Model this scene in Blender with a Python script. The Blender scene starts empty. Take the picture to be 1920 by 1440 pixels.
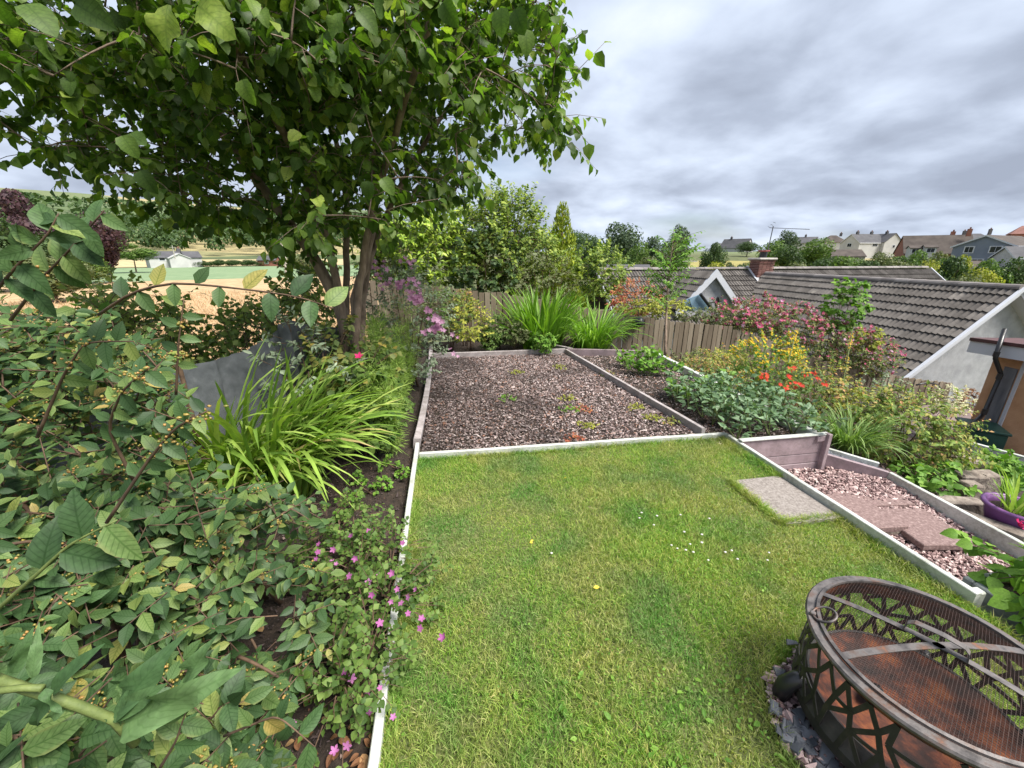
import bpy, math, random
import numpy as np
from mathutils import Matrix, Vector
random.seed(7); rng = np.random.default_rng(7)
S = bpy.context.scene; COL = S.collection
R = math.radians
# ------------------------------------------------------------------ camera
F, PITCH, YAW, EYE = 747.0, R(17.95), R(-9.3), 1.62
cam = bpy.data.cameras.new('camera'); cam.sensor_width = 36; cam.lens = F/1920*36
cam.clip_start = 0.02; cam.clip_end = 6000
co = bpy.data.objects.new('camera', cam); COL.objects.link(co)
co.location = (0, 0, EYE); co.rotation_euler = (R(90)-PITCH, 0, YAW); S.camera = co
# ------------------------------------------------------------------ world: cloudy sky
SUN_EL, SUN_AZ = R(56), R(128)          # azimuth clockwise from +Y (garden axis)
W = bpy.data.worlds.new('World'); S.world = W; W.use_nodes = True
nt = W.node_tree; nt.nodes.clear()
def N(t, ty, **kw):
    n = t.nodes.new(ty)
    for k, v in kw.items():
        if k in ('operation', 'blend_type', 'data_type', 'sky_type', 'interpolation_type', 'feature', 'distance', 'noise_dimensions', 'attribute_name', 'use_clamp', 'mode', 'vector_type'):
            setattr(n, k, v)
        else: n.inputs[k.replace('_', ' ')].default_value = v
    return n
def lk(t, a, b): t.links.new(a, b)
def mth(t, op, a, b=None, c=None):
    n = t.nodes.new('ShaderNodeMath'); n.operation = op
    for i, v in enumerate((a, b, c)):
        if v is None: continue
        if isinstance(v, (int, float)): n.inputs[i].default_value = v
        else: t.links.new(v, n.inputs[i])
    return n.outputs[0]
def ramp(t, fac, stops, interp='LINEAR'):
    n = t.nodes.new('ShaderNodeValToRGB'); cr = n.color_ramp; cr.interpolation = interp
    while len(cr.elements) < len(stops): cr.elements.new(0.5)
    for e, (p, c) in zip(cr.elements, stops):
        e.position = p; e.color = (c[0], c[1], c[2], 1) if not isinstance(c, (int, float)) else (c, c, c, 1)
    if fac is not None: t.links.new(fac, n.inputs[0])
    return n.outputs[0]
def mixc(t, fac, a, b, bt='MIX'):
    n = t.nodes.new('ShaderNodeMix'); n.data_type = 'RGBA'; n.blend_type = bt
    for sock, v in ((n.inputs[0], fac), (n.inputs[6], a), (n.inputs[7], b)):
        if isinstance(v, (int, float)): sock.default_value = v
        elif isinstance(v, tuple): sock.default_value = (v[0], v[1], v[2], 1)
        else: t.links.new(v, sock)
    return n.outputs[2]
tc = nt.nodes.new('ShaderNodeTexCoord'); sep = nt.nodes.new('ShaderNodeSeparateXYZ'); lk(nt, tc.outputs['Generated'], sep.inputs[0])
zz = mth(nt, 'ADD', mth(nt, 'MAXIMUM', sep.outputs[2], 0.0), 0.26)
cx = mth(nt, 'DIVIDE', sep.outputs[0], zz); cy = mth(nt, 'DIVIDE', sep.outputs[1], zz)
cv = nt.nodes.new('ShaderNodeCombineXYZ'); lk(nt, cx, cv.inputs[0]); lk(nt, cy, cv.inputs[1])
n1 = N(nt, 'ShaderNodeTexNoise', Scale=2.5, Detail=7.0, Roughness=0.5, Distortion=0.15); lk(nt, cv.outputs[0], n1.inputs['Vector'])
mp = nt.nodes.new('ShaderNodeMapping'); mp.inputs[1].default_value = (3.1, 7.7, 0); lk(nt, cv.outputs[0], mp.inputs[0])
n2 = N(nt, 'ShaderNodeTexNoise', Scale=0.6, Detail=3.0, Roughness=0.5); lk(nt, mp.outputs[0], n2.inputs['Vector'])
f = mth(nt, 'ADD', mth(nt, 'MULTIPLY', n1.outputs[0], 0.6), mth(nt, 'MULTIPLY', n2.outputs[0], 0.4))
cloud = ramp(nt, f, [(0.36, (0.29, 0.33, 0.415)), (0.44, (0.36, 0.41, 0.51)), (0.51, (0.455, 0.515, 0.63)), (0.585, (0.555, 0.625, 0.75)), (0.68, (0.68, 0.735, 0.83))])
sky = nt.nodes.new('ShaderNodeTexSky'); sky.sky_type = 'NISHITA'; sky.sun_disc = False
sky.sun_elevation = SUN_EL; sky.sun_rotation = SUN_AZ; sky.air_density = 1.0; sky.dust_density = 1.0; sky.ozone_density = 1.5
skyc = mixc(nt, 1.0, sky.outputs[0], (0.10, 0.10, 0.10), 'MULTIPLY')
n3 = N(nt, 'ShaderNodeTexNoise', Scale=0.5, Detail=4.0, Roughness=0.55)
mp3 = nt.nodes.new('ShaderNodeMapping'); mp3.inputs[1].default_value = (11.3, 2.2, 0); lk(nt, cv.outputs[0], mp3.inputs[0]); lk(nt, mp3.outputs[0], n3.inputs['Vector'])
gap = ramp(nt, n3.outputs[0], [(0.56, 0.0), (0.70, 0.65)])
col = mixc(nt, gap, cloud, skyc)
bg = nt.nodes.new('ShaderNodeBackground'); lk(nt, col, bg.inputs[0]); bg.inputs[1].default_value = 0.25
wo = nt.nodes.new('ShaderNodeOutputWorld'); lk(nt, bg.outputs[0], wo.inputs[0])
# ------------------------------------------------------------------ sun (veiled, soft)
sl = bpy.data.lights.new('sun', 'SUN'); sl.energy = 1.5; sl.angle = R(28); sl.color = (1.0, 0.955, 0.88)
so = bpy.data.objects.new('sun', sl); COL.objects.link(so)
sd = Vector((math.sin(SUN_AZ)*math.cos(SUN_EL), math.cos(SUN_AZ)*math.cos(SUN_EL), math.sin(SUN_EL)))
so.rotation_euler = sd.to_track_quat('Z', 'Y').to_euler(); so.location = (0, 0, 30)
# ------------------------------------------------------------------ exposure, render
S.view_settings.view_transform = 'Standard'; S.view_settings.look = 'None'; S.view_settings.gamma = 1
S.view_settings.exposure = 2.5; S.view_settings.use_curve_mapping = False
S.cycles.use_denoising = True
S.cycles.max_bounces = 8; S.cycles.diffuse_bounces = 4; S.cycles.glossy_bounces = 3; S.cycles.transmission_bounces = 5; S.cycles.transparent_max_bounces = 8
# ------------------------------------------------------------------ placing helpers (the photo's rays, in world units)
CY, SY = math.cos(YAW), math.sin(YAW)
def ray(px, py):
    x = (px-960)/F; y = (720-py)/F
    f = math.cos(PITCH)+math.sin(PITCH)*y; u = -math.sin(PITCH)+math.cos(PITCH)*y
    return np.array([x*CY-f*SY, x*SY+f*CY, u])
def at(px, py, z=0.0):
    d = ray(px, py); t = (z-EYE)/d[2]; return np.array([0, 0, EYE])+t*d
def atY(px, py, Y):
    d = ray(px, py); return np.array([0, 0, EYE])+(Y/d[1])*d
def atD(px, py, D):
    d = ray(px, py); return np.array([0, 0, EYE])+(D/math.hypot(d[0], d[1]))*d
def P(px, py, zc):
    return np.array([0, 0, EYE])+zc*ray(px, py)
def project(p):
    p = np.atleast_2d(np.asarray(p, float))-np.array([0, 0, EYE])
    x = p[:, 0]*CY+p[:, 1]*SY; f = -p[:, 0]*SY+p[:, 1]*CY; u = p[:, 2]
    zc = math.cos(PITCH)*f-math.sin(PITCH)*u; yc = math.sin(PITCH)*f+math.cos(PITCH)*u
    zs = np.where(zc > 0.05, zc, 0.05)
    return 960+F*x/zs, 720-F*yc/zs, zc
def sstep(a, b, x):
    t = np.clip((np.asarray(x, float)-a)/(b-a), 0, 1); return t*t*(3-2*t)
# ------------------------------------------------------------------ object helpers
def tag(o, label=None, cat=None, group=None, kind=None):
    if label: o['label'] = label
    if cat: o['category'] = cat
    if group: o['group'] = group
    if kind: o['kind'] = kind
    return o
def link(o, parent=None):
    COL.objects.link(o)
    if parent is not None:
        o.parent = parent
        w = Vector((0, 0, 0)); p = parent
        if 'wl' in p.keys(): w = Vector(p['wl'])
        o.matrix_parent_inverse = Matrix.Translation(-w)
    return o
def thing(name, loc, label, cat, group=None):
    o = bpy.data.objects.new(name, None); o.empty_display_size = 0.1; COL.objects.link(o)
    o.location = loc; o['wl'] = [float(v) for v in loc]
    return tag(o, label, cat, group)
def mesh_np(name, V, Fs, rnd=None, uv=None, smooth=False):
    """V (n,3); Fs: list of (m,k) int arrays; rnd per vertex; uv per vertex"""
    V = np.asarray(V, np.float32); me = bpy.data.meshes.new(name)
    Fs = [np.asarray(f, np.int32) for f in Fs if len(f)]
    loops = np.concatenate([f.ravel() for f in Fs]); tot = np.concatenate([np.full(len(f), f.shape[1], np.int32) for f in Fs])
    start = np.concatenate([[0], np.cumsum(tot)[:-1]]).astype(np.int32)
    me.vertices.add(len(V)); me.vertices.foreach_set('co', V.ravel())
    me.loops.add(len(loops)); me.loops.foreach_set('vertex_index', loops)
    me.polygons.add(len(tot)); me.polygons.foreach_set('loop_start', start)
    me.polygons.foreach_set('use_smooth', np.full(len(tot), smooth, bool))
    me.update(calc_edges=True)
    if rnd is not None:
        a = me.attributes.new('rnd', 'FLOAT', 'POINT'); a.data.foreach_set('value', np.asarray(rnd, np.float32))
    if uv is not None:
        u = me.uv_layers.new(name='UVMap'); u.data.foreach_set('uv', np.asarray(uv, np.float32)[loops].ravel())
    return me
class MB:
    def __init__(s): s.V = []; s.F = {}; s.r = []; s.uv = []; s.n = 0
    def add(s, V, Fs, rnd=0.0, uv=None):
        V = np.asarray(V, float); 
        for f in Fs:
            f = np.asarray(f)
            if len(f): s.F.setdefault(f.shape[1], []).append(f+s.n)
        s.V.append(V); s.r.append(np.broadcast_to(np.asarray(rnd, float), (len(V),))); s.uv.append(np.zeros((len(V), 2)) if uv is None else uv); s.n += len(V)
        return s
    def mesh(s, name, smooth=False):
        return mesh_np(name, np.concatenate(s.V), [np.concatenate(v) for v in s.F.values()], np.concatenate(s.r), np.concatenate(s.uv), smooth)
    def build(s, name, mat, parent=None, smooth=False, kind=None):
        me = s.mesh(name, smooth); me.materials.append(mat)
        o = link(bpy.data.objects.new(name, me), parent)
        if kind: o['kind'] = kind
        return o
    def box(s, c, size, rot=None, rnd=0.0, bev=0.0):
        V, Fs = boxgeo(size, bev)
        if rot is not None: V = V @ np.asarray(rot).T
        return s.add(V+np.asarray(c), Fs, rnd)
    def tube(s, pts, rad, n=6, rnd=0.0, cap=True):
        V, Fs, uv = tubegeo(pts, rad, n, cap); return s.add(V, Fs, rnd, uv)
def boxgeo(size, bev=0.0):
    sx, sy, sz = [v/2 for v in size]
    if bev <= 0:
        V = np.array([[x, y, z] for z in (-sz, sz) for y in (-sy, sy) for x in (-sx, sx)])
        return V, [np.array([[0, 2, 3, 1], [4, 5, 7, 6], [0, 1, 5, 4], [2, 6, 7, 3], [0, 4, 6, 2], [1, 3, 7, 5]])]
    b = bev; V = []; idx = {}
    for ix in (-1, 1):
        for iy in (-1, 1):
            for iz in (-1, 1):
                for ax in range(3):
                    p = [ix*(sx-b), iy*(sy-b), iz*(sz-b)]; h = (sx, sy, sz)
                    p[ax] = (ix, iy, iz)[ax]*h[ax]; idx[(ix, iy, iz, ax)] = len(V); V.append(p)
    q = []; t = []
    for ax in range(3):
        o1, o2 = [a for a in range(3) if a != ax]
        for sg in (-1, 1):
            f = []
            for a, b2 in ((-1, -1), (1, -1), (1, 1), (-1, 1)):
                k = [0, 0, 0]; k[ax] = sg; k[o1] = a; k[o2] = b2; f.append(idx[(*k, ax)])
            q.append(f)
    for a1, a2 in ((0, 1), (0, 2), (1, 2)):
        o = 3-a1-a2
        for s1 in (-1, 1):
            for s2 in (-1, 1):
                k0 = [0, 0, 0]; k0[a1] = s1; k0[a2] = s2; k1 = list(k0); k0[o] = -1; k1[o] = 1
                q.append([idx[(*k0, a1)], idx[(*k1, a1)], idx[(*k1, a2)], idx[(*k0, a2)]])
    for ix in (-1, 1):
        for iy in (-1, 1):
            for iz in (-1, 1): t.append([idx[(ix, iy, iz, a)] for a in range(3)])
    V = np.array(V, float)
    def orient(fs):
        out = []
        for f in fs:
            p = V[f]; nrm = np.cross(p[1]-p[0], p[2]-p[0])
            out.append(f if nrm @ p.mean(0) > 0 else f[::-1])
        return np.array(out)
    return V, [orient(q), orient(t)]
def tubegeo(pts, rad, n=6, cap=True):
    pts = np.asarray(pts, float); m = len(pts); rad = np.broadcast_to(np.asarray(rad, float), (m,))
    tg = np.gradient(pts, axis=0); tg /= np.linalg.norm(tg, axis=1)[:, None]+1e-9
    up = np.array([0.31, 0.17, 0.93]) if abs(tg[0][2]) < 0.9 else np.array([1.0, 0.1, 0])
    V = []; uv = []; a = np.linspace(0, 2*np.pi, n, endpoint=False)
    u = np.cross(up, tg[0]); u /= np.linalg.norm(u)
    for i in range(m):
        u = u-tg[i]*(u @ tg[i]); u /= np.linalg.norm(u)+1e-9; v = np.cross(tg[i], u)
        V.append(pts[i]+rad[i]*(np.cos(a)[:, None]*u+np.sin(a)[:, None]*v)); uv.append(np.c_[a/6.283, np.full(n, i/(m-1.0))])
    V = np.concatenate(V); uv = np.concatenate(uv)
    i, j = np.meshgrid(np.arange(m-1), np.arange(n), indexing='ij'); j2 = (j+1) % n
    q = np.stack([i*n+j, i*n+j2, (i+1)*n+j2, (i+1)*n+j], -1).reshape(-1, 4)
    Fs = [q]
    if cap: Fs.append(np.array([np.arange(n)[::-1], (m-1)*n+np.arange(n)]))
    return V, Fs, uv
def bez(a, b, c, n=8):
    t = np.linspace(0, 1, n)[:, None]; a, b, c = map(np.asarray, (a, b, c)); return (1-t)**2*a+2*t*(1-t)*b+t*t*c
def rotz(a): c, s = math.cos(a), math.sin(a); return np.array([[c, -s, 0], [s, c, 0], [0, 0, 1]])
def roty(a): c, s = math.cos(a), math.sin(a); return np.array([[c, 0, s], [0, 1, 0], [-s, 0, c]])
def rotx(a): c, s = math.cos(a), math.sin(a); return np.array([[1, 0, 0], [0, c, -s], [0, s, c]])
def single(name, geo, mat, label, cat, group=None, smooth=False):
    o = geo.build(name, mat, None, smooth); return tag(o, label, cat, group)
# ------------------------------------------------------------------ materials
MATS = {}
def newmat(name):
    m = bpy.data.materials.new(name); m.use_nodes = True; t = m.node_tree; b = t.nodes['Principled BSDF']; MATS[name] = m
    return m, t, b
def pos(t): return t.nodes.new('ShaderNodeNewGeometry').outputs['Position']
def objc(t): return t.nodes.new('ShaderNodeTexCoord').outputs['Object']
def noise(t, vec, scale, detail=4.0, rough=0.55, dist=0.0):
    n = N(t, 'ShaderNodeTexNoise', Scale=scale, Detail=detail, Roughness=rough, Distortion=dist)
    if vec is not None: lk(t, vec, n.inputs['Vector'])
    return n.outputs[0]
def bump(t, b, h, strength=0.4, dist=0.01):
    n = t.nodes.new('ShaderNodeBump'); n.inputs['Strength'].default_value = strength; n.inputs['Distance'].default_value = dist
    lk(t, h, n.inputs['Height']); lk(t, n.outputs[0], b.inputs['Normal'])
def rndv(t):
    a = t.nodes.new('ShaderNodeAttribute'); a.attribute_name = 'rnd'; o = t.nodes.new('ShaderNodeObjectInfo')
    return mth(t, 'FRACT', mth(t, 'ADD', a.outputs['Fac'], o.outputs['Random']))
def simple(name, stops, scale=6.0, rough=0.7, detail=5.0, bmp=0.3, bdist=0.01, bscale=None, useobj=0.0, metal=0.0, stretch=None, spec=None, rvar=0.35):
    m, t, b = newmat(name); v = pos(t)
    if stretch:
        mpn = t.nodes.new('ShaderNodeMapping'); mpn.inputs[3].default_value = stretch; lk(t, v, mpn.inputs[0]); v = mpn.outputs[0]
    f = noise(t, v, scale, detail)
    if useobj: f = mth(t, 'ADD', mth(t, 'MULTIPLY', f, 1-useobj), mth(t, 'MULTIPLY', rndv(t), useobj))
    lk(t, ramp(t, f, stops), b.inputs['Base Color'])
    b.inputs['Roughness'].default_value = rough; b.inputs['Metallic'].default_value = metal
    if spec is not None: b.inputs['Specular IOR Level'].default_value = spec
    if bmp: bump(t, b, noise(t, v, bscale or scale*4, 6.0, 0.6), bmp, bdist)
    return m
kw_gain = 1.3
def leafmat(name, stops, trans=0.3, rough=0.55, vein=0.0, nveins=7.0, tcol=(1.1, 1.25, 0.5), edge=None, spec=0.25):
    m, t, b = newmat(name); r = rndv(t); gain = kw_gain; stops = [(p, tuple(min(v*gain, 0.8) for v in c)) for p, c in stops]
    c = ramp(t, r, stops)
    nz = noise(t, objc(t), 9.0, 3.0)
    c = mixc(t, 1.0, c, ramp(t, nz, [(0.25, 0.72), (0.75, 1.28)]), 'MULTIPLY')
    if vein or edge:
        uvn = t.nodes.new('ShaderNodeUVMap'); s = t.nodes.new('ShaderNodeSeparateXYZ'); lk(t, uvn.outputs[0], s.inputs[0])
        au = mth(t, 'ABSOLUTE', mth(t, 'SUBTRACT', s.outputs[0], 0.5))
    if vein:
        ph = mth(t, 'FRACT', mth(t, 'MULTIPLY', mth(t, 'SUBTRACT', s.outputs[1], mth(t, 'MULTIPLY', au, 0.55)), nveins))
        side = ramp(t, mth(t, 'ABSOLUTE', mth(t, 'SUBTRACT', ph, 0.5)), [(0.0, 1.0), (0.16, 0.0)])
        mid = ramp(t, au, [(0.015, 1.0), (0.045, 0.0)])
        vv = mth(t, 'MAXIMUM', side, mid)
        c = mixc(t, mth(t, 'MULTIPLY', vv, vein), c, mixc(t, 1.0, c, (0.48, 0.60, 0.42), 'MULTIPLY'))
        bump(t, b, vv, -0.7, 0.003)
    if edge:
        e = ramp(t, au, [(0.34, 0.0), (0.5, 1.0)]); e = mth(t, 'MULTIPLY', e, ramp(t, r, [(0.55, 0.0), (0.62, 0.8)]))
        c = mixc(t, e, c, edge)
    lk(t, c, b.inputs['Base Color']); b.inputs['Roughness'].default_value = rough; b.inputs['Specular IOR Level'].default_value = spec
    tr = t.nodes.new('ShaderNodeBsdfTranslucent'); lk(t, mixc(t, 1.0, c, tcol, 'MULTIPLY'), tr.inputs[0])
    mx = t.nodes.new('ShaderNodeMixShader'); mx.inputs[0].default_value = trans
    out = t.nodes['Material Output']; lk(t, b.outputs[0], mx.inputs[1]); lk(t, tr.outputs[0], mx.inputs[2]); lk(t, mx.outputs[0], out.inputs[0])
    return m
M_soil = simple('soil', [(0.3, (0.018, 0.012, 0.008)), (0.6, (0.045, 0.030, 0.021)), (0.8, (0.085, 0.060, 0.043))], 22, 0.95, bmp=1.0, bdist=0.03, bscale=40)
def worn(name, stops, scale, grime, gcol, rough=0.65):
    m = simple(name, stops, scale, rough, bmp=0.35, bdist=0.004, bscale=80); t = m.node_tree; b = t.nodes['Principled BSDF']; src = b.inputs['Base Color'].links[0].from_socket; v = pos(t)
    f1 = ramp(t, mth(t, 'ADD', mth(t, 'MULTIPLY', noise(t, v, 4.5, 5, 0.65), 0.6), mth(t, 'MULTIPLY', noise(t, v, 45, 5, 0.7), 0.4)), [(0.47, 0.0), (0.62, grime)])
    lk(t, mixc(t, f1, src, gcol), b.inputs['Base Color']); return m
M_white = worn('white_board', [(0.3, (0.42, 0.44, 0.40)), (0.5, (0.55, 0.56, 0.53)), (0.8, (0.64, 0.64, 0.62))], 9, 0.6, (0.17, 0.18, 0.125), 0.6)
M_mauve = worn('mauve_board', [(0.3, (0.25, 0.185, 0.20)), (0.7, (0.36, 0.275, 0.295))], 7, 0.4, (0.10, 0.085, 0.075))
M_pinkgrey = worn('weathered_board', [(0.25, (0.26, 0.225, 0.22)), (0.7, (0.44, 0.395, 0.395))], 12, 0.6, (0.14, 0.12, 0.10), 0.75)
M_slab = simple('concrete_slab', [(0.3, (0.13, 0.11, 0.095)), (0.5, (0.23, 0.20, 0.18)), (0.75, (0.33, 0.30, 0.275))], 70, 0.9, 7, bmp=0.5, bdist=0.004, bscale=160)
M_redslab = simple('red_paver', [(0.3, (0.12, 0.075, 0.070)), (0.55, (0.21, 0.14, 0.13)), (0.8, (0.38, 0.29, 0.27))], 60, 0.9, 8, bmp=0.5, bdist=0.004, bscale=150)
M_fence = simple('fence_wood', [(0.2, (0.10, 0.075, 0.050)), (0.5, (0.19, 0.15, 0.105)), (0.8, (0.28, 0.235, 0.175))], 3.0, 0.85, useobj=0.45, bmp=0.5, bdist=0.004, stretch=(9, 9, 0.8), bscale=12)
M_stone = simple('stone_block', [(0.3, (0.11, 0.085, 0.070)), (0.5, (0.22, 0.18, 0.15)), (0.75, (0.36, 0.31, 0.26))], 14, 0.9, 7, bmp=0.8, bdist=0.02, bscale=30)
M_render = simple('grey_render', [(0.3, (0.31, 0.315, 0.33)), (0.7, (0.44, 0.445, 0.46))], 4, 0.95, bmp=0.9, bdist=0.015, bscale=70)
M_upvc = simple('white_plastic', [(0.2, (0.50, 0.52, 0.57)), (0.8, (0.60, 0.61, 0.65))], 2, 0.35, bmp=0)
M_black = simple('black_plastic', [(0.2, (0.012, 0.012, 0.014)), (0.8, (0.025, 0.024, 0.026))], 5, 0.35, bmp=0)
M_ridge = simple('ridge_tile', [(0.3, (0.13, 0.115, 0.11)), (0.7, (0.27, 0.245, 0.235))], 3, 0.9, useobj=0.3, bmp=0.5, bdist=0.01)
M_tile = simple('roof_tile', [(0.15, (0.042, 0.036, 0.032)), (0.45, (0.092, 0.081, 0.073)), (0.7, (0.145, 0.13, 0.118)), (0.9, (0.25, 0.225, 0.195))], 5.5, 0.9, 7, useobj=0.34, bmp=0.5, bdist=0.008, bscale=35)
# ================================================================== terrain
def near_z(x, y):
    x = np.asarray(x, float); y = np.asarray(y, float)
    z = np.where((x > -0.31) & (x < 2.55) & (y < 3.12), -0.22, -0.06)+0*y
    z = z-0.20*np.maximum(0, -2.1-x)
    right = -0.45-0.27*np.maximum(0, x-3.9)
    right = np.maximum(right, -2.6)
    z = np.where(x > 2.57, np.where((x < 3.46) & (y > 2.9) & (y < 6.5), -0.05, np.where(y > 6.5, np.minimum(-0.06-0.45*(x-2.5), right+0.05)*0+np.maximum(-0.06-0.35*(x-2.57), right), right)), z)
    z = np.where(y > 8.1, z-0.25*(y-8.1), z)
    return z
def far_z(x, y):
    x = np.asarray(x, float); y = np.asarray(y, float)
    D = np.hypot(x, y); az = np.degrees(np.arctan2(x, y))
    zl = np.interp(D, [0, 12, 160, 250, 400, 700, 1000, 1800], [-1.5, -2.2, -2.0, 4, 24, 62, 92, 120])
    za = np.interp(D, [0, 12, 30, 55, 80, 110, 150, 200, 300, 1800], [-2.0, -2.6, -3.4, -3.6, -2.6, -0.8, 1.3, 2.6, 4.0, 9])
    zb_ = np.interp(D, [0, 12, 30, 55, 80, 110, 170, 220, 300, 1800], [-2.0, -2.6, -3.4, -3.8, -3.2, -2.2, -1.0, 0.3, 2.5, 9])
    k = sstep(38, 46, az); zr = za*(1-k)+zb_*k
    w = sstep(-9, 3, az)*sstep(150, 110, np.abs(az))
    bump_ = 6*np.sin(x*0.011+1)*np.cos(y*0.009)*sstep(250, 600, D)
    return zl*(1-w)+zr*w+bump_*(1-w)
def gz(x, y):
    D = np.hypot(x, y); k = sstep(10, 17, D); return near_z(x, y)*(1-k)+far_z(x, y)*k
GX0, GX1, GY0, GY1 = -4.2, 14.5, -2.5, 8.9
def terrain_z(x, y):
    ins = (x > GX0+0.3) & (x < GX1-0.3) & (y > GY0+0.3) & (y < GY1-0.3)
    return gz(x, y)-0.05-0.8*ins
rr = np.concatenate([[0.01], np.geomspace(1.0, 1800, 110)]); aa = np.linspace(-np.pi, np.pi, 201)
rg, ag = np.meshgrid(rr, aa, indexing='ij'); xg, yg = rg*np.sin(ag), rg*np.cos(ag)
def gridfaces(n, m):
    i, j = np.meshgrid(np.arange(n-1), np.arange(m-1), indexing='ij')
    return np.stack([i*m+j, i*m+j+1, (i+1)*m+j+1, (i+1)*m+j], -1).reshape(-1, 4)
m, t, b = newmat('countryside'); v = pos(t)
vo = N(t, 'ShaderNodeTexVoronoi', Scale=0.0075); lk(t, v, vo.inputs['Vector'])
cell = t.nodes.new('ShaderNodeSeparateColor'); lk(t, vo.outputs['Color'], cell.inputs[0])
fieldc = ramp(t, cell.outputs[0], [(0.0, (0.075, 0.10, 0.04)), (0.3, (0.12, 0.15, 0.06)), (0.5, (0.21, 0.20, 0.09)), (0.65, (0.085, 0.12, 0.045)), (0.85, (0.30, 0.25, 0.12))], 'CONSTANT')
c = mixc(t, 1.0, fieldc, ramp(t, noise(t, v, 0.15, 6), [(0.3, 0.75), (0.7, 1.25)]), 'MULTIPLY')
lk(t, c, b.inputs['Base Color']); b.inputs['Roughness'].default_value = 0.95
bump(t, b, noise(t, v, 0.8, 6), 0.6, 0.3)
# the far fields' colours start beyond the houses; near land is rough grass
dn = t.nodes.new('ShaderNodeVectorMath'); dn.operation = 'LENGTH'; lk(t, v, dn.inputs[0])
nearc = ramp(t, noise(t, v, 0.9, 6), [(0.3, (0.05, 0.065, 0.02)), (0.7, (0.12, 0.13, 0.045))])
lk(t, mixc(t, ramp(t, mth(t, 'DIVIDE', dn.outputs['Value'], 400), [(0.40, 0.0), (0.5, 1.0)]), nearc, c), b.inputs['Base Color'])
mb = MB(); mb.add(np.c_[xg.ravel(), yg.ravel(), terrain_z(xg, yg).ravel()], [gridfaces(*rg.shape)[:, ::-1]])
terrain = tag(mb.build('terrain', m, smooth=True), kind='structure')
# garden earth
xs = np.concatenate([np.linspace(GX0, 4.6, 120), np.linspace(4.7, GX1, 45)]); ys = np.linspace(GY0, GY1, 120)
X, Y = np.meshgrid(xs, ys, indexing='ij'); Z = gz(X, Y)+rng.normal(0, 0.008, X.shape)
Z = np.where((X > 2.5) & (X < 4.05) & (Y < 2.95), -0.56, Z)
edge = (X <= GX0+0.01) | (X >= GX1-0.01) | (Y <= GY0+0.01) | (Y >= GY1-0.01); Z = np.where(edge, Z-1.0, Z)
mb = MB(); mb.add(np.c_[X.ravel(), Y.ravel(), Z.ravel()], [gridfaces(*X.shape)[:, ::-1]])
soil = tag(mb.build('garden_ground', M_soil, smooth=True), kind='structure')
def polar_sheet(name, mat, az0, az1, d0, d1, dz, n=60, m=60):
    d = np.geomspace(d0, d1, n); a = np.radians(np.linspace(az0, az1, m)); D, A = np.meshgrid(d, a, indexing='ij')
    x, y = D*np.sin(A), D*np.cos(A); g = MB(); g.add(np.c_[x.ravel(), y.ravel(), (gz(x, y)+dz).ravel()], [gridfaces(n, m)[:, ::-1]])
    return tag(g.build(name, mat, smooth=True), kind='structure')
M_wheat = simple('wheat', [(0.3, (0.30, 0.195, 0.10)), (0.5, (0.44, 0.30, 0.16)), (0.75, (0.56, 0.40, 0.23))], 1.1, 0.9, 8, bmp=0.8, bdist=0.12, bscale=5)
m, t, b = newmat('crop_green'); v = pos(t)
w = N(t, 'ShaderNodeTexWave', Scale=0.22, Distortion=1.2, Detail=2.0); lk(t, v, w.inputs['Vector'])
f = mth(t, 'ADD', mth(t, 'MULTIPLY', w.outputs['Fac'], 0.45), mth(t, 'MULTIPLY', noise(t, v, 0.4, 6), 0.55))
lk(t, ramp(t, f, [(0.25, (0.10, 0.17, 0.075)), (0.55, (0.17, 0.245, 0.12)), (0.8, (0.25, 0.31, 0.17))]), b.inputs['Base Color']); b.inputs['Roughness'].default_value = 0.9
M_crop = m
wheat = polar_sheet('wheat_field', M_wheat, -62, -9, 15, 72, 0.45)
polar_sheet('crop_field', M_crop, -60, -9, 74, 150, 0.35)
M_stubble = simple('stubble', [(0.3, (0.33, 0.26, 0.13)), (0.7, (0.47, 0.38, 0.21))], 0.4, 0.95, bmp=0)
polar_sheet('stubble_field', M_stubble, -36, -12, 154, 185, 0.4, 20, 30)
M_meadow = simple('meadow', [(0.3, (0.19, 0.17, 0.05)), (0.55, (0.29, 0.25, 0.075)), (0.8, (0.36, 0.31, 0.11))], 0.7, 0.95, bmp=0.5, bdist=0.1, bscale=3)
polar_sheet('meadow', M_meadow, 26, 48, 60, 125, 0.15, 20, 20)
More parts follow.
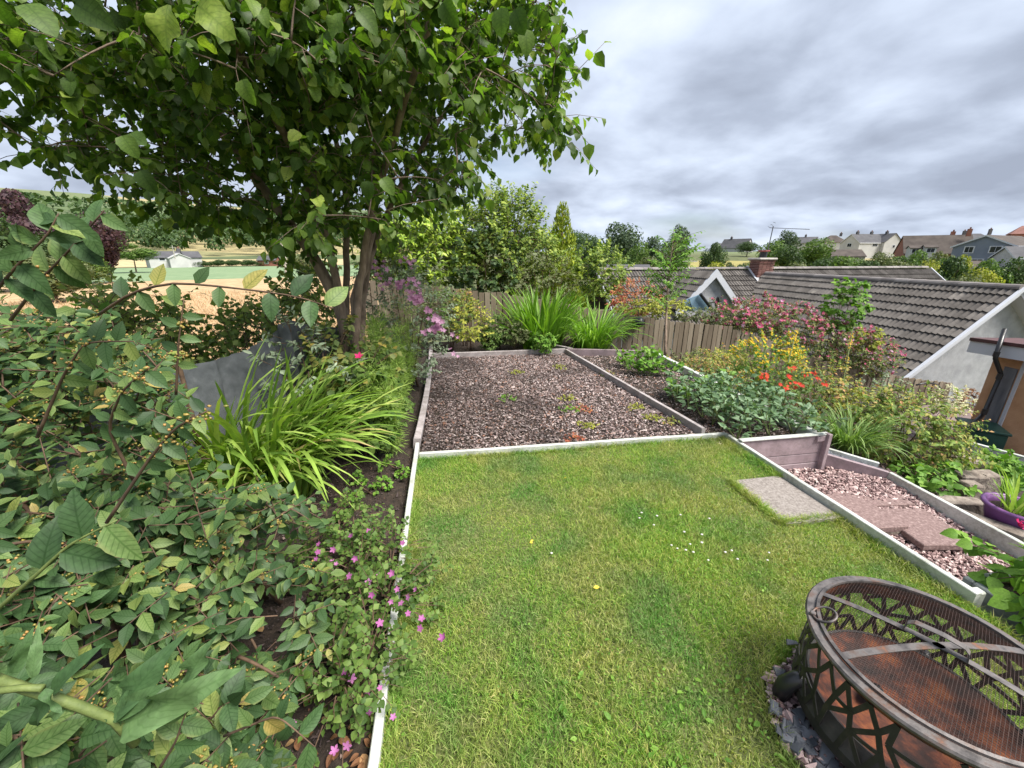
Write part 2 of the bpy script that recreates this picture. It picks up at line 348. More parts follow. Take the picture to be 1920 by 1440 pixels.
# ================================================================== lawn, slab, edging
def lawn_z(x, y):
    x = np.asarray(x, float); y = np.asarray(y, float)
    return -0.045-0.03*sstep(1.9, 2.5, x)*sstep(2.6, 1.6, y)-0.012*np.sin(x*2.1+1)*np.cos(y*1.7)
xs = np.linspace(-0.30, 2.535, 50); ys = np.linspace(-1.5, 3.12, 80); X, Y = np.meshgrid(xs, ys, indexing='ij')
M_turf = simple('turf', [(0.3, (0.075, 0.095, 0.028)), (0.6, (0.14, 0.155, 0.05)), (0.8, (0.24, 0.21, 0.09))], 30, 0.95, 6, bmp=0.8, bdist=0.01, bscale=120)
mb = MB(); mb.add(np.c_[X.ravel(), Y.ravel(), lawn_z(X, Y).ravel()], [gridfaces(*X.shape)[:, ::-1]])
lawn = tag(mb.build('lawn', M_turf, smooth=True), kind='structure')
def board(name, p, q, w, h, mat, label, cat='edging board', sag=0.0, tilt=0.0, n=8, group=None):
    """timber board on edge from p to q (top centre line), thickness w, height h"""
    p, q = np.array(p, float), np.array(q, float); d = q-p; L = np.linalg.norm(d); d /= L
    s = np.cross(d, [0, 0, 1]); s /= np.linalg.norm(s); u = np.cross(s, d); u = u*math.cos(tilt)+s*math.sin(tilt); s = np.cross(d, u)
    ts = np.linspace(0, 1, n); b_ = 0.004; prof = [(-w/2, -h), (w/2, -h), (w/2, -b_), (w/2-b_, 0), (-w/2+b_, 0), (-w/2, -b_)]
    V = []
    for i, tt in enumerate(ts):
        c = p+d*L*tt+s*sag*math.sin(tt*math.pi)+s*rng.normal(0, 0.0015)+u*rng.normal(0, 0.0012)
        V += [c+s*a+u*bb for a, bb in prof]
    k = len(prof); V = np.array(V); i, j = np.meshgrid(np.arange(n-1), np.arange(k), indexing='ij')
    qd = np.stack([i*k+j, i*k+(j+1) % k, (i+1)*k+(j+1) % k, (i+1)*k+j], -1).reshape(-1, 4)
    g = MB(); g.add(V, [qd[:, ::-1], np.array([np.arange(k), ((n-1)*k+np.arange(k))[::-1]])], rng.random())
    return tag(g.build(name, mat), label, cat, group)
board('edging_board', (-0.318, 0.25, 0.012), (-0.315, 3.35, 0.012), 0.034, 0.14, M_white, 'long narrow white board between the lawn and the left soil bed', n=14)
board('edging_board', (-0.315, 3.37, 0.04), (-0.312, 7.45, 0.03), 0.062, 0.18, M_pinkgrey, 'bowed pinkish grey board along left side of bark chip bed', sag=0.035, tilt=0.12, n=12)
board('edging_board', (-0.285, 3.135, 0.015), (2.56, 3.085, 0.015), 0.034, 0.13, M_white, 'white board separating the lawn from the bark chip bed', n=12)
board('edging_board', (2.36, 3.13, 0.055), (2.03, 6.56, 0.06), 0.040, 0.20, M_pinkgrey, 'grey board between the bark chip bed and vegetable bed', n=10)
board('edging_board', (-0.27, 6.64, 0.055), (2.02, 6.585, 0.06), 0.042, 0.16, M_pinkgrey, 'grey board across the far end of the bark chip bed', n=8)
board('edging_board', (2.06, 6.585, 0.06), (3.44, 6.20, 0.06), 0.042, 0.30, M_mauve, 'mauve board closing the far end of the vegetable bed', n=6)
board('edging_board', (1.93, 6.98, 0.05), (2.16, 6.64, 0.055), 0.05, 0.12, M_pinkgrey, 'short stray board lying slantwise behind the bark chip bed', n=4)
board('edging_board', (3.46, 6.20, 0.06), (3.36, 2.93, 0.045), 0.065, 0.30, M_white, 'pale grey double edged board along right side of vegetable bed', n=10)
board('edging_board', (2.562, 3.08, 0.012), (2.555, 1.17, 0.012), 0.034, 0.30, M_white, 'white board between the lawn and the pink gravel path', n=12)
board('edging_board', (3.50, 2.93, -0.19), (3.92, 2.62, -0.265), 0.036, 0.20, M_mauve, 'mauve board stepping down beside the slate filled corner', n=5)
board('edging_board', (3.93, 2.61, -0.265), (3.97, 1.45, -0.345), 0.036, 0.22, M_white, 'white board along right side of the pink gravel path', n=8)
board('edging_board', (3.52, 3.10, -0.17), (3.97, 2.75, -0.25), 0.03, 0.16, M_white, 'thin white board behind the slate filled corner', n=5)
# planter front of stacked planks
pl = thing('planter_wall', (3.0, 2.89, -0.5), 'mauve stacked plank front of the vegetable bed with corner post', 'planter wall')
def plank(x0, x1, y, z0, z1, nm='plank', mat=M_mauve, th=0.03):
    g = MB(); g.box(((x0+x1)/2, y, (z0+z1)/2), (x1-x0, th, z1-z0), bev=0.004); return g.build(nm, mat, pl)
plank(2.58, 3.44, 2.895, -0.165, 0.02); plank(2.58, 3.44, 2.897, -0.262, -0.170); plank(2.58, 3.44, 2.895, -0.44, -0.267)
g = MB(); g.box((3.455, 2.86, -0.21), (0.04, 0.05, 0.50), bev=0.004); g.build('post', M_mauve, pl)
g = MB(); g.box((3.02, 2.888, 0.028), (0.92, 0.05, 0.014), bev=0.003); g.build('coping', M_white, pl)
g = MB(); g.box((3.39, 2.868, -0.01), (0.09, 0.022, 0.05), bev=0.003); g.build('cleat', M_mauve, pl)
# slabs
def slab(name, c, size, rz, mat, label, tilt=(0, 0), cat='paving slab'):
    g = MB(); g.box(c, size, rotz(rz) @ rotx(tilt[0]) @ roty(tilt[1]), bev=0.006); return tag(g.build(name, mat), label, cat)
slab('concrete_slab', (2.315, 2.13, -0.062), (0.43, 0.53, 0.05), 0.01, M_slab, 'pale gravelly concrete slab set into the lawn edge')
slab('red_paver', (3.20, 2.27, -0.364), (0.42, 0.46, 0.05), -0.05, M_redslab, 'reddish paver on gravel path, its front edge propped on stone', tilt=(0.0, 0.02))
slab('red_paver', (3.56, 2.05, -0.396), (0.42, 0.44, 0.05), -0.16, M_redslab, 'lower reddish paver on gravel path with a dark front edge')
slab('red_paver', (3.62, 2.46, -0.378), (0.36, 0.34, 0.045), -0.10, M_redslab, 'reddish paver half sunk in gravel at the path board')
slab('prop_stone', (3.20, 2.075, -0.405), (0.34, 0.06, 0.055), -0.08, M_stone, 'rough brown stone propping up the reddish paver', cat='stone')
# ================================================================== loose stones (chips, gravel)
def chip_templates(k, kind, fine=False):
    out = []
    for _ in range(k):
        if kind == 'chip':   # bark and slate chips: flat shards
            n = 4; a = (np.arange(n)+0.7*rng.random(n))*6.283/n; r = 0.7+0.5*rng.random(n); x = np.cos(a)*r*1.2; y = np.sin(a)*r*0.55
            V = np.r_[np.c_[x, y, np.full(n, -0.14)], np.c_[x*0.85, y*0.85, np.full(n, 0.14)+rng.normal(0, 0.08, n)]]
            q = [[i, (i+1) % n, n+(i+1) % n, n+i] for i in range(n)]; out.append((V, [np.array(q), np.array([list(range(n, 2*n))])]))
        else:                # rounded pebble: octahedron subdivided once, jittered
            V = np.array([[1, 0, 0], [-1, 0, 0], [0, 1, 0], [0, -1, 0], [0, 0, 1], [0, 0, -1]], float)
            T = [[0, 2, 4], [2, 1, 4], [1, 3, 4], [3, 0, 4], [2, 0, 5], [1, 2, 5], [3, 1, 5], [0, 3, 5]]
            if not fine:
                V = V*(1+rng.normal(0, 0.15, (6, 1)))*np.array([1.3, 1.0, 0.75])+rng.normal(0, 0.12, (6, 3)); out.append((V, [np.array(T)])); continue
            V = list(V); nt_ = []; mid = {}
            def md(a, b_):
                k_ = (min(a, b_), max(a, b_))
                if k_ not in mid: p = V[a]+V[b_]; V.append(p/np.linalg.norm(p)); mid[k_] = len(V)-1
                return mid[k_]
            for a, b_, c_ in T: x, y, z = md(a, b_), md(b_, c_), md(c_, a); nt_ += [[a, x, z], [x, b_, y], [z, y, c_], [x, y, z]]
            V = np.array(V)*(1+rng.normal(0, 0.13, (len(V), 1)))*np.array([1.15, 0.85, 0.6]); out.append((V, [np.array(nt_)]))
    return out
def rand_rot(n, flat=0.4):
    a = rng.random(n)*6.283; tx = rng.normal(0, flat, n); ty = rng.normal(0, flat, n)
    out = np.empty((n, 3, 3))
    ca, sa, cx_, sx_, cy_, sy_ = np.cos(a), np.sin(a), np.cos(tx), np.sin(tx), np.cos(ty), np.sin(ty)
    z = np.zeros(n); o = np.ones(n)
    Rz = np.stack([ca, -sa, z, sa, ca, z, z, z, o], -1).reshape(n, 3, 3); Rx = np.stack([o, z, z, z, cx_, -sx_, z, sx_, cx_], -1).reshape(n, 3, 3); Ry = np.stack([cy_, z, sy_, z, o, z, -sy_, z, cy_], -1).reshape(n, 3, 3)
    return Rz @ Rx @ Ry
def scatter(mb, temps, pos_, rot, scale, rnd):
    """merge many small copies into mb"""
    n = len(pos_); which = rng.integers(0, len(temps), n)
    for k, tp in enumerate(temps):
        V, Fs = tp[0], tp[1]; uv = tp[2] if len(tp) > 2 else None
        ix = np.where(which == k)[0]
        if not len(ix): continue
        sc = np.asarray(scale)[ix]; sc = sc[:, None] if sc.ndim == 1 else sc
        W_ = np.einsum('nij,nvj->nvi', rot[ix], V[None]*sc[:, None, :])+pos_[ix][:, None]
        off = (np.arange(len(ix))*len(V))
        mb.add(W_.reshape(-1, 3), [(f[None]+off[:, None, None]).reshape(-1, f.shape[1]) for f in Fs], np.repeat(rnd[ix], len(V)), None if uv is None else np.tile(uv, (len(ix), 1)))
def inpoly(x, y, poly):
    r = np.zeros(len(x), bool); n = len(poly)
    for i in range(n):
        (x1, y1), (x2, y2) = poly[i], poly[(i+1) % n]
        c = (y1 > y) != (y2 > y); r ^= c & (x < (x2-x1)*(y-y1)/((y2-y1) if y2 != y1 else 1e-9)+x1)
    return r
def fill(poly, n):
    p = np.array(poly); lo, hi = p.min(0), p.max(0); out = np.empty((0, 2))
    while len(out) < n:
        q = lo+rng.random((n, 2))*(hi-lo); out = np.r_[out, q[inpoly(q[:, 0], q[:, 1], poly)]]
    return out[:n]
def sheet(name, poly, z, mat):
    g = MB(); p = np.array(poly); g.add(np.c_[p, np.full(len(p), z)], [np.arange(len(p))[None]]); return tag(g.build(name, mat), kind='structure')
m, t, b = newmat('bark_chips'); r_ = rndv(t); v = pos(t)
c = ramp(t, r_, [(0.0, (0.045, 0.028, 0.026)), (0.2, (0.115, 0.075, 0.069)), (0.45, (0.225, 0.16, 0.15)), (0.66, (0.36, 0.28, 0.265)), (0.86, (0.56, 0.475, 0.45)), (0.97, (0.30, 0.14, 0.085))])
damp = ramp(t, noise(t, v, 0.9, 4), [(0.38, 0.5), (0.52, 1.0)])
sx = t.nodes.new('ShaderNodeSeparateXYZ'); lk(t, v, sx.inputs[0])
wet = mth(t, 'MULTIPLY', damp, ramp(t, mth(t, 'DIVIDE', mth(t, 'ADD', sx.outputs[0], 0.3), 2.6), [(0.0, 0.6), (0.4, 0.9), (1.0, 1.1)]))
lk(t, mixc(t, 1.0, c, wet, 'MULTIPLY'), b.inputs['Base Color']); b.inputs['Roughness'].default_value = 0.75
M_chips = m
BED = [(-0.27, 3.16), (2.34, 3.12), (2.01, 6.56), (-0.25, 6.61)]
chipbed = sheet('chip_bed', BED, -0.035, M_soil)
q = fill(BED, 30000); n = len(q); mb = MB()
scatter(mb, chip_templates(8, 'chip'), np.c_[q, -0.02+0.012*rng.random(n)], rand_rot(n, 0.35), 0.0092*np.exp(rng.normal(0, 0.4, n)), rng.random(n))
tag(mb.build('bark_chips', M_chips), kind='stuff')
# vegetable bed mulch
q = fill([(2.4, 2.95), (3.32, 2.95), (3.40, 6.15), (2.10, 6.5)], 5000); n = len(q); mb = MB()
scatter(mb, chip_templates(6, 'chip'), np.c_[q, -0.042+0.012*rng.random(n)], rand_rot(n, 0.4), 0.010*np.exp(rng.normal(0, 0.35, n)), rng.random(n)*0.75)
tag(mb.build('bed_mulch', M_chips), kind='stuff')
m, t, b = newmat('pink_gravel'); r_ = rndv(t)
lk(t, ramp(t, r_, [(0.0, (0.10, 0.06, 0.06)), (0.3, (0.24, 0.15, 0.145)), (0.6, (0.40, 0.275, 0.26)), (0.85, (0.52, 0.385, 0.36)), (1.0, (0.60, 0.50, 0.47))]), b.inputs['Base Color']); b.inputs['Roughness'].default_value = 0.8
M_gravel = m
PATH = [(2.58, 3.2), (3.44, 2.87), (3.5, 2.90), (3.91, 2.60), (3.96, 0.9), (2.75, 0.9), (2.58, 1.2)]
def path_z(y): return -0.335-0.12*sstep(2.75, 1.7, y)
g = MB(); yy_ = np.linspace(0.9, 3.2, 16); g.add(np.r_[np.c_[np.full(16, 2.575), yy_, path_z(yy_)-0.012], np.c_[np.full(16, 3.93), yy_, path_z(yy_)-0.012]], [np.array([[i, 16+i, 17+i, i+1] for i in range(15)])]); tag(g.build('gravel_path', M_soil), kind='structure')
q = fill(PATH, 15000); n = len(q); mb = MB(); zp = path_z(q[:, 1])-0.005+0.02*rng.random(n)
scatter(mb, chip_templates(7, 'peb'), np.c_[q, zp], rand_rot(n, 0.6), 0.0115*np.exp(rng.normal(0, 0.3, n)), rng.random(n))
tag(mb.build('path_gravel', M_gravel), kind='stuff')
# fire pit surround: small gravel and slate
FPC = np.array([1.54, 0.74]); FPR = 0.346
M_slate = simple('slate', [(0.25, (0.045, 0.05, 0.06)), (0.55, (0.11, 0.115, 0.13)), (0.8, (0.20, 0.205, 0.225))], 9, 0.55, 6, useobj=0.4, bmp=0.4, bdist=0.006)
ang = np.linspace(0, 2*np.pi, 40, endpoint=False); rad = 0.40+0.02*np.sin(ang*5+1)+0.015*np.sin(ang*9)
PATCH = [(1.50+r*math.cos(a), 0.70+r*math.sin(a)) for a, r in zip(ang, rad)]
patch = sheet('stone_patch', PATCH, -0.033, M_soil)
q = fill(PATCH, 4200); n = len(q); mb = MB()
scatter(mb, chip_templates(7, 'peb'), np.c_[q, -0.026+0.010*rng.random(n)], rand_rot(n, 0.6), 0.0085*np.exp(rng.normal(0, 0.35, n)), rng.random(n))
tag(mb.build('patch_gravel', M_gravel), kind='stuff')
slates = [bpy.data.meshes.new('x')]*0
for V, Fs in chip_templates(7, 'chip'):
    me = mesh_np('slate_piece', V*np.array([1, 1.5, 0.7]), Fs, np.zeros(len(V))); me.materials.append(M_slate); slates.append(me)
for i in range(130):
    a = R(150)+R(150)*rng.random() if i < 105 else rng.random()*6.283; rd = 0.28+0.13*rng.random()
    x, y = 1.50+rd*math.cos(a), 0.70+rd*math.sin(a)
    o = link(bpy.data.objects.new('slate_piece', slates[i % 7]), patch); sc = 0.018+0.022*rng.random()
    o.matrix_basis = Matrix.Translation((x, y, -0.012+0.006*rng.random())) @ Matrix.Rotation(rng.random()*6.28, 4, 'Z') @ Matrix.Rotation(rng.normal(0, .25), 4, 'X') @ Matrix.Scale(sc, 4)
# slate filled corner by the planter
q = fill([(3.49, 2.97), (3.55, 2.93), (3.93, 2.66), (3.95, 2.74), (3.52, 3.08)], 160); n = len(q); mb = MB()
scatter(mb, chip_templates(6, 'chip'), np.c_[q, -0.215+0.01*rng.random(n)-0.08*sstep(3.5, 3.95, q[:, 0])], rand_rot(n, 0.3), 0.03*np.exp(rng.normal(0, 0.3, n)), rng.random(n))
tag(mb.build('slate_chippings', M_slate), kind='stuff')
# ================================================================== fence along the far boundary
fx = np.array([-1.6, 0.158, 1.149, 2.4, 3.645, 4.843, 6.167, 6.88, 8.264, 9.55, 11.652, 13.05]); fzt = np.array([1.16, 1.01, 0.874, 0.66, 0.427, 0.238, 0.096, -0.119, -0.62, -0.983, -1.404, -1.606])
fn = thing('picket_fence', (5.5, 8.0, -1.2), 'weathered brown timber fence stepping downhill across the back boundary', 'fence')
x = -1.5; pal = []
while x < 13.05:
    w_ = 0.098+0.006*rng.random() if x < 7 else 0.10
    pal.append((x, w_)); x += w_+(0.018 if x < 7 else 0.004)
for i, (x, w_) in enumerate(pal):
    zt = np.interp(x, fx, fzt)+rng.normal(0, 0.012); zb = min(zt-0.92, gz(x, 8.0)+0.05); g = MB()
    g.box((x+w_/2, 8.0+rng.normal(0, 0.003)+(0.012 if i % 2 else 0), (zt+zb)/2), (w_, 0.018, zt-zb), roty(rng.normal(0, 0.008)), rng.random()); g.build('pale', M_fence, fn)
for dz in (-0.2, -0.75):
    for k in range(len(fx)-1):
        p = np.array([fx[k], 8.035, fzt[k]+dz]); q_ = np.array([fx[k+1], 8.035, fzt[k+1]+dz])
        g = MB(); g.tube([p, q_], 0.03, 4, rng.random()); g.build('rail', M_fence, fn)
for x in np.arange(-1.4, 13.2, 1.83):
    zt = np.interp(x, fx, fzt)+0.0; g = MB(); g.box((x, 8.075, zt-0.62), (0.075, 0.075, 1.2), None, rng.random()); g.build('post', M_fence, fn)
# ================================================================== bungalow
BR = MB(); XR, ZR = 15.20, 0.76; YG, YB = 8.55, 17.9; HS, RISE = 2.87, 2.36
SL = math.hypot(HS, RISE); sdir = np.array([-HS/SL, 0, -RISE/SL]); snrm = np.array([-RISE/SL, 0, HS/SL])
bung = thing('bungalow', (15.2, 14, -3.0), 'low bungalow with grey interlocking roof tiles and white bargeboards beyond the fence', 'house')
def tile_geo(w=0.30, l=0.42):
    xs_ = np.linspace(0, 1, 9); prof = 0.042*np.array([0.0, 1, 0.55, 0.1, 0.0, 1, 0.55, 0.1, 0.0]); V = []
    for yy, th in ((0, 0.0), (1, 0.0)):
        V += [[xx*w, yy*l, p] for xx, p in zip(xs_, prof)]
    V += [[xx*w, 0, p-0.02] for xx, p in zip(xs_, prof)]
    q_ = [[i, i+1, 10+i, 9+i] for i in range(8)]+[[18+i, 19+i, i+1, i] for i in range(8)]
    return np.array(V, float), [np.array(q_)]
TV, TF = tile_geo()
def tile_slope(origin, along, up, nrm, ncol, nrow, keep, host, nmax, gauge=0.345, wid=0.30):
    """rows from the eaves up; along = course direction; keep(p) filters"""
    me = mesh_np('roof_tile', TV, TF, np.zeros(len(TV))); me.materials.append(M_tile); cand = []
    Rm = np.stack([along, up, nrm], 1)
    for r_ in range(nrow):
        for c_ in range(ncol):
            p = origin+along*(c_*wid)+up*(r_*gauge)+nrm*0.055
            mid_ = p+along*wid*0.5+up*0.17
            if keep(mid_): cand.append((p, mid_))
    mids = np.array([c_[1] for c_ in cand]); px, py, zc = project(mids); vis = (px > -30) & (px < 1950) & (py > -20) & (py < 1460)
    order = np.argsort(np.where(vis, zc, 1e6)); mb_ = MB()
    for k, ix in enumerate(order):
        p = cand[ix][0]; Rj = Rm @ rotx(-0.115) @ rotz(rng.normal(0, 0.006))
        if k < nmax and vis[ix]:
            o = link(bpy.data.objects.new('roof_tile', me), host)
            M4 = Matrix.Identity(4)
            for i in range(3):
                for j in range(3): M4[i][j] = Rj[i, j]
                M4[i][3] = p[i]
            o.matrix_basis = M4
        else: mb_.add(TV @ Rj.T+p, TF, rng.random())
    if mb_.n: mb_.build('roof_tiling', M_tile, host, kind='stuff')
def slab_poly(nm, pts, mat, host):
    g = MB(); g.add(np.array(pts), [np.arange(len(pts))[None]]); return g.build(nm, mat, host)
# near wing roof: left slope tiled one by one
ZE = ZR-RISE
under = simple('roof_felt', [(0.3, (0.02, 0.018, 0.017)), (0.7, (0.04, 0.036, 0.034))], 5, 0.95, bmp=0)
r1 = slab_poly('roof', [(XR-HS, YG, ZE), (XR-HS, YB, ZE), (XR, YB, ZR), (XR, YG, ZR)], under, bung)
tile_slope(np.array([XR-HS, YB-0.02, ZE])+sdir*0.06, np.array([0, -1.0, 0]), -sdir, snrm, 32, 11, lambda p: p[2] < ZR-0.02 and p[1] > YG+0.14, r1, 300)
slab_poly('roof_slope', [(XR, YG, ZR), (XR, YB, ZR), (XR+HS, YB, ZE), (XR+HS, YG, ZE)], M_tile, bung)
for k in range(25):
    y = YG+0.22+k*0.45
    if y > YB-0.3: break
    a = np.linspace(-0.2, math.pi+0.2, 8); V = np.r_[[[XR+0.13*math.cos(s), y-0.225, ZR+0.02+0.11*math.sin(s)-0.01] for s in a], [[XR+0.122*math.cos(s), y+0.235, ZR+0.02+0.10*math.sin(s)-0.01] for s in a]]
    g = MB(); g.add(V, [np.array([[i, i+1, 9+i, 8+i] for i in range(7)]), np.array([list(range(8))])], rng.random()); g.build('ridge_tile', M_ridge, bung)
# gable wall, bargeboards
g = MB(); zb = -3.4
V = [(XR-HS+0.35, YG+0.30, zb), (XR+HS-0.35, YG+0.30, zb), (XR+HS-0.35, YG+0.30, ZE+0.22), (XR, YG+0.30, ZR-0.14), (XR-HS+0.35, YG+0.30, ZE+0.22),
     (XR-HS+0.35, YB, zb), (XR-HS+0.35, YB, ZE+0.22)]
g.add(V, [np.array([[0, 1, 2, 3, 4]]), np.array([[5, 0, 4, 6]])]); g.build('wall', M_render, bung)
def barge(sx_, nm='bargeboard', off=0.0, drop=0.21, th=0.04, y=YG, dz=0.05):
    p0 = np.array([XR, y, ZR+dz]); p1 = np.array([XR+sx_*(HS+0.10), y, ZE-0.05+dz]); 
    V = []
    for p in (p0, p1):
        for yy in (-th/2+off, th/2+off):
            V += [p+np.array([0, yy, 0]), p+np.array([0, yy, -drop])]
    g = MB(); g.add(np.array(V), [np.array([[0, 1, 5, 4], [2, 6, 7, 3], [0, 4, 6, 2], [1, 3, 7, 5], [4, 5, 7, 6]])]); return g.build(nm, M_upvc, bung)
barge(-1); barge(1); barge(-1, 'bargeboard_trim', -0.045, 0.10, 0.045); barge(1, 'bargeboard_trim', -0.045, 0.10, 0.045)
for sx_ in (-1, 1):
    g = MB(); p0 = np.array([XR, YG, ZR-0.17]); p1 = np.array([XR+sx_*(HS+0.10), YG, ZE-0.20]); w_ = np.array([0, 0.31, 0]); g.add(np.array([p0, p1, p1+w_, p0+w_]), [np.array([[0, 1, 2, 3]])]); g.build('soffit', M_upvc, bung)
g = MB(); g.tube([(XR-HS-0.08, YG+0.05, ZE-0.06), (XR-HS-0.08, YB-2, ZE-0.06)], 0.06, 8); g.build('gutter', M_black, bung)
g = MB(); g.tube([(XR-HS-0.06, YG+0.45, ZE-0.1), (XR-HS+0.05, YG+0.45, ZE-0.35), (XR-HS+0.28, YG+0.45, ZE-0.5), (XR-HS+0.28, YG+0.45, zb)], 0.038, 8); g.build('downpipe', M_black, bung)
# cross wing
YC, ZC2 = 18.3, 0.95; HC, RC = 2.9, 2.2; CX0, CX1 = 7.0, 25.7
sl2 = math.hypot(HC, RC); up2 = np.array([0, HC/sl2, RC/sl2]); n2_ = np.array([0, -RC/sl2, HC/sl2])
r2 = slab_poly('cross_roof', [(CX0, YC-HC, ZC2-RC), (CX1, YC-HC, ZC2-RC), (CX1, YC, ZC2), (CX0, YC, ZC2)], under, bung)
def keep2(p):
    if p[2] > ZC2-0.03: return False
    zr_ = ZR-abs(p[0]-XR)*RISE/HS
    if p[2] < zr_-0.05: return False      # under the near wing
    zg = 0.90-abs(p[0]-12.9)*1.0
    return True
tile_slope(np.array([CX0, YC-HC, ZC2-RC]), np.array([1.0, 0, 0]), up2, n2_, 62, 11, keep2, r2, 0)
slab_poly('roof_slope', [(CX0, YC, ZC2), (CX1, YC, ZC2), (CX1, YC+HC, ZC2-RC), (CX0, YC+HC, ZC2-RC)], M_tile, bung)
g = MB(); a = np.linspace(0, math.pi, 7)
for k in range(41):
    x = CX0+0.22+k*0.45; V = np.r_[[[x-0.225, YC+0.13*math.cos(s), ZC2+0.02+0.10*math.sin(s)] for s in a], [[x+0.235, YC+0.12*math.cos(s), ZC2+0.02+0.09*math.sin(s)] for s in a]]
    g = MB(); g.add(V, [np.array([[i+1, i, 7+i, 8+i] for i in range(6)])], rng.random()); g.build('ridge_tile', M_ridge, bung)
for nm, p, q_ in (('verge_board', (CX1+0.03, YC, ZC2+0.03), (CX1+0.03, YC-HC-0.1, ZC2-RC-0.05)), ('verge_board', (CX0-0.03, YC, ZC2+0.03), (CX0-0.03, YC-HC-0.1, ZC2-RC-0.05))):
    p, q_ = np.array(p), np.array(q_); V = [p, q_, q_-[0, 0, 0.2], p-[0, 0, 0.2]]; V = np.r_[V, np.array(V)+[0.05, 0, 0]]
    g = MB(); g.add(V, [np.array([[0, 1, 2, 3], [7, 6, 5, 4], [0, 4, 5, 1]])]); g.build(nm, M_upvc, bung)
g = MB(); g.box(((CX0+CX1)/2, YC, -2.4), (CX1-CX0-0.6, 2*HC-0.8, 2.2)); g.build('wing_wall', M_render, bung)
# small gable facing the garden
GXc, GYf, GZa, GH, GRs = atY(1345, 505, 15.6)[0], 15.6, 1.0, 1.52, 1.62
for s_ in (-1, 1):
    slab_poly('porch_roof', [(GXc, GYf, GZa), (GXc+s_*GH, GYf, GZa-GRs), (GXc+s_*GH, YC, GZa-GRs), (GXc, YC, GZa)], M_tile, bung)
    p0 = np.array([GXc, GYf-0.02, GZa+0.06]); p1 = np.array([GXc+s_*(GH+0.1), GYf-0.02, GZa-GRs-0.04]); V = [p0, p1, p1-[0, 0, 0.33], p0-[0, 0, 0.33]]; V = np.r_[V, np.array(V)+[0, 0.08, 0]]
    g = MB(); g.add(V, [np.array([[0, 1, 2, 3], [7, 6, 5, 4], [0, 4, 5, 1], [3, 2, 6, 7]])]); g.build('bargeboard', M_upvc, bung)
pl_ = math.hypot(GH, GRs); pr_ = slab_poly('porch_roof_slope', [(GXc-0.01, GYf+0.05, GZa-0.01), (GXc-GH, GYf+0.05, GZa-GRs), (GXc-GH, YC, GZa-GRs), (GXc-0.01, YC, GZa-0.01)], under, bung)
tile_slope(np.array([GXc-GH, YC, GZa-GRs]), np.array([0, -1.0, 0]), np.array([GH/pl_, 0, GRs/pl_]), np.array([-GRs/pl_, 0, GH/pl_]), int((YC-GYf)/0.3), int(pl_/0.345), lambda p: p[2] < GZa-0.05 and p[1] > GYf+0.12 and p[2] > ZC2-(YC-p[1])*RC/HC-0.05, pr_, 60)
slab_poly('porch_wall', [(GXc-GH+0.2, GYf+0.2, -3), (GXc+GH-0.2, GYf+0.2, -3), (GXc+GH-0.2, GYf+0.2, GZa-GRs+0.1), (GXc, GYf+0.2, GZa-0.2), (GXc-GH+0.2, GYf+0.2, GZa-GRs+0.1)], M_render, bung)
M_blue = simple('blue_sheet', [(0.3, (0.10, 0.17, 0.24)), (0.7, (0.20, 0.31, 0.40))], 2, 0.5, bmp=0)
sh = thing('lean_to', (11.0, 15.0, -3), 'blue grey lean-to panel in front of small white gable', 'lean-to')
for k, (pa, pb, pc, pd) in enumerate([((1292, 560), (1314, 552), (1336, 582), (1300, 582)), ((1281, 566), (1292, 560), (1303, 584), (1285, 584))]):
    V = [atY(*q_, 14.8+0.2*k) for q_ in (pa, pb, pc, pd)]; V = np.r_[V, np.array(V)+[0, 0.06, 0]]
    g = MB(); g.add(V, [np.array([[3, 2, 1, 0], [4, 5, 6, 7], [0, 1, 5, 4], [1, 2, 6, 5]])]); g.build('panel', M_blue, sh)
g = MB(); g.tube([atY(1313, 551, 14.7), atY(1337, 583, 14.7)], 0.06, 6); g.build('frame', M_black, sh)
sat = thing('satellite_dish', atY(1345, 571, 15.75), 'dark satellite dish on bracket on small gable wall', 'satellite dish')
c0 = atY(1346, 567, 15.55); a = np.linspace(0, 2*np.pi, 12, endpoint=False); V = [c0]+[c0+np.array([0.10*math.cos(s)-0.07, -0.05, 0.24*math.sin(s)]) for s in a]
g = MB(); g.add(V, [np.array([[0, 1+i, 1+(i+1) % 12] for i in range(12)])]); g.build('dish', M_black, sat)
g = MB(); g.tube([atY(1334, 567, 15.8), c0+[0, 0.05, 0], atY(1354, 564, 15.4)], 0.02, 5); g.build('bracket', M_black, sat)
# chimney
m, t, b = newmat('chimney_brick'); bk = N(t, 'ShaderNodeTexBrick', Scale=1.0); v = pos(t)
mpn = t.nodes.new('ShaderNodeMapping'); mpn.inputs[2].default_value = (R(90), 0, 0); lk(t, v, mpn.inputs[0])
M_brick = simple('brick', [(0.2, (0.10, 0.042, 0.038)), (0.5, (0.19, 0.085, 0.07)), (0.8, (0.26, 0.14, 0.115))], 3, 0.85, useobj=0.6, bmp=0.4, bdist=0.01)
M_mortar = simple('mortar', [(0.3, (0.36, 0.33, 0.30)), (0.7, (0.48, 0.45, 0.41))], 8, 0.95, bmp=0.2)
chx, chy = atY(1426, 505, 17.95)[0], 17.95
ct_, cb_ = atY(1424, 487, chy)[2], atY(1424, 524, chy)[2]-0.25
ch = MB(); ch.box((chx, chy, (ct_+cb_)/2), (0.74, 0.60, ct_-cb_)); ch = ch.build('chimney', M_mortar, bung)
me_b = mesh_np('brick', *boxgeo((0.205, 0.10, 0.062), 0.004)); me_b.materials.append(M_brick)
nb_ = int((ct_-cb_)/0.077)
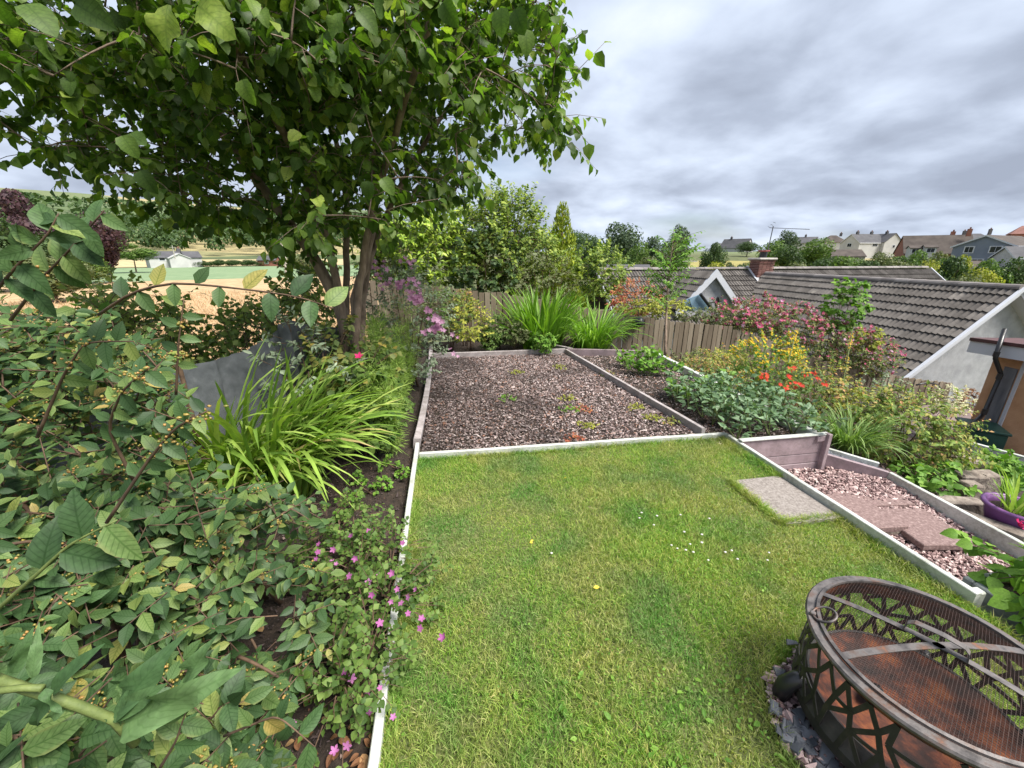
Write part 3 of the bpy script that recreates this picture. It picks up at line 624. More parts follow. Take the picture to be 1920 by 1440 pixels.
for r_ in range(nb_):
    z = cb_+0.04+r_*0.077
    for side in range(2):
        for k in range(4 if side == 0 else 3):
            o = link(bpy.data.objects.new('brick', me_b), ch); grow = 0.03 if r_ > nb_-3 else 0.0
            if side == 0: o.location = (chx-0.37+0.085+k*0.205-(0.035 if r_ % 2 else -0.0), chy-0.29-grow, z); o.scale = (0.93, 1, 1)
            else: o.location = (chx-0.36-grow, chy-0.21+k*0.21-(0.04 if r_ % 2 else 0), z); o.rotation_euler = (0, 0, R(90))
g = MB(); g.box((chx, chy, ct_+0.04), (0.98, 0.84, 0.10), bev=0.03); g.build('chimney_cap', M_mortar, bung)
M_terr = simple('terracotta', [(0.3, (0.22, 0.06, 0.06)), (0.7, (0.36, 0.12, 0.11))], 4, 0.8)
g = MB(); g.tube([(chx, chy, ct_+0.08), (chx, chy, ct_+0.36)], [0.17, 0.15], 12); g.build('chimney_pot', M_black, bung)
g = MB(); g.tube([(chx, chy, ct_+0.36), (chx, chy, ct_+0.39), (chx, chy, ct_+0.44)], [0.20, 0.27, 0.26], 12); g.build('pot_lid', M_terr, bung)
zs_ = lambda y: ZC2-(YC-y)*RC/HC+0.10
for s_ in (-1, 1):
    g = MB(); g.box((chx+s_*0.44, chy, zs_(chy)+0.03), (0.12, 0.95, 0.03), rotx(math.atan2(RC, HC))); g.build('flashing', M_upvc, bung)
g = MB(); g.box((chx, chy-0.46, zs_(chy-0.46)+0.04), (0.98, 0.30, 0.03), rotx(math.atan2(RC, HC))); g.build('flashing', M_upvc, bung)
# aerial on the chimney
M_alu = simple('aerial_metal', [(0.3, (0.10, 0.10, 0.11)), (0.7, (0.2, 0.2, 0.21))], 5, 0.4, metal=0.8, bmp=0)
ae = thing('tv_aerial', (chx+0.3, chy, 1.5), 'thin metal television aerial on a leaning mast at the chimney', 'aerial')
m0, m1 = atY(1438, 478, chy), atY(1450, 424, chy); g = MB(); g.tube([m0, m1], 0.022, 5); g.build('mast', M_alu, ae)
b0, b1 = atY(1443, 427, chy), atY(1518, 430, chy-1.0); g = MB(); g.tube([b0, b1], 0.014, 5); g.build('boom', M_alu, ae)
for k in range(9):
    p = b0+(b1-b0)*(k+1)/9.5; l_ = 0.22-0.012*k; g = MB(); g.tube([p-[0, l_, 0.02], p+[0, l_, 0.02]], 0.009, 4); g.build('element', M_alu, ae)
for k in range(3):
    g = MB(); p = b0+[0, 0, 0.10*k]; g.tube([p+[-0.1+0.12*k, -0.15, 0], p+[0.03+0.12*k, 0.15, 0.06]], 0.009, 4); g.build('reflector', M_alu, ae)
# ================================================================== fire pit
m, t, b = newmat('rusty_iron'); v = pos(t)
f = noise(t, v, 11, 7, 0.62)
lk(t, ramp(t, f, [(0.32, (0.018, 0.012, 0.011)), (0.45, (0.055, 0.022, 0.016)), (0.54, (0.15, 0.045, 0.022)), (0.66, (0.30, 0.095, 0.032)), (0.80, (0.13, 0.085, 0.07))]), b.inputs['Base Color'])
b.inputs['Roughness'].default_value = 0.75; b.inputs['Metallic'].default_value = 0.1; bump(t, b, noise(t, v, 90, 6), 0.5, 0.003); M_rust = m
m, t, b = newmat('weathered_iron'); v = pos(t)
f = noise(t, v, 16, 6, 0.6)
lk(t, ramp(t, f, [(0.35, (0.055, 0.050, 0.050)), (0.52, (0.15, 0.135, 0.13)), (0.62, (0.12, 0.08, 0.065)), (0.72, (0.28, 0.11, 0.05))]), b.inputs['Base Color'])
b.inputs['Roughness'].default_value = 0.55; b.inputs['Metallic'].default_value = 0.35; bump(t, b, noise(t, v, 120, 5), 0.35, 0.002); M_iron = m
M_darkiron = simple('dark_iron', [(0.3, (0.012, 0.011, 0.011)), (0.6, (0.030, 0.027, 0.026)), (0.8, (0.075, 0.050, 0.040))], 20, 0.6, 6, metal=0.2, bmp=0.3, bdist=0.003)
M_wire = simple('wire', [(0.3, (0.012, 0.009, 0.008)), (0.7, (0.06, 0.028, 0.02))], 30, 0.6, metal=0.3, bmp=0)
def strap(pts, nrm, w, th):
    pts = np.asarray(pts, float); nrm = np.asarray(nrm, float); n = len(pts)
    nrm = np.broadcast_to(nrm, pts.shape); tg = np.gradient(pts, axis=0); s_ = np.cross(tg, nrm); s_ /= np.linalg.norm(s_, axis=1)[:, None]+1e-9
    u = np.cross(s_, tg); u /= np.linalg.norm(u, axis=1)[:, None]+1e-9
    V = np.stack([pts-s_*w/2-u*th/2, pts+s_*w/2-u*th/2, pts+s_*w/2+u*th/2, pts-s_*w/2+u*th/2], 1).reshape(-1, 3)
    i, j = np.meshgrid(np.arange(n-1), np.arange(4), indexing='ij'); q_ = np.stack([i*4+j, i*4+(j+1) % 4, (i+1)*4+(j+1) % 4, (i+1)*4+j], -1).reshape(-1, 4)
    return V, [q_, np.array([[3, 2, 1, 0], [n*4-4, n*4-3, n*4-2, n*4-1]])]
fx0, fy0, FZ = 1.54, 0.74, 0.35
fp = thing('fire_pit', (fx0, fy0, 0.0), 'rusty round iron fire pit with cut-out sides and mesh spark screen', 'fire pit')
def ring(r, z, n=64): a = np.linspace(0, 2*np.pi, n+1); return np.c_[fx0+r*np.cos(a), fy0+r*np.sin(a), np.full(n+1, z)]
def lathe(prof, n=64):
    a = np.linspace(0, 2*np.pi, n, endpoint=False); V = np.array([[fx0+r*math.cos(s), fy0+r*math.sin(s), z] for r, z in prof for s in a]); k = len(prof)
    i, j = np.meshgrid(np.arange(k-1), np.arange(n), indexing='ij'); return V, [np.stack([i*n+j, i*n+(j+1) % n, (i+1)*n+(j+1) % n, (i+1)*n+j], -1).reshape(-1, 4)]
g = MB(); g.add(*lathe([(0.346, 0.338), (0.350, 0.350), (0.345, 0.357), (0.318, 0.357), (0.314, 0.350), (0.316, 0.338), (0.346, 0.338)])); g.build('rim', M_iron, fp, smooth=False)
g = MB(); g.add(*lathe([(0.315, 0.345), (0.312, 0.300), (0.315, 0.300), (0.319, 0.345)])); g.build('collar', M_rust, fp, smooth=True)
g = MB(); g.add(*lathe([(0.295, 0.115), (0.25, 0.085), (0.17, 0.062), (0.08, 0.052), (0.001, 0.05)])); g.build('bowl', M_rust, fp, smooth=True)
g = MB(); g.add(*lathe([(0.335, 0.066), (0.335, 0.028), (0.290, 0.028), (0.292, 0.115), (0.30, 0.118), (0.335, 0.066)])); g.build('base_ring', M_darkiron, fp, smooth=False)
nseg = 30; lev = [(0.318, 0.302), (0.328, 0.235), (0.334, 0.155), (0.334, 0.066)]; nodes = []
for L_, (r_, z_) in enumerate(lev):
    row = []
    for k in range(nseg):
        a = (k+(0.5 if L_ % 2 else 0)+(rng.normal(0, 0.2) if 0 < L_ < 3 else 0))*6.28319/nseg; zz_ = z_+(rng.normal(0, 0.014) if 0 < L_ < 3 else 0)
        row.append((a, r_, zz_))
    nodes.append(row)
lat = MB()
def strut(p, q_):
    da = (q_[0]-p[0]+math.pi) % (2*math.pi)-math.pi; pts = []
    for s in np.linspace(0, 1, 4): a = p[0]+da*s; r_ = p[1]+(q_[1]-p[1])*s; pts.append((fx0+r_*math.cos(a), fy0+r_*math.sin(a), p[2]+(q_[2]-p[2])*s))
    pts = np.array(pts); nr = np.c_[pts[:, 0]-fx0, pts[:, 1]-fy0, np.zeros(4)]; lat.add(*strap(pts, nr, 0.0155, 0.003))
for L_ in range(3):
    for k in range(nseg):
        up = nodes[L_][k]; d0 = nodes[L_+1][k if L_ % 2 == 0 else (k+1) % nseg]; d1 = nodes[L_+1][(k-1) % nseg if L_ % 2 == 0 else k]
        if rng.random() < 0.9: strut(up, d0)
        if rng.random() < 0.85: strut(up, d1)
        if L_ < 2 and rng.random() < 0.55: strut(nodes[L_+1][k], nodes[L_+1][(k+1) % nseg])
lat.build('cutout_wall', M_darkiron, fp)
def dome(x, y): r2 = (x*x+y*y)/0.316**2; return 0.357+0.040*(1-np.clip(r2, 0, 1))
wm = MB()
for k in np.arange(-0.309, 0.31, 0.0082):
    h = math.sqrt(max(0.313**2-k*k, 1e-4)); s = np.linspace(-h, h, 15)
    for ori in (0, 1):
        x, y = (s, np.full(15, k)) if ori else (np.full(15, k), s)
        c_, s_ = math.cos(0.5), math.sin(0.5); X_, Y_ = x*c_-y*s_, x*s_+y*c_
        wm.add(*strap(np.c_[fx0+X_, fy0+Y_, dome(x, y)], [0, 0, 1], 0.0011, 0.0008))
sc_ = wm.build('spark_screen', M_wire, fp); sc_['kind'] = 'stuff'
g = MB(); g.add(*lathe([(0.318, 0.358), (0.318, 0.366), (0.308, 0.368), (0.307, 0.360)])); sr = g.build('screen_ring', M_iron, fp)
def arc(ang, side=0.0, n=22):
    s = np.linspace(-0.315, 0.315, n); x = s*math.cos(ang)-side*math.sin(ang); y = s*math.sin(ang)+side*math.cos(ang); k = x*x+y*y < 0.317**2
    x, y = x[k], y[k]; return np.c_[fx0+x, fy0+y, dome(x, y)+0.004]
for ang in (R(-8), R(-62)):
    g = MB(); g.add(*strap(arc(ang), [0, 0, 1], 0.023, 0.003)); g.build('screen_strap', M_iron, fp)
a = R(-62); hp = np.array([[-0.085, 0.0], [-0.08, 0.03], [-0.065, 0.042], [0, 0.046], [0.05, 0.042], [0.062, 0.03], [0.066, 0.0]]); pts = np.array([[fx0+s*math.cos(a), fy0+s*math.sin(a), dome(s*math.cos(a), s*math.sin(a))+h+0.004] for s, h in hp])
g = MB(); g.add(*strap(pts, [math.sin(-a), math.cos(a), 0.0001], 0.003, 0.024)); g.build('screen_handle', M_iron, fp)
rc = P(1545, 1150, 1.30); rc = at(1546, 1152, 0.375); a = np.linspace(0, 2*np.pi, 25); d = np.array([rc[0]-fx0, rc[1]-fy0, 0]); d /= np.linalg.norm(d); sde = np.array([-d[1], d[0], 0]); upv = np.array([0, 0, 1])*0.42-d*0.9
g = MB(); g.tube([rc+0.036*(math.cos(s)*sde+math.sin(s)*upv) for s in a], 0.0042, 7, cap=False); g.build('ring_handle', M_iron, fp, smooth=True)
g = MB(); pp = rc-0.036*upv*1.0; g.box(pp, (0.018, 0.018, 0.02), rotz(0.6), bev=0.003); g.build('ring_lug', M_iron, fp)
for ang in (150, 270, 30):
    a = R(ang); dr = np.array([math.cos(a), math.sin(a), 0]); c0 = np.array([fx0, fy0, 0])
    g = MB(); g.tube([c0+dr*0.30+[0, 0, 0.10], c0+dr*0.335+[0, 0, 0.085], c0+dr*0.365+[0, 0, 0.04], c0+dr*0.375+[0, 0, -0.02]], [0.02, 0.028, 0.032, 0.03], 10); g.build('foot', M_black, fp, smooth=True)
M_char = simple('charcoal', [(0.3, (0.006, 0.006, 0.007)), (0.7, (0.03, 0.03, 0.032))], 40, 0.8, bmp=1, bdist=0.01)
ck = MB(); V, Fs = chip_templates(1, 'peb', True)[0]; ck.add(V*[0.055, 0.03, 0.022] @ rotz(0.4).T+[fx0-0.06, fy0+0.075, 0.085], Fs); tag(ck.build('charred_log', M_charc if False else M_char, smooth=True), 'charred black lump lying in the rusty fire pit bowl', 'charcoal')
# ================================================================== planters and pot
M_trough = simple('grey_trough', [(0.25, (0.10, 0.115, 0.115)), (0.55, (0.185, 0.205, 0.20)), (0.8, (0.27, 0.29, 0.28))], 16, 0.85, 7, bmp=0.6, bdist=0.006, bscale=60, stretch=(1, 1, 2.5))
tr = thing('stone_trough', (2.95, 1.0, -0.45), 'grey stone trough of leafy geranium by the end of the lawn board', 'planter')
tx0, tx1, ty0, ty1, tz0, tz1 = 2.66, 3.18, 0.62, 1.30, -0.32, -0.015
for c_, s_ in ((((tx0+tx1)/2, ty1-0.02, (tz0+tz1)/2), (tx1-tx0, 0.04, tz1-tz0)), (((tx0+tx1)/2, ty0+0.02, (tz0+tz1)/2), (tx1-tx0, 0.04, tz1-tz0)), ((tx0+0.02, (ty0+ty1)/2, (tz0+tz1)/2), (0.04, ty1-ty0-0.082, tz1-tz0-0.004)), ((tx1-0.02, (ty0+ty1)/2, (tz0+tz1)/2), (0.04, ty1-ty0-0.082, tz1-tz0-0.004))):
    g = MB(); g.box(c_, s_, bev=0.006); g.build('side', M_trough, tr)
g = MB(); g.box(((tx0+tx1)/2, (ty0+ty1)/2, tz1-0.06), (tx1-tx0-0.09, ty1-ty0-0.09, 0.04)); g.build('compost', M_soil, tr)
slab('post_end', (2.585, 1.20, -0.15), (0.075, 0.045, 0.30), 0.0, M_white, 'stub of white painted post at the end of the lawn board', cat='post')
pc = at(1905, 965, -0.42); pc = np.array([pc[0]+0.06, pc[1]+0.02, -0.60])
M_purple = simple('purple_plastic', [(0.3, (0.16, 0.055, 0.20)), (0.7, (0.26, 0.11, 0.31))], 3, 0.4, bmp=0)
def lathe_at(c, prof, n=28):
    a = np.linspace(0, 2*np.pi, n, endpoint=False); V = np.array([[c[0]+r*math.cos(s), c[1]+r*math.sin(s), c[2]+z] for r, z in prof for s in a]); k = len(prof)
    i, j = np.meshgrid(np.arange(k-1), np.arange(n), indexing='ij'); return V, [np.stack([i*n+j, i*n+(j+1) % n, (i+1)*n+(j+1) % n, (i+1)*n+j], -1).reshape(-1, 4)]
pot = thing('plant_pot', pc, 'round purple plastic pot holding upright iris leaves', 'plant pot')
g = MB(); g.add(*lathe_at(pc, [(0.001, 0), (0.15, 0), (0.20, 0.20), (0.205, 0.22), (0.19, 0.22), (0.185, 0.17)])); g.build('body', M_purple, pot, smooth=True)
g = MB(); g.add(*lathe_at(pc, [(0.205, 0.205), (0.222, 0.21), (0.222, 0.232), (0.195, 0.236), (0.19, 0.215)])); g.build('rim', M_purple, pot, smooth=True)
g = MB(); g.add(*lathe_at(pc, [(0.188, 0.17), (0.001, 0.175)])); g.build('compost', M_soil, pot)
# stone blocks of the rough steps
blk = [((1760, 1792, 935), -0.52, 0.30, 0.14, 0.10, 'long brown stone block at foot of rough garden steps'), ((1810, 1850, 938), -0.53, 0.28, 0.14, 0.10, 'orange tinted stone block beside the iris pot'),
       ((1822, 0, 905), -0.60, 0.16, 0.13, 0.11, 'small stone block standing in the rough garden steps'), ((1820, 0, 888), -0.62, 0.24, 0.16, 0.13, 'square cut stone block in middle of rough steps'),
       ((1851, 0, 886), -0.64, 0.20, 0.16, 0.13, 'stone block at right end of rough garden steps'), ((1818, 0, 862), -0.70, 0.34, 0.16, 0.08, 'flat stone block partly hidden by shrub leaves'), ((1790, 0, 852), -0.72, 0.26, 0.14, 0.07, 'topmost pale stone block of the rough garden steps')]
for (px_, _, py_), z_, w_, d_, h_, lab in blk:
    p = at(px_, py_, z_); g = MB(); V, Fs = boxgeo((w_, d_, h_*1.6), 0.012); V = V+rng.normal(0, 0.004, V.shape); g.add(V @ rotz(-0.25+rng.normal(0, .08)).T+[p[0], p[1], z_-h_*0.8], Fs, rng.random()); tag(g.build('stone_block', M_stone), lab, 'stone block')
g = MB(); p0, p1 = at(1765, 955, -0.50), at(1915, 1012, -0.50); board('stone_kerb', (p0[0]+.03, p0[1], -0.47), (p1[0]+0.1, p1[1]-0.05, -0.47), 0.13, 0.14, M_stone, 'long rough stone kerb beside the white path board', 'kerb')
# ================================================================== annexe at the right edge, oil box, terrace
M_tan = simple('tan_render', [(0.3, (0.42, 0.225, 0.115)), (0.6, (0.55, 0.32, 0.18)), (0.8, (0.60, 0.40, 0.26))], 3.0, 0.95, 6, bmp=0.7, bdist=0.01, bscale=60)
M_greybrd = simple('grey_board', [(0.3, (0.09, 0.095, 0.11)), (0.6, (0.18, 0.185, 0.20)), (0.8, (0.28, 0.27, 0.27))], 4, 0.8, 6, stretch=(2, 2, 0.4))
M_maroon = simple('maroon_trim', [(0.3, (0.055, 0.02, 0.02)), (0.7, (0.10, 0.04, 0.038))], 5, 0.6)
an = thing('annexe', P(1885, 760, 8.0)*[1, 1, 0]+[0, 0, -2.5], 'tan rendered outbuilding corner with white soffit and black pipe', 'outbuilding')
A0, A1 = P(1845, 720, 8.15), P(1906, 720, 7.6); A0[2] = A1[2] = 0
dA = (A1-A0); dA /= np.linalg.norm(dA); nA = np.array([dA[1], -dA[0], 0]); zt_, zb_ = -0.16, -2.9
def wallq(nm, p, q_, mat, z0=zb_, z1=zt_, th=0.0, host=an):
    g = MB(); n_ = np.array([q_[1]-p[1], p[0]-q_[0], 0]); n_ = n_/np.linalg.norm(n_)*th
    V = [p+[0, 0, z0], q_+[0, 0, z0], q_+[0, 0, z1], p+[0, 0, z1]]; V = np.array(V)
    V = np.r_[V+n_, V-n_*0-n_/max(th, 1e-6)*0.1]; g.add(V, [np.array([[0, 1, 2, 3], [7, 6, 5, 4], [1, 5, 6, 2], [4, 0, 3, 7], [3, 2, 6, 7]])]); return g.build(nm, mat, host)
wallq('wall', A0, A1, M_tan, th=0.001)
B1 = A1+np.array([dA[1]*-1, dA[0], 0])*0+(rotz(R(38)) @ dA)*3.0
wallq('wall', A1+dA*0.03, B1, M_tan, th=0.001)
wallq('corner_bead', A1-dA*0.02, A1+dA*0.035, M_upvc, th=0.02)
wallq('grey_panel', A0+dA*0.25, A0+dA*0.47, M_greybrd, z0=-1.95, z1=-0.45, th=0.02)
E0 = A0-dA*0.25; E1 = A1+dA*2.5
for nm, mat, z0, z1, off in (('soffit_board', M_upvc, zt_-0.12, zt_+0.11, 0.30), ('roof_edge', M_maroon, zt_+0.115, zt_+0.18, 0.33)):
    g = MB(); V = [E0+nA*off+[0, 0, z0], E1+nA*off+[0, 0, z0+0.2], E1+nA*off+[0, 0, z1+0.2], E0+nA*off+[0, 0, z1]]; V = np.array(V); V = np.r_[V, V-nA*(off+0.6)]
    g.add(V, [np.array([[0, 1, 2, 3], [7, 6, 5, 4], [3, 2, 6, 7], [1, 0, 4, 5], [4, 0, 3, 7]])]); g.build(nm, mat, an)
dp = lambda px_, py_, k: P(px_, py_, k)
g = MB(); g.tube([dp(1884, 617, 7.55), dp(1868, 664, 7.55), dp(1866, 672, 7.55), dp(1876, 700, 7.75), dp(1872, 712, 7.78), dp(1846, 772, 7.80), dp(1838, 782, 7.75), dp(1822, 796, 7.6), dp(1815, 815, 7.6)], 0.036, 9); g.build('downpipe', M_black, an, smooth=True)
for pxk, pyk in ((1868, 664), (1874, 706), (1846, 772)):
    p = dp(pxk, pyk, 7.7 if pyk > 690 else 7.55); g = MB(); g.tube([p-[0, 0, 0.05], p+[0.005, 0, 0.05]], 0.045, 9); g.build('pipe_collar', M_black, an)
M_green = simple('green_box', [(0.3, (0.012, 0.050, 0.036)), (0.7, (0.022, 0.085, 0.062))], 3, 0.45, bmp=0.1)
G0, G1 = at(1815, 803, -1.55), at(1893, 816, -1.55); dG = G1-G0; LG = np.linalg.norm(dG); dG /= LG; nG = np.array([dG[1], -dG[0], 0]); rg_ = math.atan2(dG[1], dG[0])
gb = thing('storage_box', (G0+G1)/2-[0, 0, .6], 'dark green storage box standing against tan outbuilding', 'storage box')
cG = (G0+G1)/2-nG*0.35; g = MB(); g.box(cG-[0, 0, 0.36], (LG, 0.7, 0.66), rotz(rg_), bev=0.01); g.build('body', M_green, gb)
g = MB(); g.box(cG-[0, 0, 0.015], (LG+0.06, 0.76, 0.05), rotz(rg_) @ rotx(-0.04), bev=0.012); g.build('lid', M_green, gb)
M_pave = simple('brown_paving', [(0.3, (0.12, 0.085, 0.08)), (0.7, (0.22, 0.165, 0.16))], 6, 0.9)
sheet('terrace', [(7.2, 2.0), (13.5, 2.0), (13.5, 8.0), (9.5, 7.6), (7.2, 4.2)], -2.12, M_pave)
p0, p1 = at(1812, 826, -1.35), at(1935, 868, -1.35); board('terrace_edge', (p0[0], p0[1], -1.35), (p1[0]+0.3, p1[1]-0.2, -1.35), 0.06, 0.9, M_white, 'white edged low wall in front of green storage box', 'low wall')
# ================================================================== houses beyond
def hmat(name, a, b_, sc=0.6): return simple(name, [(0.3, a), (0.7, b_)], sc, 0.9, bmp=0)
M_ww = hmat('white_wall', (0.40, 0.40, 0.395), (0.48, 0.48, 0.47)); M_cream = hmat('cream_wall', (0.34, 0.32, 0.28), (0.42, 0.40, 0.35)); M_bgrey = hmat('blue_grey_wall', (0.16, 0.185, 0.235), (0.21, 0.24, 0.295)); M_bw = hmat('brick_wall', (0.20, 0.075, 0.05), (0.29, 0.12, 0.085), 2)
M_sr = hmat('slate_roof', (0.055, 0.055, 0.062), (0.095, 0.093, 0.10)); M_br = hmat('brown_roof', (0.042, 0.032, 0.028), (0.085, 0.068, 0.058)); M_rr = hmat('red_roof', (0.17, 0.075, 0.06), (0.25, 0.12, 0.10)); M_pr = hmat('pale_roof', (0.45, 0.46, 0.48), (0.55, 0.56, 0.58))
m, t, b = newmat('window_glass'); b.inputs['Base Color'].default_value = (0.02, 0.024, 0.03, 1); b.inputs['Roughness'].default_value = 0.12; M_glass = m
def house(name, px_, py_, D, rot, L, Wd, eave, rise, wm_, rm, label, hip=0.0, chim=(), wins=(), over=0.25, fascia=None, cat='house'):
    """ridge runs along local x; rot is measured against the line of sight; wins: (face, u, z, w, h) on 'f' long front face or 'g' left gable, 'h' right gable"""
    D = D*(2.1 if px_ > 1700 else 2.0 if px_ > 1590 else 1.9 if px_ > 1450 else 1.6 if px_ > 1300 else 1.0); base = atD(px_, py_, D); az = math.atan2(base[0], base[1]); th = -az+R(rot); Rm = rotz(th)
    h = thing(name, base, label, cat, None); TT = lambda V: np.asarray(V, float) @ Rm.T+base
    def bld(nm, V, Fs, mat, host=h): g = MB(); g.add(TT(V), Fs, rng.random()); return g.build(nm, mat, host)
    x, y, o = L/2, Wd/2, over; zr_ = eave+rise
    bld('wall', [(-x, -y, -3), (x, -y, -3), (x, y, -3), (-x, y, -3), (-x, -y, eave), (x, -y, eave), (x, y, eave), (-x, y, eave), (-x+hip*0.99, 0, zr_-0.08 if not hip else eave), (x-hip*0.99, 0, zr_-0.08 if not hip else eave)],
        [np.array([[0, 1, 5, 4], [2, 3, 7, 6]]), np.array([[1, 2, 6, 9, 5], [3, 0, 4, 8, 7]])], wm_)
    k = rise/y; ze = eave-o*k; xr = x+o-hip
    V = [(-x-o, -y-o, ze), (x+o, -y-o, ze), (x+o, y+o, ze), (-x-o, y+o, ze), (-xr, 0, zr_), (xr, 0, zr_)]; V2 = [(a_, b2, c_-0.18) for a_, b2, c_ in V]
    q_ = [[0, 1, 5, 4], [2, 3, 4, 5], [7, 6, 10, 11], [9, 8, 11, 10], [6, 7, 1, 0], [8, 9, 3, 2]]; t_ = []
    if hip: t_ = [[1, 2, 5], [3, 0, 4]]
    else: q_ += [[7, 11, 5, 1], [11, 8, 2, 5], [9, 10, 4, 3], [10, 6, 0, 4]]
    rf = bld('roof', V+V2, [np.array(q_)]+([np.array(t_)] if t_ else []), rm)
    if fascia:
        for sx_ in (-1, 1):
            for sy_ in (-1, 1):
                p = np.array([sx_*(x+o+0.03), 0, zr_+0.02]); q2 = np.array([sx_*(x+o+0.03), sy_*(y+o), ze+0.02]); dz = np.array([0, 0, -0.3])
                bld('bargeboard', [p, q2, q2+dz, p+dz], [np.array([[0, 1, 2, 3]])], fascia)
        bld('fascia', [(-x-o, -y-o-0.03, ze+0.02), (x+o, -y-o-0.03, ze+0.02), (x+o, -y-o-0.03, ze-0.25), (-x-o, -y-o-0.03, ze-0.25)], [np.array([[3, 2, 1, 0]])], fascia)
    for cx_, cy_, ch_ in chim:
        ch_ = 0.6+ch_*0.45
        V_, Fs_ = boxgeo((0.9, 0.7, ch_)); g = MB(); g.add(TT(V_+[cx_, cy_, zr_+ch_/2-0.5]), Fs_); c_ = g.build('chimney', M_bw if wm_ is M_bw else M_sr, h)
        V_, Fs_ = boxgeo((0.3, 0.3, 0.5)); g = MB(); g.add(TT(V_+[cx_, cy_, zr_+ch_-0.3]), Fs_); g.build('chimney_pot', M_rr, c_)
    for fc, u, z_, w_, h_ in wins:
        ax = {'f': ((1, 0, 0), (u, -y-0.05, z_)), 'g': ((0, 1, 0), (-x-0.05, u, z_)), 'h': ((0, 1, 0), (x+0.05, u, z_))}[fc]
        ee = np.array(ax[0], float); c_ = np.array(ax[1]); nn = {'f': (0, -1, 0), 'g': (-1, 0, 0), 'h': (1, 0, 0)}[fc]; nn = np.array(nn, float); up_ = np.array([0, 0, 1.0])
        def rect(w2, h2, d_, du=0.0): return [c_+nn*d_+ee*(s1*w2/2+du)+up_*s2*h2/2 for s1, s2 in ((-1, -1), (1, -1), (1, 1), (-1, 1))]
        fr = bld('window', rect(w_+0.3, h_+0.3, 0.0)+rect(w_+0.3, h_+0.3, -0.1), [np.array([[0, 1, 2, 3], [0, 4, 5, 1], [2, 6, 7, 3], [1, 5, 6, 2], [3, 7, 4, 0]])], M_upvc)
        npn = 1 if w_ < 1.3 else 2 if w_ < 2.2 else 3
        for i_ in range(npn):
            pw = w_/npn-0.08; bld('pane', rect(pw, h_, 0.03, -w_/2+(i_+0.5)*w_/npn), [np.array([[0, 1, 2, 3]])], M_glass, fr)
    return h
house('house', 1378, 477, 150, -28, 13, 8, 3.2, 4.2, M_ww, M_sr, 'cream gabled house with slate roof above the yellow meadow', wins=(('g', -1.6, 1.8, 1.1, 2.0), ('g', 1.6, 1.8, 1.1, 2.0), ('g', 0, 4.2, 1, 1.2)), chim=((-3, 0, 1.8),))
house('house', 1362, 478, 165, 35, 15, 7, 3.0, 3.2, M_cream, M_sr, 'long low slate roofed house right of the cream gabled house')
house('house', 1505, 470, 150, 8, 11, 8, 4.2, 3.0, M_ww, M_sr, 'pale house with grey roof behind the round bush', chim=((0, 0, 2.2),), wins=(('f', -2, 3, 1.2, 1.2), ('f', 2, 3, 1.2, 1.2)))
house('house', 1556, 470, 135, 20, 9, 9, 4.0, 3.0, M_ww, M_br, 'hipped brown roofed house left of the white twin gabled house', hip=3.6, chim=((3, 0, 2.0),))
house('house', 1612, 480, 112, 47, 12, 8.5, 5.2, 3.3, M_ww, M_sr, 'white two storey house with slate roof and twin chimneys', chim=((-3.6, 0, 1.8), (2.8, 0, 1.8)), wins=(('g', 0, 4.2, 1.8, 1.2), ('f', 1.0, 4.2, 2.2, 1.0), ('g', 0.4, 1.2, 1.6, 0.8)), fascia=M_upvc)
house('house', 1652, 478, 114, -48, 8, 7, 5.0, 3.2, M_ww, M_sr, 'white wing with pale gable right of the white two storey house', chim=((0, 0, 1.6),), wins=(('h', 0.5, 3.2, 0.9, 0.9),))
house('house', 1572, 491, 92, 25, 11, 7.0, 1.9, 2.0, M_cream, M_br, 'brown roofed bungalow below the white two storey house', wins=(('f', -2, 0.9, 1.4, 0.9),))
house('house', 1741, 491, 84, 16, 14.5, 10, 2.6, 4.9, M_bw, M_br, 'brick chalet house with long mossy brown roof', chim=((3.5, 0.5, 1.9), (6.0, -2.0, 3.0)), wins=(('f', -4.2, 1.2, 1.8, 1.1), ('f', -1.0, 1.2, 1.5, 1.1)))
house('dormer', 1712, 474, 79.5, 16, 2.4, 3, 1.4, 0.6, M_ww, M_br, 'left white dormer on the brown chalet roof', wins=(('f', 0, 0.5, 1.6, 1.0),), cat='dormer')
house('dormer', 1740, 473, 79.0, 16, 2.4, 3, 1.4, 0.6, M_ww, M_br, 'right white dormer on the brown chalet roof', wins=(('f', 0, 0.5, 1.6, 1.0),), cat='dormer')
house('house', 1816, 478, 118, 30, 11, 10, 4.6, 3.4, M_ww, M_sr, 'white house with grey hipped roof behind the brick chalet', hip=4.2, chim=((-3.6, 0, 2.2), (4.2, 0, 3.4)))
house('house', 1862, 501, 66, 72, 15, 9.2, 4.4, 2.1, M_bgrey, M_br, 'blue grey two storey house with white windows', fascia=M_upvc, wins=(('g', -1.9, 3.6, 1.6, 1.1), ('g', 2.0, 3.6, 1.3, 1.1), ('g', 0.6, 1.1, 2.4, 1.1)), over=0.35)
house('house_extension', 1812, 500, 68, 72, 4, 4, 2.2, 1.2, M_bgrey, M_pr, 'blue grey lean-to with pale roof at left of blue house', wins=(('g', 0, 1.0, 2.2, 1.1),), cat='extension')
house('garage', 1816, 507, 60, 60, 5, 4, 0.9, 1.0, M_cream, M_br, 'cream garage gable below the blue grey house', fascia=M_upvc, cat='garage')
house('house', 1935, 512, 62, 30, 10, 7, 3.0, 2.0, M_ww, M_sr, 'white walled house with sloping roof at the right picture edge', fascia=M_upvc)
house('house', 1925, 462, 130, 10, 12, 8, 5, 3, M_bw, M_rr, 'red roofed house on the skyline at far right', hip=3.0)
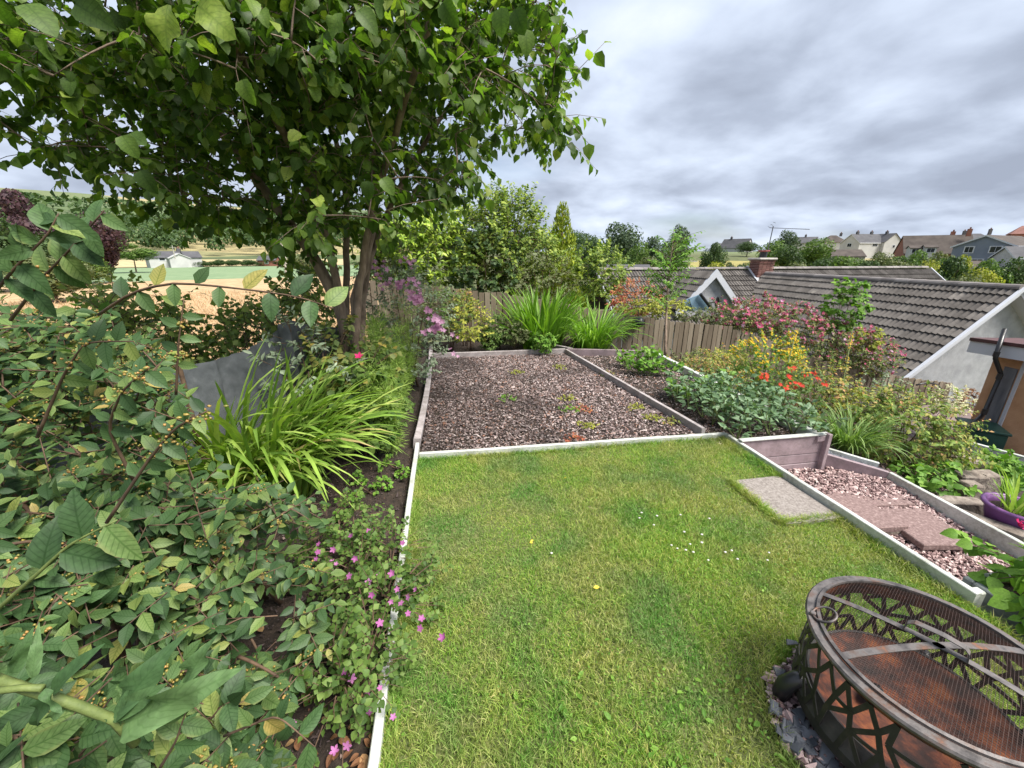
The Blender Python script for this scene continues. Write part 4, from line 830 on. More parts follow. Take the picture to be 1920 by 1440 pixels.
house('house', 1176, 512, 32, 8, 2.6, 3.4, 0.0, 0.62, M_render, M_sr, 'small grey roof beyond the hedge left of the bungalow')
house('house', 327, 490, 150, 10, 11.5, 5.5, 1.2, 1.5, M_ww, M_sr, 'distant white bungalow with grey roof across the fields', chim=((1.5, 0, 1.4),), wins=(('f', -3, 0.7, 1.2, .7), ('f', 2, 0.7, 1.2, .7)))
house('house_porch', 336, 490, 147, 100, 3, 4.5, 1.0, 1.1, M_ww, M_ww, 'white gabled porch of the distant grey roofed bungalow', cat='porch')
house('barn', 506, 496, 150, -22, 5, 4.2, 1.5, 1.1, M_bw, M_sr, 'small red barn with pale roof across the fields', cat='barn', wins=(('f', 0, 0.7, .8, .7),))
M_pole = hmat('pole_wood', (0.33, 0.31, 0.26), (0.46, 0.43, 0.38))
def pole(px0, py0, px1, py1, D, r_, lab):
    a_, b_ = atD(px0, py0, D), atD(px1, py1, D); b_ = np.array([a_[0], a_[1], b_[2]]); g = MB(); g.tube([a_-[0, 0, 1], b_], [r_, r_*0.8], 7)
    V_, Fs_ = boxgeo((1.6, 0.1, 0.12)); g.add(V_+b_-[0, 0, 0.5], Fs_); tag(g.build('utility_pole', M_pole), lab, 'utility pole')
pole(538, 512, 529, 456, 60, 0.26, 'pale wooden utility pole left of the tree trunk')
pole(327, 478, 326, 460, 140, 0.12, 'thin pole above the distant white bungalow')
pole(1292, 500, 1297, 480, 45, 0.05, 'thin pole standing against the round dark tree')
# ================================================================== foliage library
def leaf_geo(n=5, wid=0.5, fold=0.22, curl=0.25, p=0.85, tip=1.0, serr=0.0, wave=0.0, pw=0.8):
    t = np.linspace(0, 1, n+1); w = wid/2*np.power(np.clip(np.sin(np.pi*np.power(t, p)), 0, 1), pw)*np.where(t > 0.6, 1-(t-0.6)*0.25*tip, 1); w[0] = 0.012; w[-1] = 0.008
    if serr: w = w*(1+serr*np.where(np.arange(n+1) % 2 == 0, -1, 1))
    z = -curl*t*t; wv = wave*np.sin(t*9.0)
    c = np.c_[np.zeros(n+1), t, z]; l = np.c_[-w, t-0.02, z+w*fold*2+wv*w*2]; r = np.c_[w, t-0.02, z+w*fold*2-wv*w*2]
    V = np.r_[l, c, r]; m_ = n+1; i = np.arange(n)
    Fq = np.r_[np.c_[i, i+m_, i+m_+1, i+1], np.c_[i+m_, i+2*m_, i+2*m_+1, i+m_+1]]
    k = max(w.max(), 1e-3)
    uv = np.r_[np.c_[0.5-w/k/2, t], np.c_[np.full(m_, 0.5), t], np.c_[0.5+w/k/2, t]]
    return V, [Fq], uv
def variants(k, **kw):
    out = []
    for _ in range(k):
        q = dict(kw); q['fold'] = kw.get('fold', 0.22)*(0.5+rng.random()); q['curl'] = kw.get('curl', 0.25)*(0.2+1.5*rng.random()); q['wave'] = kw.get('wave', 0.05)*rng.normal(); out.append(leaf_geo(**q))
    return out
def blade_geo(n=8, w=0.02, arch=1.0, lean=0.3, twist=0.0, fold=0.35):
    """a strap leaf: rises along z then arches over towards +y; unit length"""
    th = lean+np.linspace(0, 1, n+1)**1.4*arch; ds = 1.0/n
    y = np.r_[0, np.cumsum(np.sin(th[:-1])*ds)]; z = np.r_[0, np.cumsum(np.cos(th[:-1])*ds)]; t = np.linspace(0, 1, n+1)
    ww = w*np.where(t < 0.1, 0.7+3*t, 1)*np.sqrt(np.clip(1-t**2.2, 0, 1)); ww[-1] = w*0.03
    nx = np.c_[np.zeros(n+1), -np.cos(th), np.sin(th)]; c = np.c_[np.zeros(n+1), y, z]; tw = twist*t
    sx_ = np.c_[np.cos(tw), np.zeros(n+1), np.zeros(n+1)]+nx*np.sin(tw)[:, None]
    l = c-sx_*ww[:, None]/2+nx*(ww*fold/2)[:, None]; r = c+sx_*ww[:, None]/2+nx*(ww*fold/2)[:, None]
    V = np.r_[l, c, r]; m_ = n+1; i = np.arange(n); Fq = np.r_[np.c_[i, i+m_, i+m_+1, i+1], np.c_[i+m_, i+2*m_, i+2*m_+1, i+m_+1]]
    return V, [Fq], np.r_[np.c_[np.zeros(m_), t], np.c_[np.full(m_, .5), t], np.c_[np.ones(m_), t]]
def frames(d, up):
    d = np.asarray(d, float); up = np.asarray(up, float); d = d/(np.linalg.norm(d, axis=1)[:, None]+1e-9)
    x = np.cross(d, up); x /= np.linalg.norm(x, axis=1)[:, None]+1e-9; z = np.cross(x, d); return np.stack([x, d, z], -1)
def unit(v): v = np.asarray(v, float); return v/(np.linalg.norm(v, axis=-1, keepdims=True)+1e-9)
LEAFMESH = {}; LO = {}
def foliage(host, temps, pos_, rot, scale, mat, nmax=300, name='leaf', rest='foliage', minpx=9.0, lo=None):
    pos_ = np.asarray(pos_, float); n = len(pos_); scale = np.asarray(scale, float); s1 = scale if scale.ndim == 1 else scale.max(1)
    px, py, zc = project(pos_+rot[:, :, 1]*s1[:, None]*0.5); big = s1*F/np.maximum(zc, 0.1)
    ok = (px > -20) & (px < 1940) & (py > -20) & (py < 1460) & (zc > 0.1) & (big > minpx)
    order = np.argsort(-np.where(ok, big, 0)); k = min(nmax, int(ok.sum())); ind = order[:k]; oth = order[k:]
    if k:
        key = (id(temps), mat.name)
        if key not in LEAFMESH:
            LEAFMESH[key] = (temps, [])
            for tp in temps:
                me = mesh_np(name, tp[0], tp[1], np.zeros(len(tp[0])), tp[2], True); me.materials.append(mat); LEAFMESH[key][1].append(me)
        mes = LEAFMESH[key][1]
        for ix in ind:
            o = link(bpy.data.objects.new(name, mes[rng.integers(len(mes))]), host); sc = scale[ix] if scale.ndim == 2 else [scale[ix]]*3; A = rot[ix]*np.asarray(sc)[None]; q = pos_[ix]
            o.matrix_basis = Matrix(((A[0, 0], A[0, 1], A[0, 2], q[0]), (A[1, 0], A[1, 1], A[1, 2], q[1]), (A[2, 0], A[2, 1], A[2, 2], q[2]), (0, 0, 0, 1)))
    if len(oth):
        mb_ = MB(); scatter(mb_, lo or LO.get(id(temps), temps), pos_[oth], rot[oth], scale[oth], rng.random(len(oth))); mb_.build(rest, mat, host, smooth=True, kind='stuff')
def blob_geo(k=1):
    return chip_templates(k, 'peb', True)
def spray(p0, p1, nl, size, up=(0, 0, 1), droop=0.25, spread=0.9, jit=0.25, start=0.15, pair=False):
    """alternate leaves along p0->p1; returns pos, dir, up arrays, sizes"""
    p0, p1 = np.asarray(p0, float), np.asarray(p1, float); ax = unit(p1-p0); sd_ = unit(np.cross(ax, up)+1e-6)
    pos_, dr, us, sz = [], [], [], []
    for i in range(nl):
        t = start+(1-start)*(i+0.5)/nl if i < nl-1 else 1.0
        s = 1 if i % 2 else -1
        d = ax*(1-spread*0.5)+sd_*s*spread*(0.15 if i == nl-1 else 1)+np.array([0, 0, -droop])+rng.normal(0, jit, 3)
        pos_.append(p0+(p1-p0)*t); dr.append(d); us.append(np.asarray(up, float)+rng.normal(0, jit, 3)); sz.append(size*(0.65+0.6*rng.random()))
    return pos_, dr, us, sz
class Leaves:
    def __init__(s): s.p = []; s.d = []; s.u = []; s.s = []
    def add(s, r): s.p += r[0]; s.d += r[1]; s.u += r[2]; s.s += r[3]
    def one(s, p, d, u, sz): s.p.append(np.asarray(p, float)); s.d.append(np.asarray(d, float)); s.u.append(np.asarray(u, float)); s.s.append(sz)
    def out(s, host, temps, mat, nmax=300, **kw):
        if s.p: foliage(host, temps, np.array(s.p), frames(np.array(s.d), np.array(s.u)), np.array(s.s), mat, nmax, **kw)
M_bark = simple('bark', [(0.3, (0.10, 0.068, 0.048)), (0.55, (0.21, 0.15, 0.11)), (0.8, (0.34, 0.27, 0.21))], 18, 0.9, 6, bmp=0.8, bdist=0.012, bscale=50, stretch=(1, 1, 0.35))
M_twig = simple('twig', [(0.3, (0.06, 0.035, 0.022)), (0.7, (0.14, 0.085, 0.05))], 30, 0.8, bmp=0)
M_gtwig = simple('green_stem', [(0.3, (0.085, 0.12, 0.03)), (0.7, (0.16, 0.20, 0.055))], 60, 0.65, bmp=0.3, bdist=0.003)
# ------------------------------------------------------------------ hazel tree
T_hazel = variants(6, n=8, wid=0.84, fold=0.15, curl=0.34, p=0.80, serr=0.05, wave=0.14, pw=0.52)
M_hazel = leafmat('hazel_leaf', [(0.0, (0.030, 0.055, 0.012)), (0.3, (0.052, 0.092, 0.018)), (0.6, (0.080, 0.130, 0.026)), (0.85, (0.125, 0.18, 0.035)), (1.0, (0.22, 0.26, 0.05))], trans=0.40, rough=0.5, vein=0.55, nveins=8, tcol=(1.5, 1.9, 0.55))
hz = thing('hazel_tree', (-0.9, 3.9, -0.05), 'large multi-stemmed hazel tree with broad dark green leaves overhanging the left bed', 'tree')
stems = [[(656, 690, 3.75), (648, 600, 3.72), (622, 540, 3.65), (588, 482, 3.6), (530, 400, 3.5), (440, 280, 3.4), (330, 150, 3.2), (230, 20, 3.0)],
         [(668, 690, 3.65), (664, 600, 3.6), (668, 540, 3.6), (688, 490, 3.6), (697, 410, 3.6), (702, 290, 3.6), (725, 130, 3.5), (740, -60, 3.4)],
         [(655, 690, 3.95), (648, 560, 3.95), (652, 430, 3.95), (640, 300, 4.0), (600, 150, 4.0), (580, -50, 4.0)],
         [(675, 690, 3.9), (682, 560, 3.95), (700, 450, 4.0), (770, 310, 4.0), (860, 170, 4.0), (950, 30, 3.9)],
         [(650, 690, 3.7), (640, 560, 3.65), (612, 440, 3.5), (560, 300, 3.1), (460, 130, 2.4), (390, -30, 1.9), (330, -160, 1.6)],
         [(664, 690, 3.6), (672, 560, 3.55), (690, 430, 3.4), (730, 270, 2.9), (790, 100, 2.4), (830, -40, 2.1)]]
srad = [0.058, 0.040, 0.030, 0.029, 0.034, 0.028]
nodes_p, nodes_par, paths = [], [], []
for si, (st, r0) in enumerate(zip(stems, srad)):
    q = np.array([P(*s) for s in st]); tt = np.linspace(0, 1, len(q)); t2 = np.linspace(0, 1, 22); q2 = np.stack([np.interp(t2, tt, q[:, k]) for k in range(3)], 1); 
    for k in range(1, 21): q2[k] = (q2[k-1]+q2[k]*2+q2[k+1])/4+rng.normal(0, 0.006, 3)
    rad_ = r0*(1-0.80*t2)**0.9+0.008; rad_[:3] *= [1.25, 1.12, 1.05]
    g = MB(); g.tube(q2, rad_, 9); g.build('trunk', M_bark, hz, smooth=True)
    for k in range(7, 22): nodes_p.append(q2[k]); nodes_par.append(rad_[k])
outline = [(-400, -700), (1050, -700), (1052, -80), (1062, 110), (1040, 210), (1062, 262), (960, 275), (905, 310), (870, 352), (770, 400), (705, 440), (620, 465), (540, 462), (470, 425), (380, 400), (260, 380), (180, 345), (60, 318), (70, 245), (-20, 215), (-400, 180)]
att = []
while len(att) < 1120:
    v = rng.normal(size=3); v /= np.linalg.norm(v); rr_ = rng.random()**0.42; p = np.array([-0.85, 3.25, 2.95])+v*rr_*np.array([3.3, 2.8, 1.75])
    px, py, zc = project(p); 
    if zc[0] < 1.9 or (zc[0] < 2.5 and (px[0] > 850 or py[0] > 150)) or not inpoly(px, py, outline)[0]: continue
    if p[2] < 1.5: continue
    att.append(p)
att = np.array(att); fork = np.array([-0.9, 3.8, 1.2]); att = att[np.argsort(np.linalg.norm(att-fork, axis=1))]
tw = MB(); LV = Leaves(); npos = [np.array(p) for p in nodes_p]
for p in att:
    A = np.array(npos); dd = np.linalg.norm(A-p, axis=1)+0.25*np.maximum(0, A[:, 2]-p[2]); j = int(np.argmin(dd)); a = A[j]; L_ = np.linalg.norm(p-a)
    mid_ = (a+p)/2+np.array([0, 0, 0.06*L_])+rng.normal(0, 0.035*L_, 3); path = bez(a, mid_*1.0, p, 6)
    r0 = 0.0045+0.0065*min(L_, 1.2); tw.tube(path, np.linspace(r0, 0.0022, 6), 4)
    for k in (2, 4, 5): npos.append(path[k])
    dr = unit(p-a); side = unit(np.cross(dr, [0, 0, 1])+1e-5)
    for s in range(3):
        e = p+dr*0.10*rng.random()+rng.normal(0, 0.15, 3)+[0, 0, -0.03]; st_ = path[3+s % 3]
        tw.tube([st_, (st_+e)/2+[0, 0, 0.02], e], [0.003, 0.0022, 0.0014], 3)
        LV.add(spray(st_, e, 8, 0.073, up=(0.15*rng.normal(), 0.15*rng.normal(), 1), droop=0.45, spread=0.8, jit=0.33))
tw.build('branches', M_bark, hz, smooth=True, kind='stuff')
# a few big near leaves at the top of the view
for px, py, zc, dx, dy in ((315, 10, 0.95, -0.2, -0.6), (372, 12, 0.95, 0.5, -0.4), (48, 8, 1.0, 0.6, -0.6), (142, 8, 1.05, 0.8, -0.5), (640, 25, 1.6, -0.5, -0.7), (672, 20, 1.6, 0.5, -0.5), (830, 5, 1.7, 0.4, -0.8), (940, 15, 1.7, -0.1, -1), (965, 18, 1.75, 0.3, -0.9), (985, 55, 1.8, 0.1, -1), (230, 255, 1.9, 0.4, -0.8), (690, 340, 2.2, -0.1, -1), (716, 335, 2.2, 0.5, -0.6), (265, 320, 1.9, 0.3, -0.9), (1060, 250, 3.3, 0.7, 0.3), (1062, 272, 3.3, 0.7, -0.3), (1045, 278, 3.3, -0.1, -1), (455, 150, 1.8, 0.2, -1), (245, 250, 2.0, 0.6, -.5)):
    c0 = P(px, py, zc); rt = np.array([CY, SY, 0]); LV.one(c0, rt*dx+np.array([0, 0, dy])*0.9+np.array([0, -0.15, 0]), np.array([-0.15, -1.0, 0.55])+rng.normal(0, 0.3, 3), 0.08+0.02*rng.random())
LV.out(hz, T_hazel, M_hazel, 300, lo=variants(6, n=3, wid=0.88, fold=0.16, curl=0.34, p=0.80, wave=0.14, pw=0.52))
# ------------------------------------------------------------------ cotoneaster in the near left bed
T_cotlo = variants(6, n=3, wid=0.54, fold=0.16, curl=0.22, p=0.82, wave=0.06)
T_cot = variants(6, n=6, wid=0.54, fold=0.16, curl=0.22, p=0.82, wave=0.06)
LO[id(T_cot)] = T_cotlo
M_cot = leafmat('cotoneaster_leaf', [(0.0, (0.027, 0.056, 0.021)), (0.35, (0.044, 0.086, 0.030)), (0.7, (0.072, 0.122, 0.040)), (0.92, (0.125, 0.175, 0.05)), (0.98, (0.19, 0.21, 0.055)), (1.0, (0.30, 0.21, 0.07))], trans=0.24, rough=0.52, vein=0.9, nveins=8, edge=(0.20, 0.23, 0.08), spec=0.28, tcol=(1.3, 1.5, 0.5))
M_berry = simple('berry', [(0.2, (0.16, 0.16, 0.03)), (0.5, (0.27, 0.215, 0.045)), (0.85, (0.36, 0.20, 0.06))], 12, 0.35, useobj=0.8, bmp=0)
ct = thing('cotoneaster_shrub', (-1.25, 1.6, -0.05), 'sprawling cotoneaster with veined grey green leaves and yellow berries in near left bed', 'shrub')
SHR = [(-120, 600), (60, 570), (180, 590), (330, 660), (390, 730), (400, 820), (420, 900), (540, 905), (600, 960), (590, 1050), (600, 1180), (570, 1260), (540, 1290), (500, 1440), (600, 1500), (-120, 1500)]
HOLES = [[(90, 1140), (250, 1130), (330, 1210), (300, 1330), (130, 1320)], [(430, 1120), (560, 1120), (560, 1230), (440, 1240)], [(300, 690), (420, 640), (420, 720), (330, 760)], [(330, 720), (420, 720), (440, 930), (360, 900)]]
LV = Leaves(); tw = MB(); BP = []; tips = []
def cot_zc(px, py): return 0.72+0.92*max(0, 1440-py)/900+0.55*max(px, 0)/700
while len(tips) < 780:
    px, py = -120+820*rng.random(), 560+940*rng.random(); a = np.array([px]), np.array([py])
    if not inpoly(*a, SHR)[0]: continue
    if any(inpoly(*a, h)[0] for h in HOLES) and rng.random() < 0.85: continue
    z = cot_zc(px, py)*(1+0.28*rng.random()**1.5)+rng.normal(0, 0.03); p = P(px, py, z)
    if p[2] < 0.03: continue
    tips.append(p)
base = np.array([[-1.35, 1.5, -0.05], [-1.15, 1.75, -0.05], [-1.5, 1.25, -0.05], [-1.2, 1.35, -0.05], [-0.95, 1.7, -0.05]])
tips = np.array(tips); npos = []
for k in range(16):
    b0 = base[k % 5]+rng.normal(0, 0.05, 3)*[1, 1, 0]; e = tips[rng.integers(len(tips))]+rng.normal(0, 0.05, 3); mid_ = b0*0.45+e*0.55+np.array([0, 0, 0.30]); pth = bez(b0, mid_, e, 12)
    g = MB(); g.tube(pth, np.linspace(0.013, 0.004, 12), 7); g.build('cane', M_twig, ct, smooth=True); npos += list(pth[3:])
cen = np.array([-1.3, 1.6, 0.2])
for p in tips[np.argsort(np.linalg.norm(tips-cen, axis=1))]:
    A = np.array(npos); a = A[int(np.argmin(np.linalg.norm(A-p, axis=1)+0.3*np.maximum(0, A[:, 2]-p[2])))]; L_ = np.linalg.norm(p-a); pth = bez(a, (a+p)/2+[0, 0, 0.10*L_], p, 5); tw.tube(pth, np.linspace(0.0042, 0.0018, 5), 5); npos += [pth[2], pth[3]]
    d = unit(unit(p-a)*0.6+np.array([rng.normal(0, 0.6), rng.normal(0, 0.6)-0.2, 0.10+0.25*rng.normal()])); l_ = 0.14+0.12*rng.random(); tw.tube([p-d*l_*0.6, p, p+d*l_*0.5], [0.0022, 0.002, 0.0013], 4)
    up = unit(np.array([0.10, -0.50, 0.85])+rng.normal(0, 0.2, 3)); LV.add(spray(p-d*l_*0.6, p+d*l_*0.5, 9, rng.choice([0.040, 0.052, 0.062, 0.074]), up=up, droop=0.10, spread=1.0, jit=0.22))
    if rng.random() < 0.40: BP.append(p+d*0.02+[0, 0, 0.012])
def berries(host, centers, n=16, spread=0.017, r=0.0047):
    me = mesh_np('berry', *blob_geo(1)[0], None, None, True); me.materials.append(M_berry); a = MB(); ind = 0; pos_ = np.concatenate([c+rng.normal(0, 1, (n, 3))*[spread, spread, spread*0.55] for c in centers]); sc = r*(0.75+0.5*rng.random(len(pos_)))
    px, py, zc = project(pos_); big = sc*2*F/np.maximum(zc, .1); order = np.argsort(-np.where((px > 0) & (px < 1920) & (py > 0) & (py < 1440), big, 0)); V, Fs = chip_templates(1, 'peb')[0]; V = unit(V)*[1, 1, 1.05]
    for i in order[:150]: o = link(bpy.data.objects.new('berry', me), host); o.matrix_basis = Matrix.Translation(pos_[i]) @ Matrix.Scale(sc[i], 4)
    mb_ = MB(); scatter(mb_, [(V, Fs)], pos_[order[150:]], rand_rot(len(order)-150, 1), sc[order[150:]], rng.random(len(order)-150)); mb_.build('berries', M_berry, host, smooth=True, kind='stuff')
# the long arching shoot and other outstanding shoots
def shoot(pts, nl, size, up, r=0.004, start=0.2, spread=1.1, jit=0.12, mat=None, droop=0.15):
    q = np.array([P(*s) for s in pts]); tt = np.linspace(0, 1, len(q)); t2 = np.linspace(0, 1, 14); q2 = np.stack([np.interp(t2, tt, q[:, k]) for k in range(3)], 1)
    for k in range(1, 13): q2[k] = (q2[k-1]+2*q2[k]+q2[k+1])/4
    g = MB(); g.tube(q2, np.linspace(r, r*0.35, 14), 6); g.build('shoot', M_twig if mat is None else mat, ct, smooth=True)
    for i in range(nl):
        t = start+(1-start)*(i+0.5)/nl; x = t*13; k = int(min(x, 12)); p = q2[k]+(q2[k+1]-q2[k])*(x-k); ax = unit(q2[k+1]-q2[k]); sd_ = unit(np.cross(ax, up)); s = 1 if i % 2 else -1
        LV.one(p, ax*0.35+sd_*s*spread+np.array([0, 0, -droop])+rng.normal(0, jit, 3), np.asarray(up)+rng.normal(0, jit, 3), size*(0.85+0.35*rng.random()))
    return q2
UPC = np.array([0.25, -1.0, 0.45])
s1 = shoot([(185, 590, 1.15), (250, 545, 1.1), (330, 528, 1.05), (440, 540, 1.0), (560, 555, 0.98), (625, 578, 0.97)], 11, 0.066, UPC, 0.0042, 0.1)
s2 = shoot([(330, 740, 1.25), (335, 640, 1.2), (345, 560, 1.18)], 7, 0.055, UPC, 0.004, 0.1); BP += [s2[5], s2[9]]
s3 = shoot([(20, 600, 1.1), (80, 520, 1.0), (130, 470, 0.95), (195, 395, 0.9)], 14, 0.068, UPC, 0.0045, 0.15, spread=0.9, jit=0.3); BP += [s3[5]]
s4 = shoot([(-20, 560, 0.9), (30, 500, 0.88), (90, 440, 0.86), (110, 400, 0.86)], 12, 0.066, UPC, 0.004, 0.1, spread=0.8, jit=0.4)
s5 = shoot([(-30, 1165, 0.62), (60, 1085, 0.60), (130, 1020, 0.60), (220, 975, 0.60)], 4, 0.075, UPC, 0.0035, 0.35, spread=0.7, mat=M_gtwig)
s6 = shoot([(70, 820, 1.2), (120, 700, 1.15), (160, 640, 1.1), (250, 640, 1.1)], 10, 0.062, UPC, 0.005, 0.2, jit=0.3); BP += [s6[6], s6[9]]
s7 = shoot([(250, 900, 1.2), (200, 800, 1.12), (230, 730, 1.05), (280, 690, 1.0)], 10, 0.060, UPC, 0.005, 0.2, jit=0.3); BP += [s7[8], s7[11], s7[12]]
s8 = shoot([(200, 980, 1.1), (280, 860, 1.05), (330, 800, 1.0), (390, 770, 1.0)], 9, 0.060, UPC, 0.005, 0.2, jit=0.3); BP += [s8[7], s8[10], s8[12]]
s9 = shoot([(420, 1380, 0.95), (520, 1340, 0.9), (590, 1400, 0.88)], 6, 0.06, UPC, 0.003, 0.2, jit=0.3)
s10 = shoot([(300, 1440, 0.75), (330, 1390, 0.72), (350, 1330, 0.72)], 5, 0.05, UPC, 0.003, 0.2, jit=0.35)
tw.build('twigs', M_twig, ct, smooth=True, kind='stuff')
LV.out(ct, T_cot, M_cot, 300); berries(ct, BP)
# ------------------------------------------------------------------ lance-leaved shoots at the bottom left corner
T_lan = variants(5, n=14, wid=0.29, fold=0.26, curl=0.55, p=0.80, wave=0.25)
M_lan = leafmat('lance_leaf', [(0.0, (0.038, 0.080, 0.030)), (0.5, (0.055, 0.105, 0.038)), (1.0, (0.085, 0.145, 0.055))], trans=0.25, rough=0.6, vein=0.4, nveins=12)
ls = thing('lance_leaved_plant', P(60, 1430, 0.72), 'soft lance-leaved plant with thick pale green stems in bottom left corner', 'plant')
for pts, r_ in (([(-40, 1262, 0.60), (90, 1305, 0.62), (150, 1325, 0.64), (215, 1350, 0.66), (255, 1395, 0.68)], 0.0075), ([(-40, 1300, 0.58), (40, 1290, 0.6), (80, 1290, 0.6)], 0.005)):
    q = np.array([P(*s) for s in pts]); g = MB(); g.tube(q, r_, 8); g.build('stem', M_gtwig, ls, smooth=True)
LVL = Leaves(); rt = np.array([CY, SY, 0]); fw = np.array([-SY, CY, 0])
for px, py, zc, ex, ey, sz in ((215, 1345, .66, 310, 1195, .15), (235, 1355, .66, 455, 1262, .18), (345, 1285, .68, 395, 1185, .10), (210, 1345, .66, 320, 1275, .10), (100, 1300, .62, 165, 1200, .09), (60, 1270, .6, 70, 1200, .08), (20, 1262, .6, 62, 1195, .075), (95, 1300, .62, 10, 1420, .13), (200, 1350, .65, 120, 1400, .10), (225, 1360, .66, 220, 1290, .08), (85, 1292, .6, 100, 1330, .06), (0, 1265, .6, -40, 1180, .12), (130, 1320, .63, 60, 1370, .09)):
    a = P(px, py, zc); e = P(ex, ey, zc*0.98); LVL.one(a, e-a, np.array([0.1, -0.8, 0.75])+rng.normal(0, 0.5, 3), max(np.linalg.norm(e-a)*0.82, 0.045))
LVL.out(ls, T_lan, M_lan)
# ------------------------------------------------------------------ strap-leaved clumps
M_day = leafmat('daylily_blade', [(0.0, (0.095, 0.175, 0.030)), (0.4, (0.155, 0.255, 0.042)), (0.75, (0.23, 0.33, 0.062)), (0.95, (0.32, 0.40, 0.11)), (1.0, (0.40, 0.30, 0.14))], trans=0.3, rough=0.4, tcol=(1.2, 1.3, 0.5))
T_day = [blade_geo(10, 0.026, 0.5+1.7*rng.random(), 0.04+0.2*rng.random(), rng.normal(0, 0.5)) for _ in range(12)]
T_croc = [blade_geo(8, 0.034, 0.35+0.5*rng.random(), 0.03+0.22*rng.random(), rng.normal(0, 0.8)) for _ in range(8)]
def clump(name, base, n, temps, L, mat, label, rad=0.12, lean=0.25, nmax=300, cat='plant', group=None, dirbias=None):
    h = thing(name, base, label, cat, group); a = rng.random(n)*6.283; r_ = rad*np.sqrt(rng.random(n)); p = np.c_[base[0]+r_*np.cos(a), base[1]+r_*np.sin(a), np.full(n, base[2])]
    az = a+rng.normal(0, 0.6, n)
    if dirbias is not None: k = rng.random(n) < 0.5; az[k] = dirbias+rng.normal(0, 0.8, k.sum())
    til = np.abs(rng.normal(0, lean, n)); rot = np.array([rotz(x-np.pi/2) @ rotx(-t_) for x, t_ in zip(az, til)])
    foliage(h, temps, p, rot, L*(0.55+0.55*rng.random(n)), mat, nmax, 'blade', 'blades'); return h
day = clump('daylily_clump', (-1.33, 2.75, -0.05), 600, T_day, 1.16, M_day, 'arching clump of bright green strap leaves in left soil bed', 0.30, 0.20, 300, dirbias=R(-20))
M_croc = leafmat('crocosmia_blade', [(0.0, (0.07, 0.15, 0.018)), (0.5, (0.12, 0.23, 0.028)), (1.0, (0.20, 0.32, 0.05))], trans=0.35, rough=0.45, tcol=(1.3, 1.5, 0.5))
clump('crocosmia_clump', (1.75, 7.25, -0.08), 330, T_croc, 1.20, M_croc, 'tall upright clump of bright green sword leaves before the back fence', 0.36, 0.20, 300)
clump('crocosmia_clump', (2.75, 7.2, -0.15), 300, T_day, 1.1, M_croc, 'lower grassy clump right of the tall sword leaved clump', 0.32, 0.22, 200)
# ------------------------------------------------------------------ netting on the left boundary
M_net = simple('grey_netting', [(0.3, (0.055, 0.062, 0.068)), (0.6, (0.10, 0.108, 0.118)), (0.8, (0.16, 0.17, 0.18))], 14, 0.85, 5, bmp=0.5, bdist=0.01, bscale=200)
net = thing('garden_netting', (-1.9, 3.3, -0.1), 'dark grey windbreak netting sagging between posts behind the strap leaves', 'netting')
tl = [(-30, 850, 1.9), (110, 810, 2.05), (265, 730, 2.25), (335, 690, 2.45), (430, 668, 2.75), (500, 638, 2.95), (537, 598, 3.1), (585, 612, 3.5), (640, 615, 4.1)]
q = np.array([P(*s) for s in tl]); nn = 110; tt = np.linspace(0, 1, len(q)); t2 = np.linspace(0, 1, nn); top = np.stack([np.interp(t2, tt, q[:, k]) for k in range(3)], 1); rows = []
for j in range(12):
    s = j/11; r_ = top.copy(); r_[:, 2] = top[:, 2]*(1-s)+(-0.1)*s; r_[:, 0] += (0.05*np.sin(t2*60+s*3)+0.03*np.sin(t2*130+2*s))*(0.35+s)+rng.normal(0, 0.004, nn); r_[:, 1] += 0.03*np.cos(t2*53+s*5)*(0.3+s); rows.append(r_)
g = MB(); g.add(np.concatenate(rows), [gridfaces(12, nn)]); g.build('sheet', M_net, net, smooth=True)
for k in (2, 3, 6): g = MB(); g.tube([q[k]+[0, 0, 0.03], [q[k][0], q[k][1], -0.2]], 0.018, 7); g.build('post', M_twig, net)
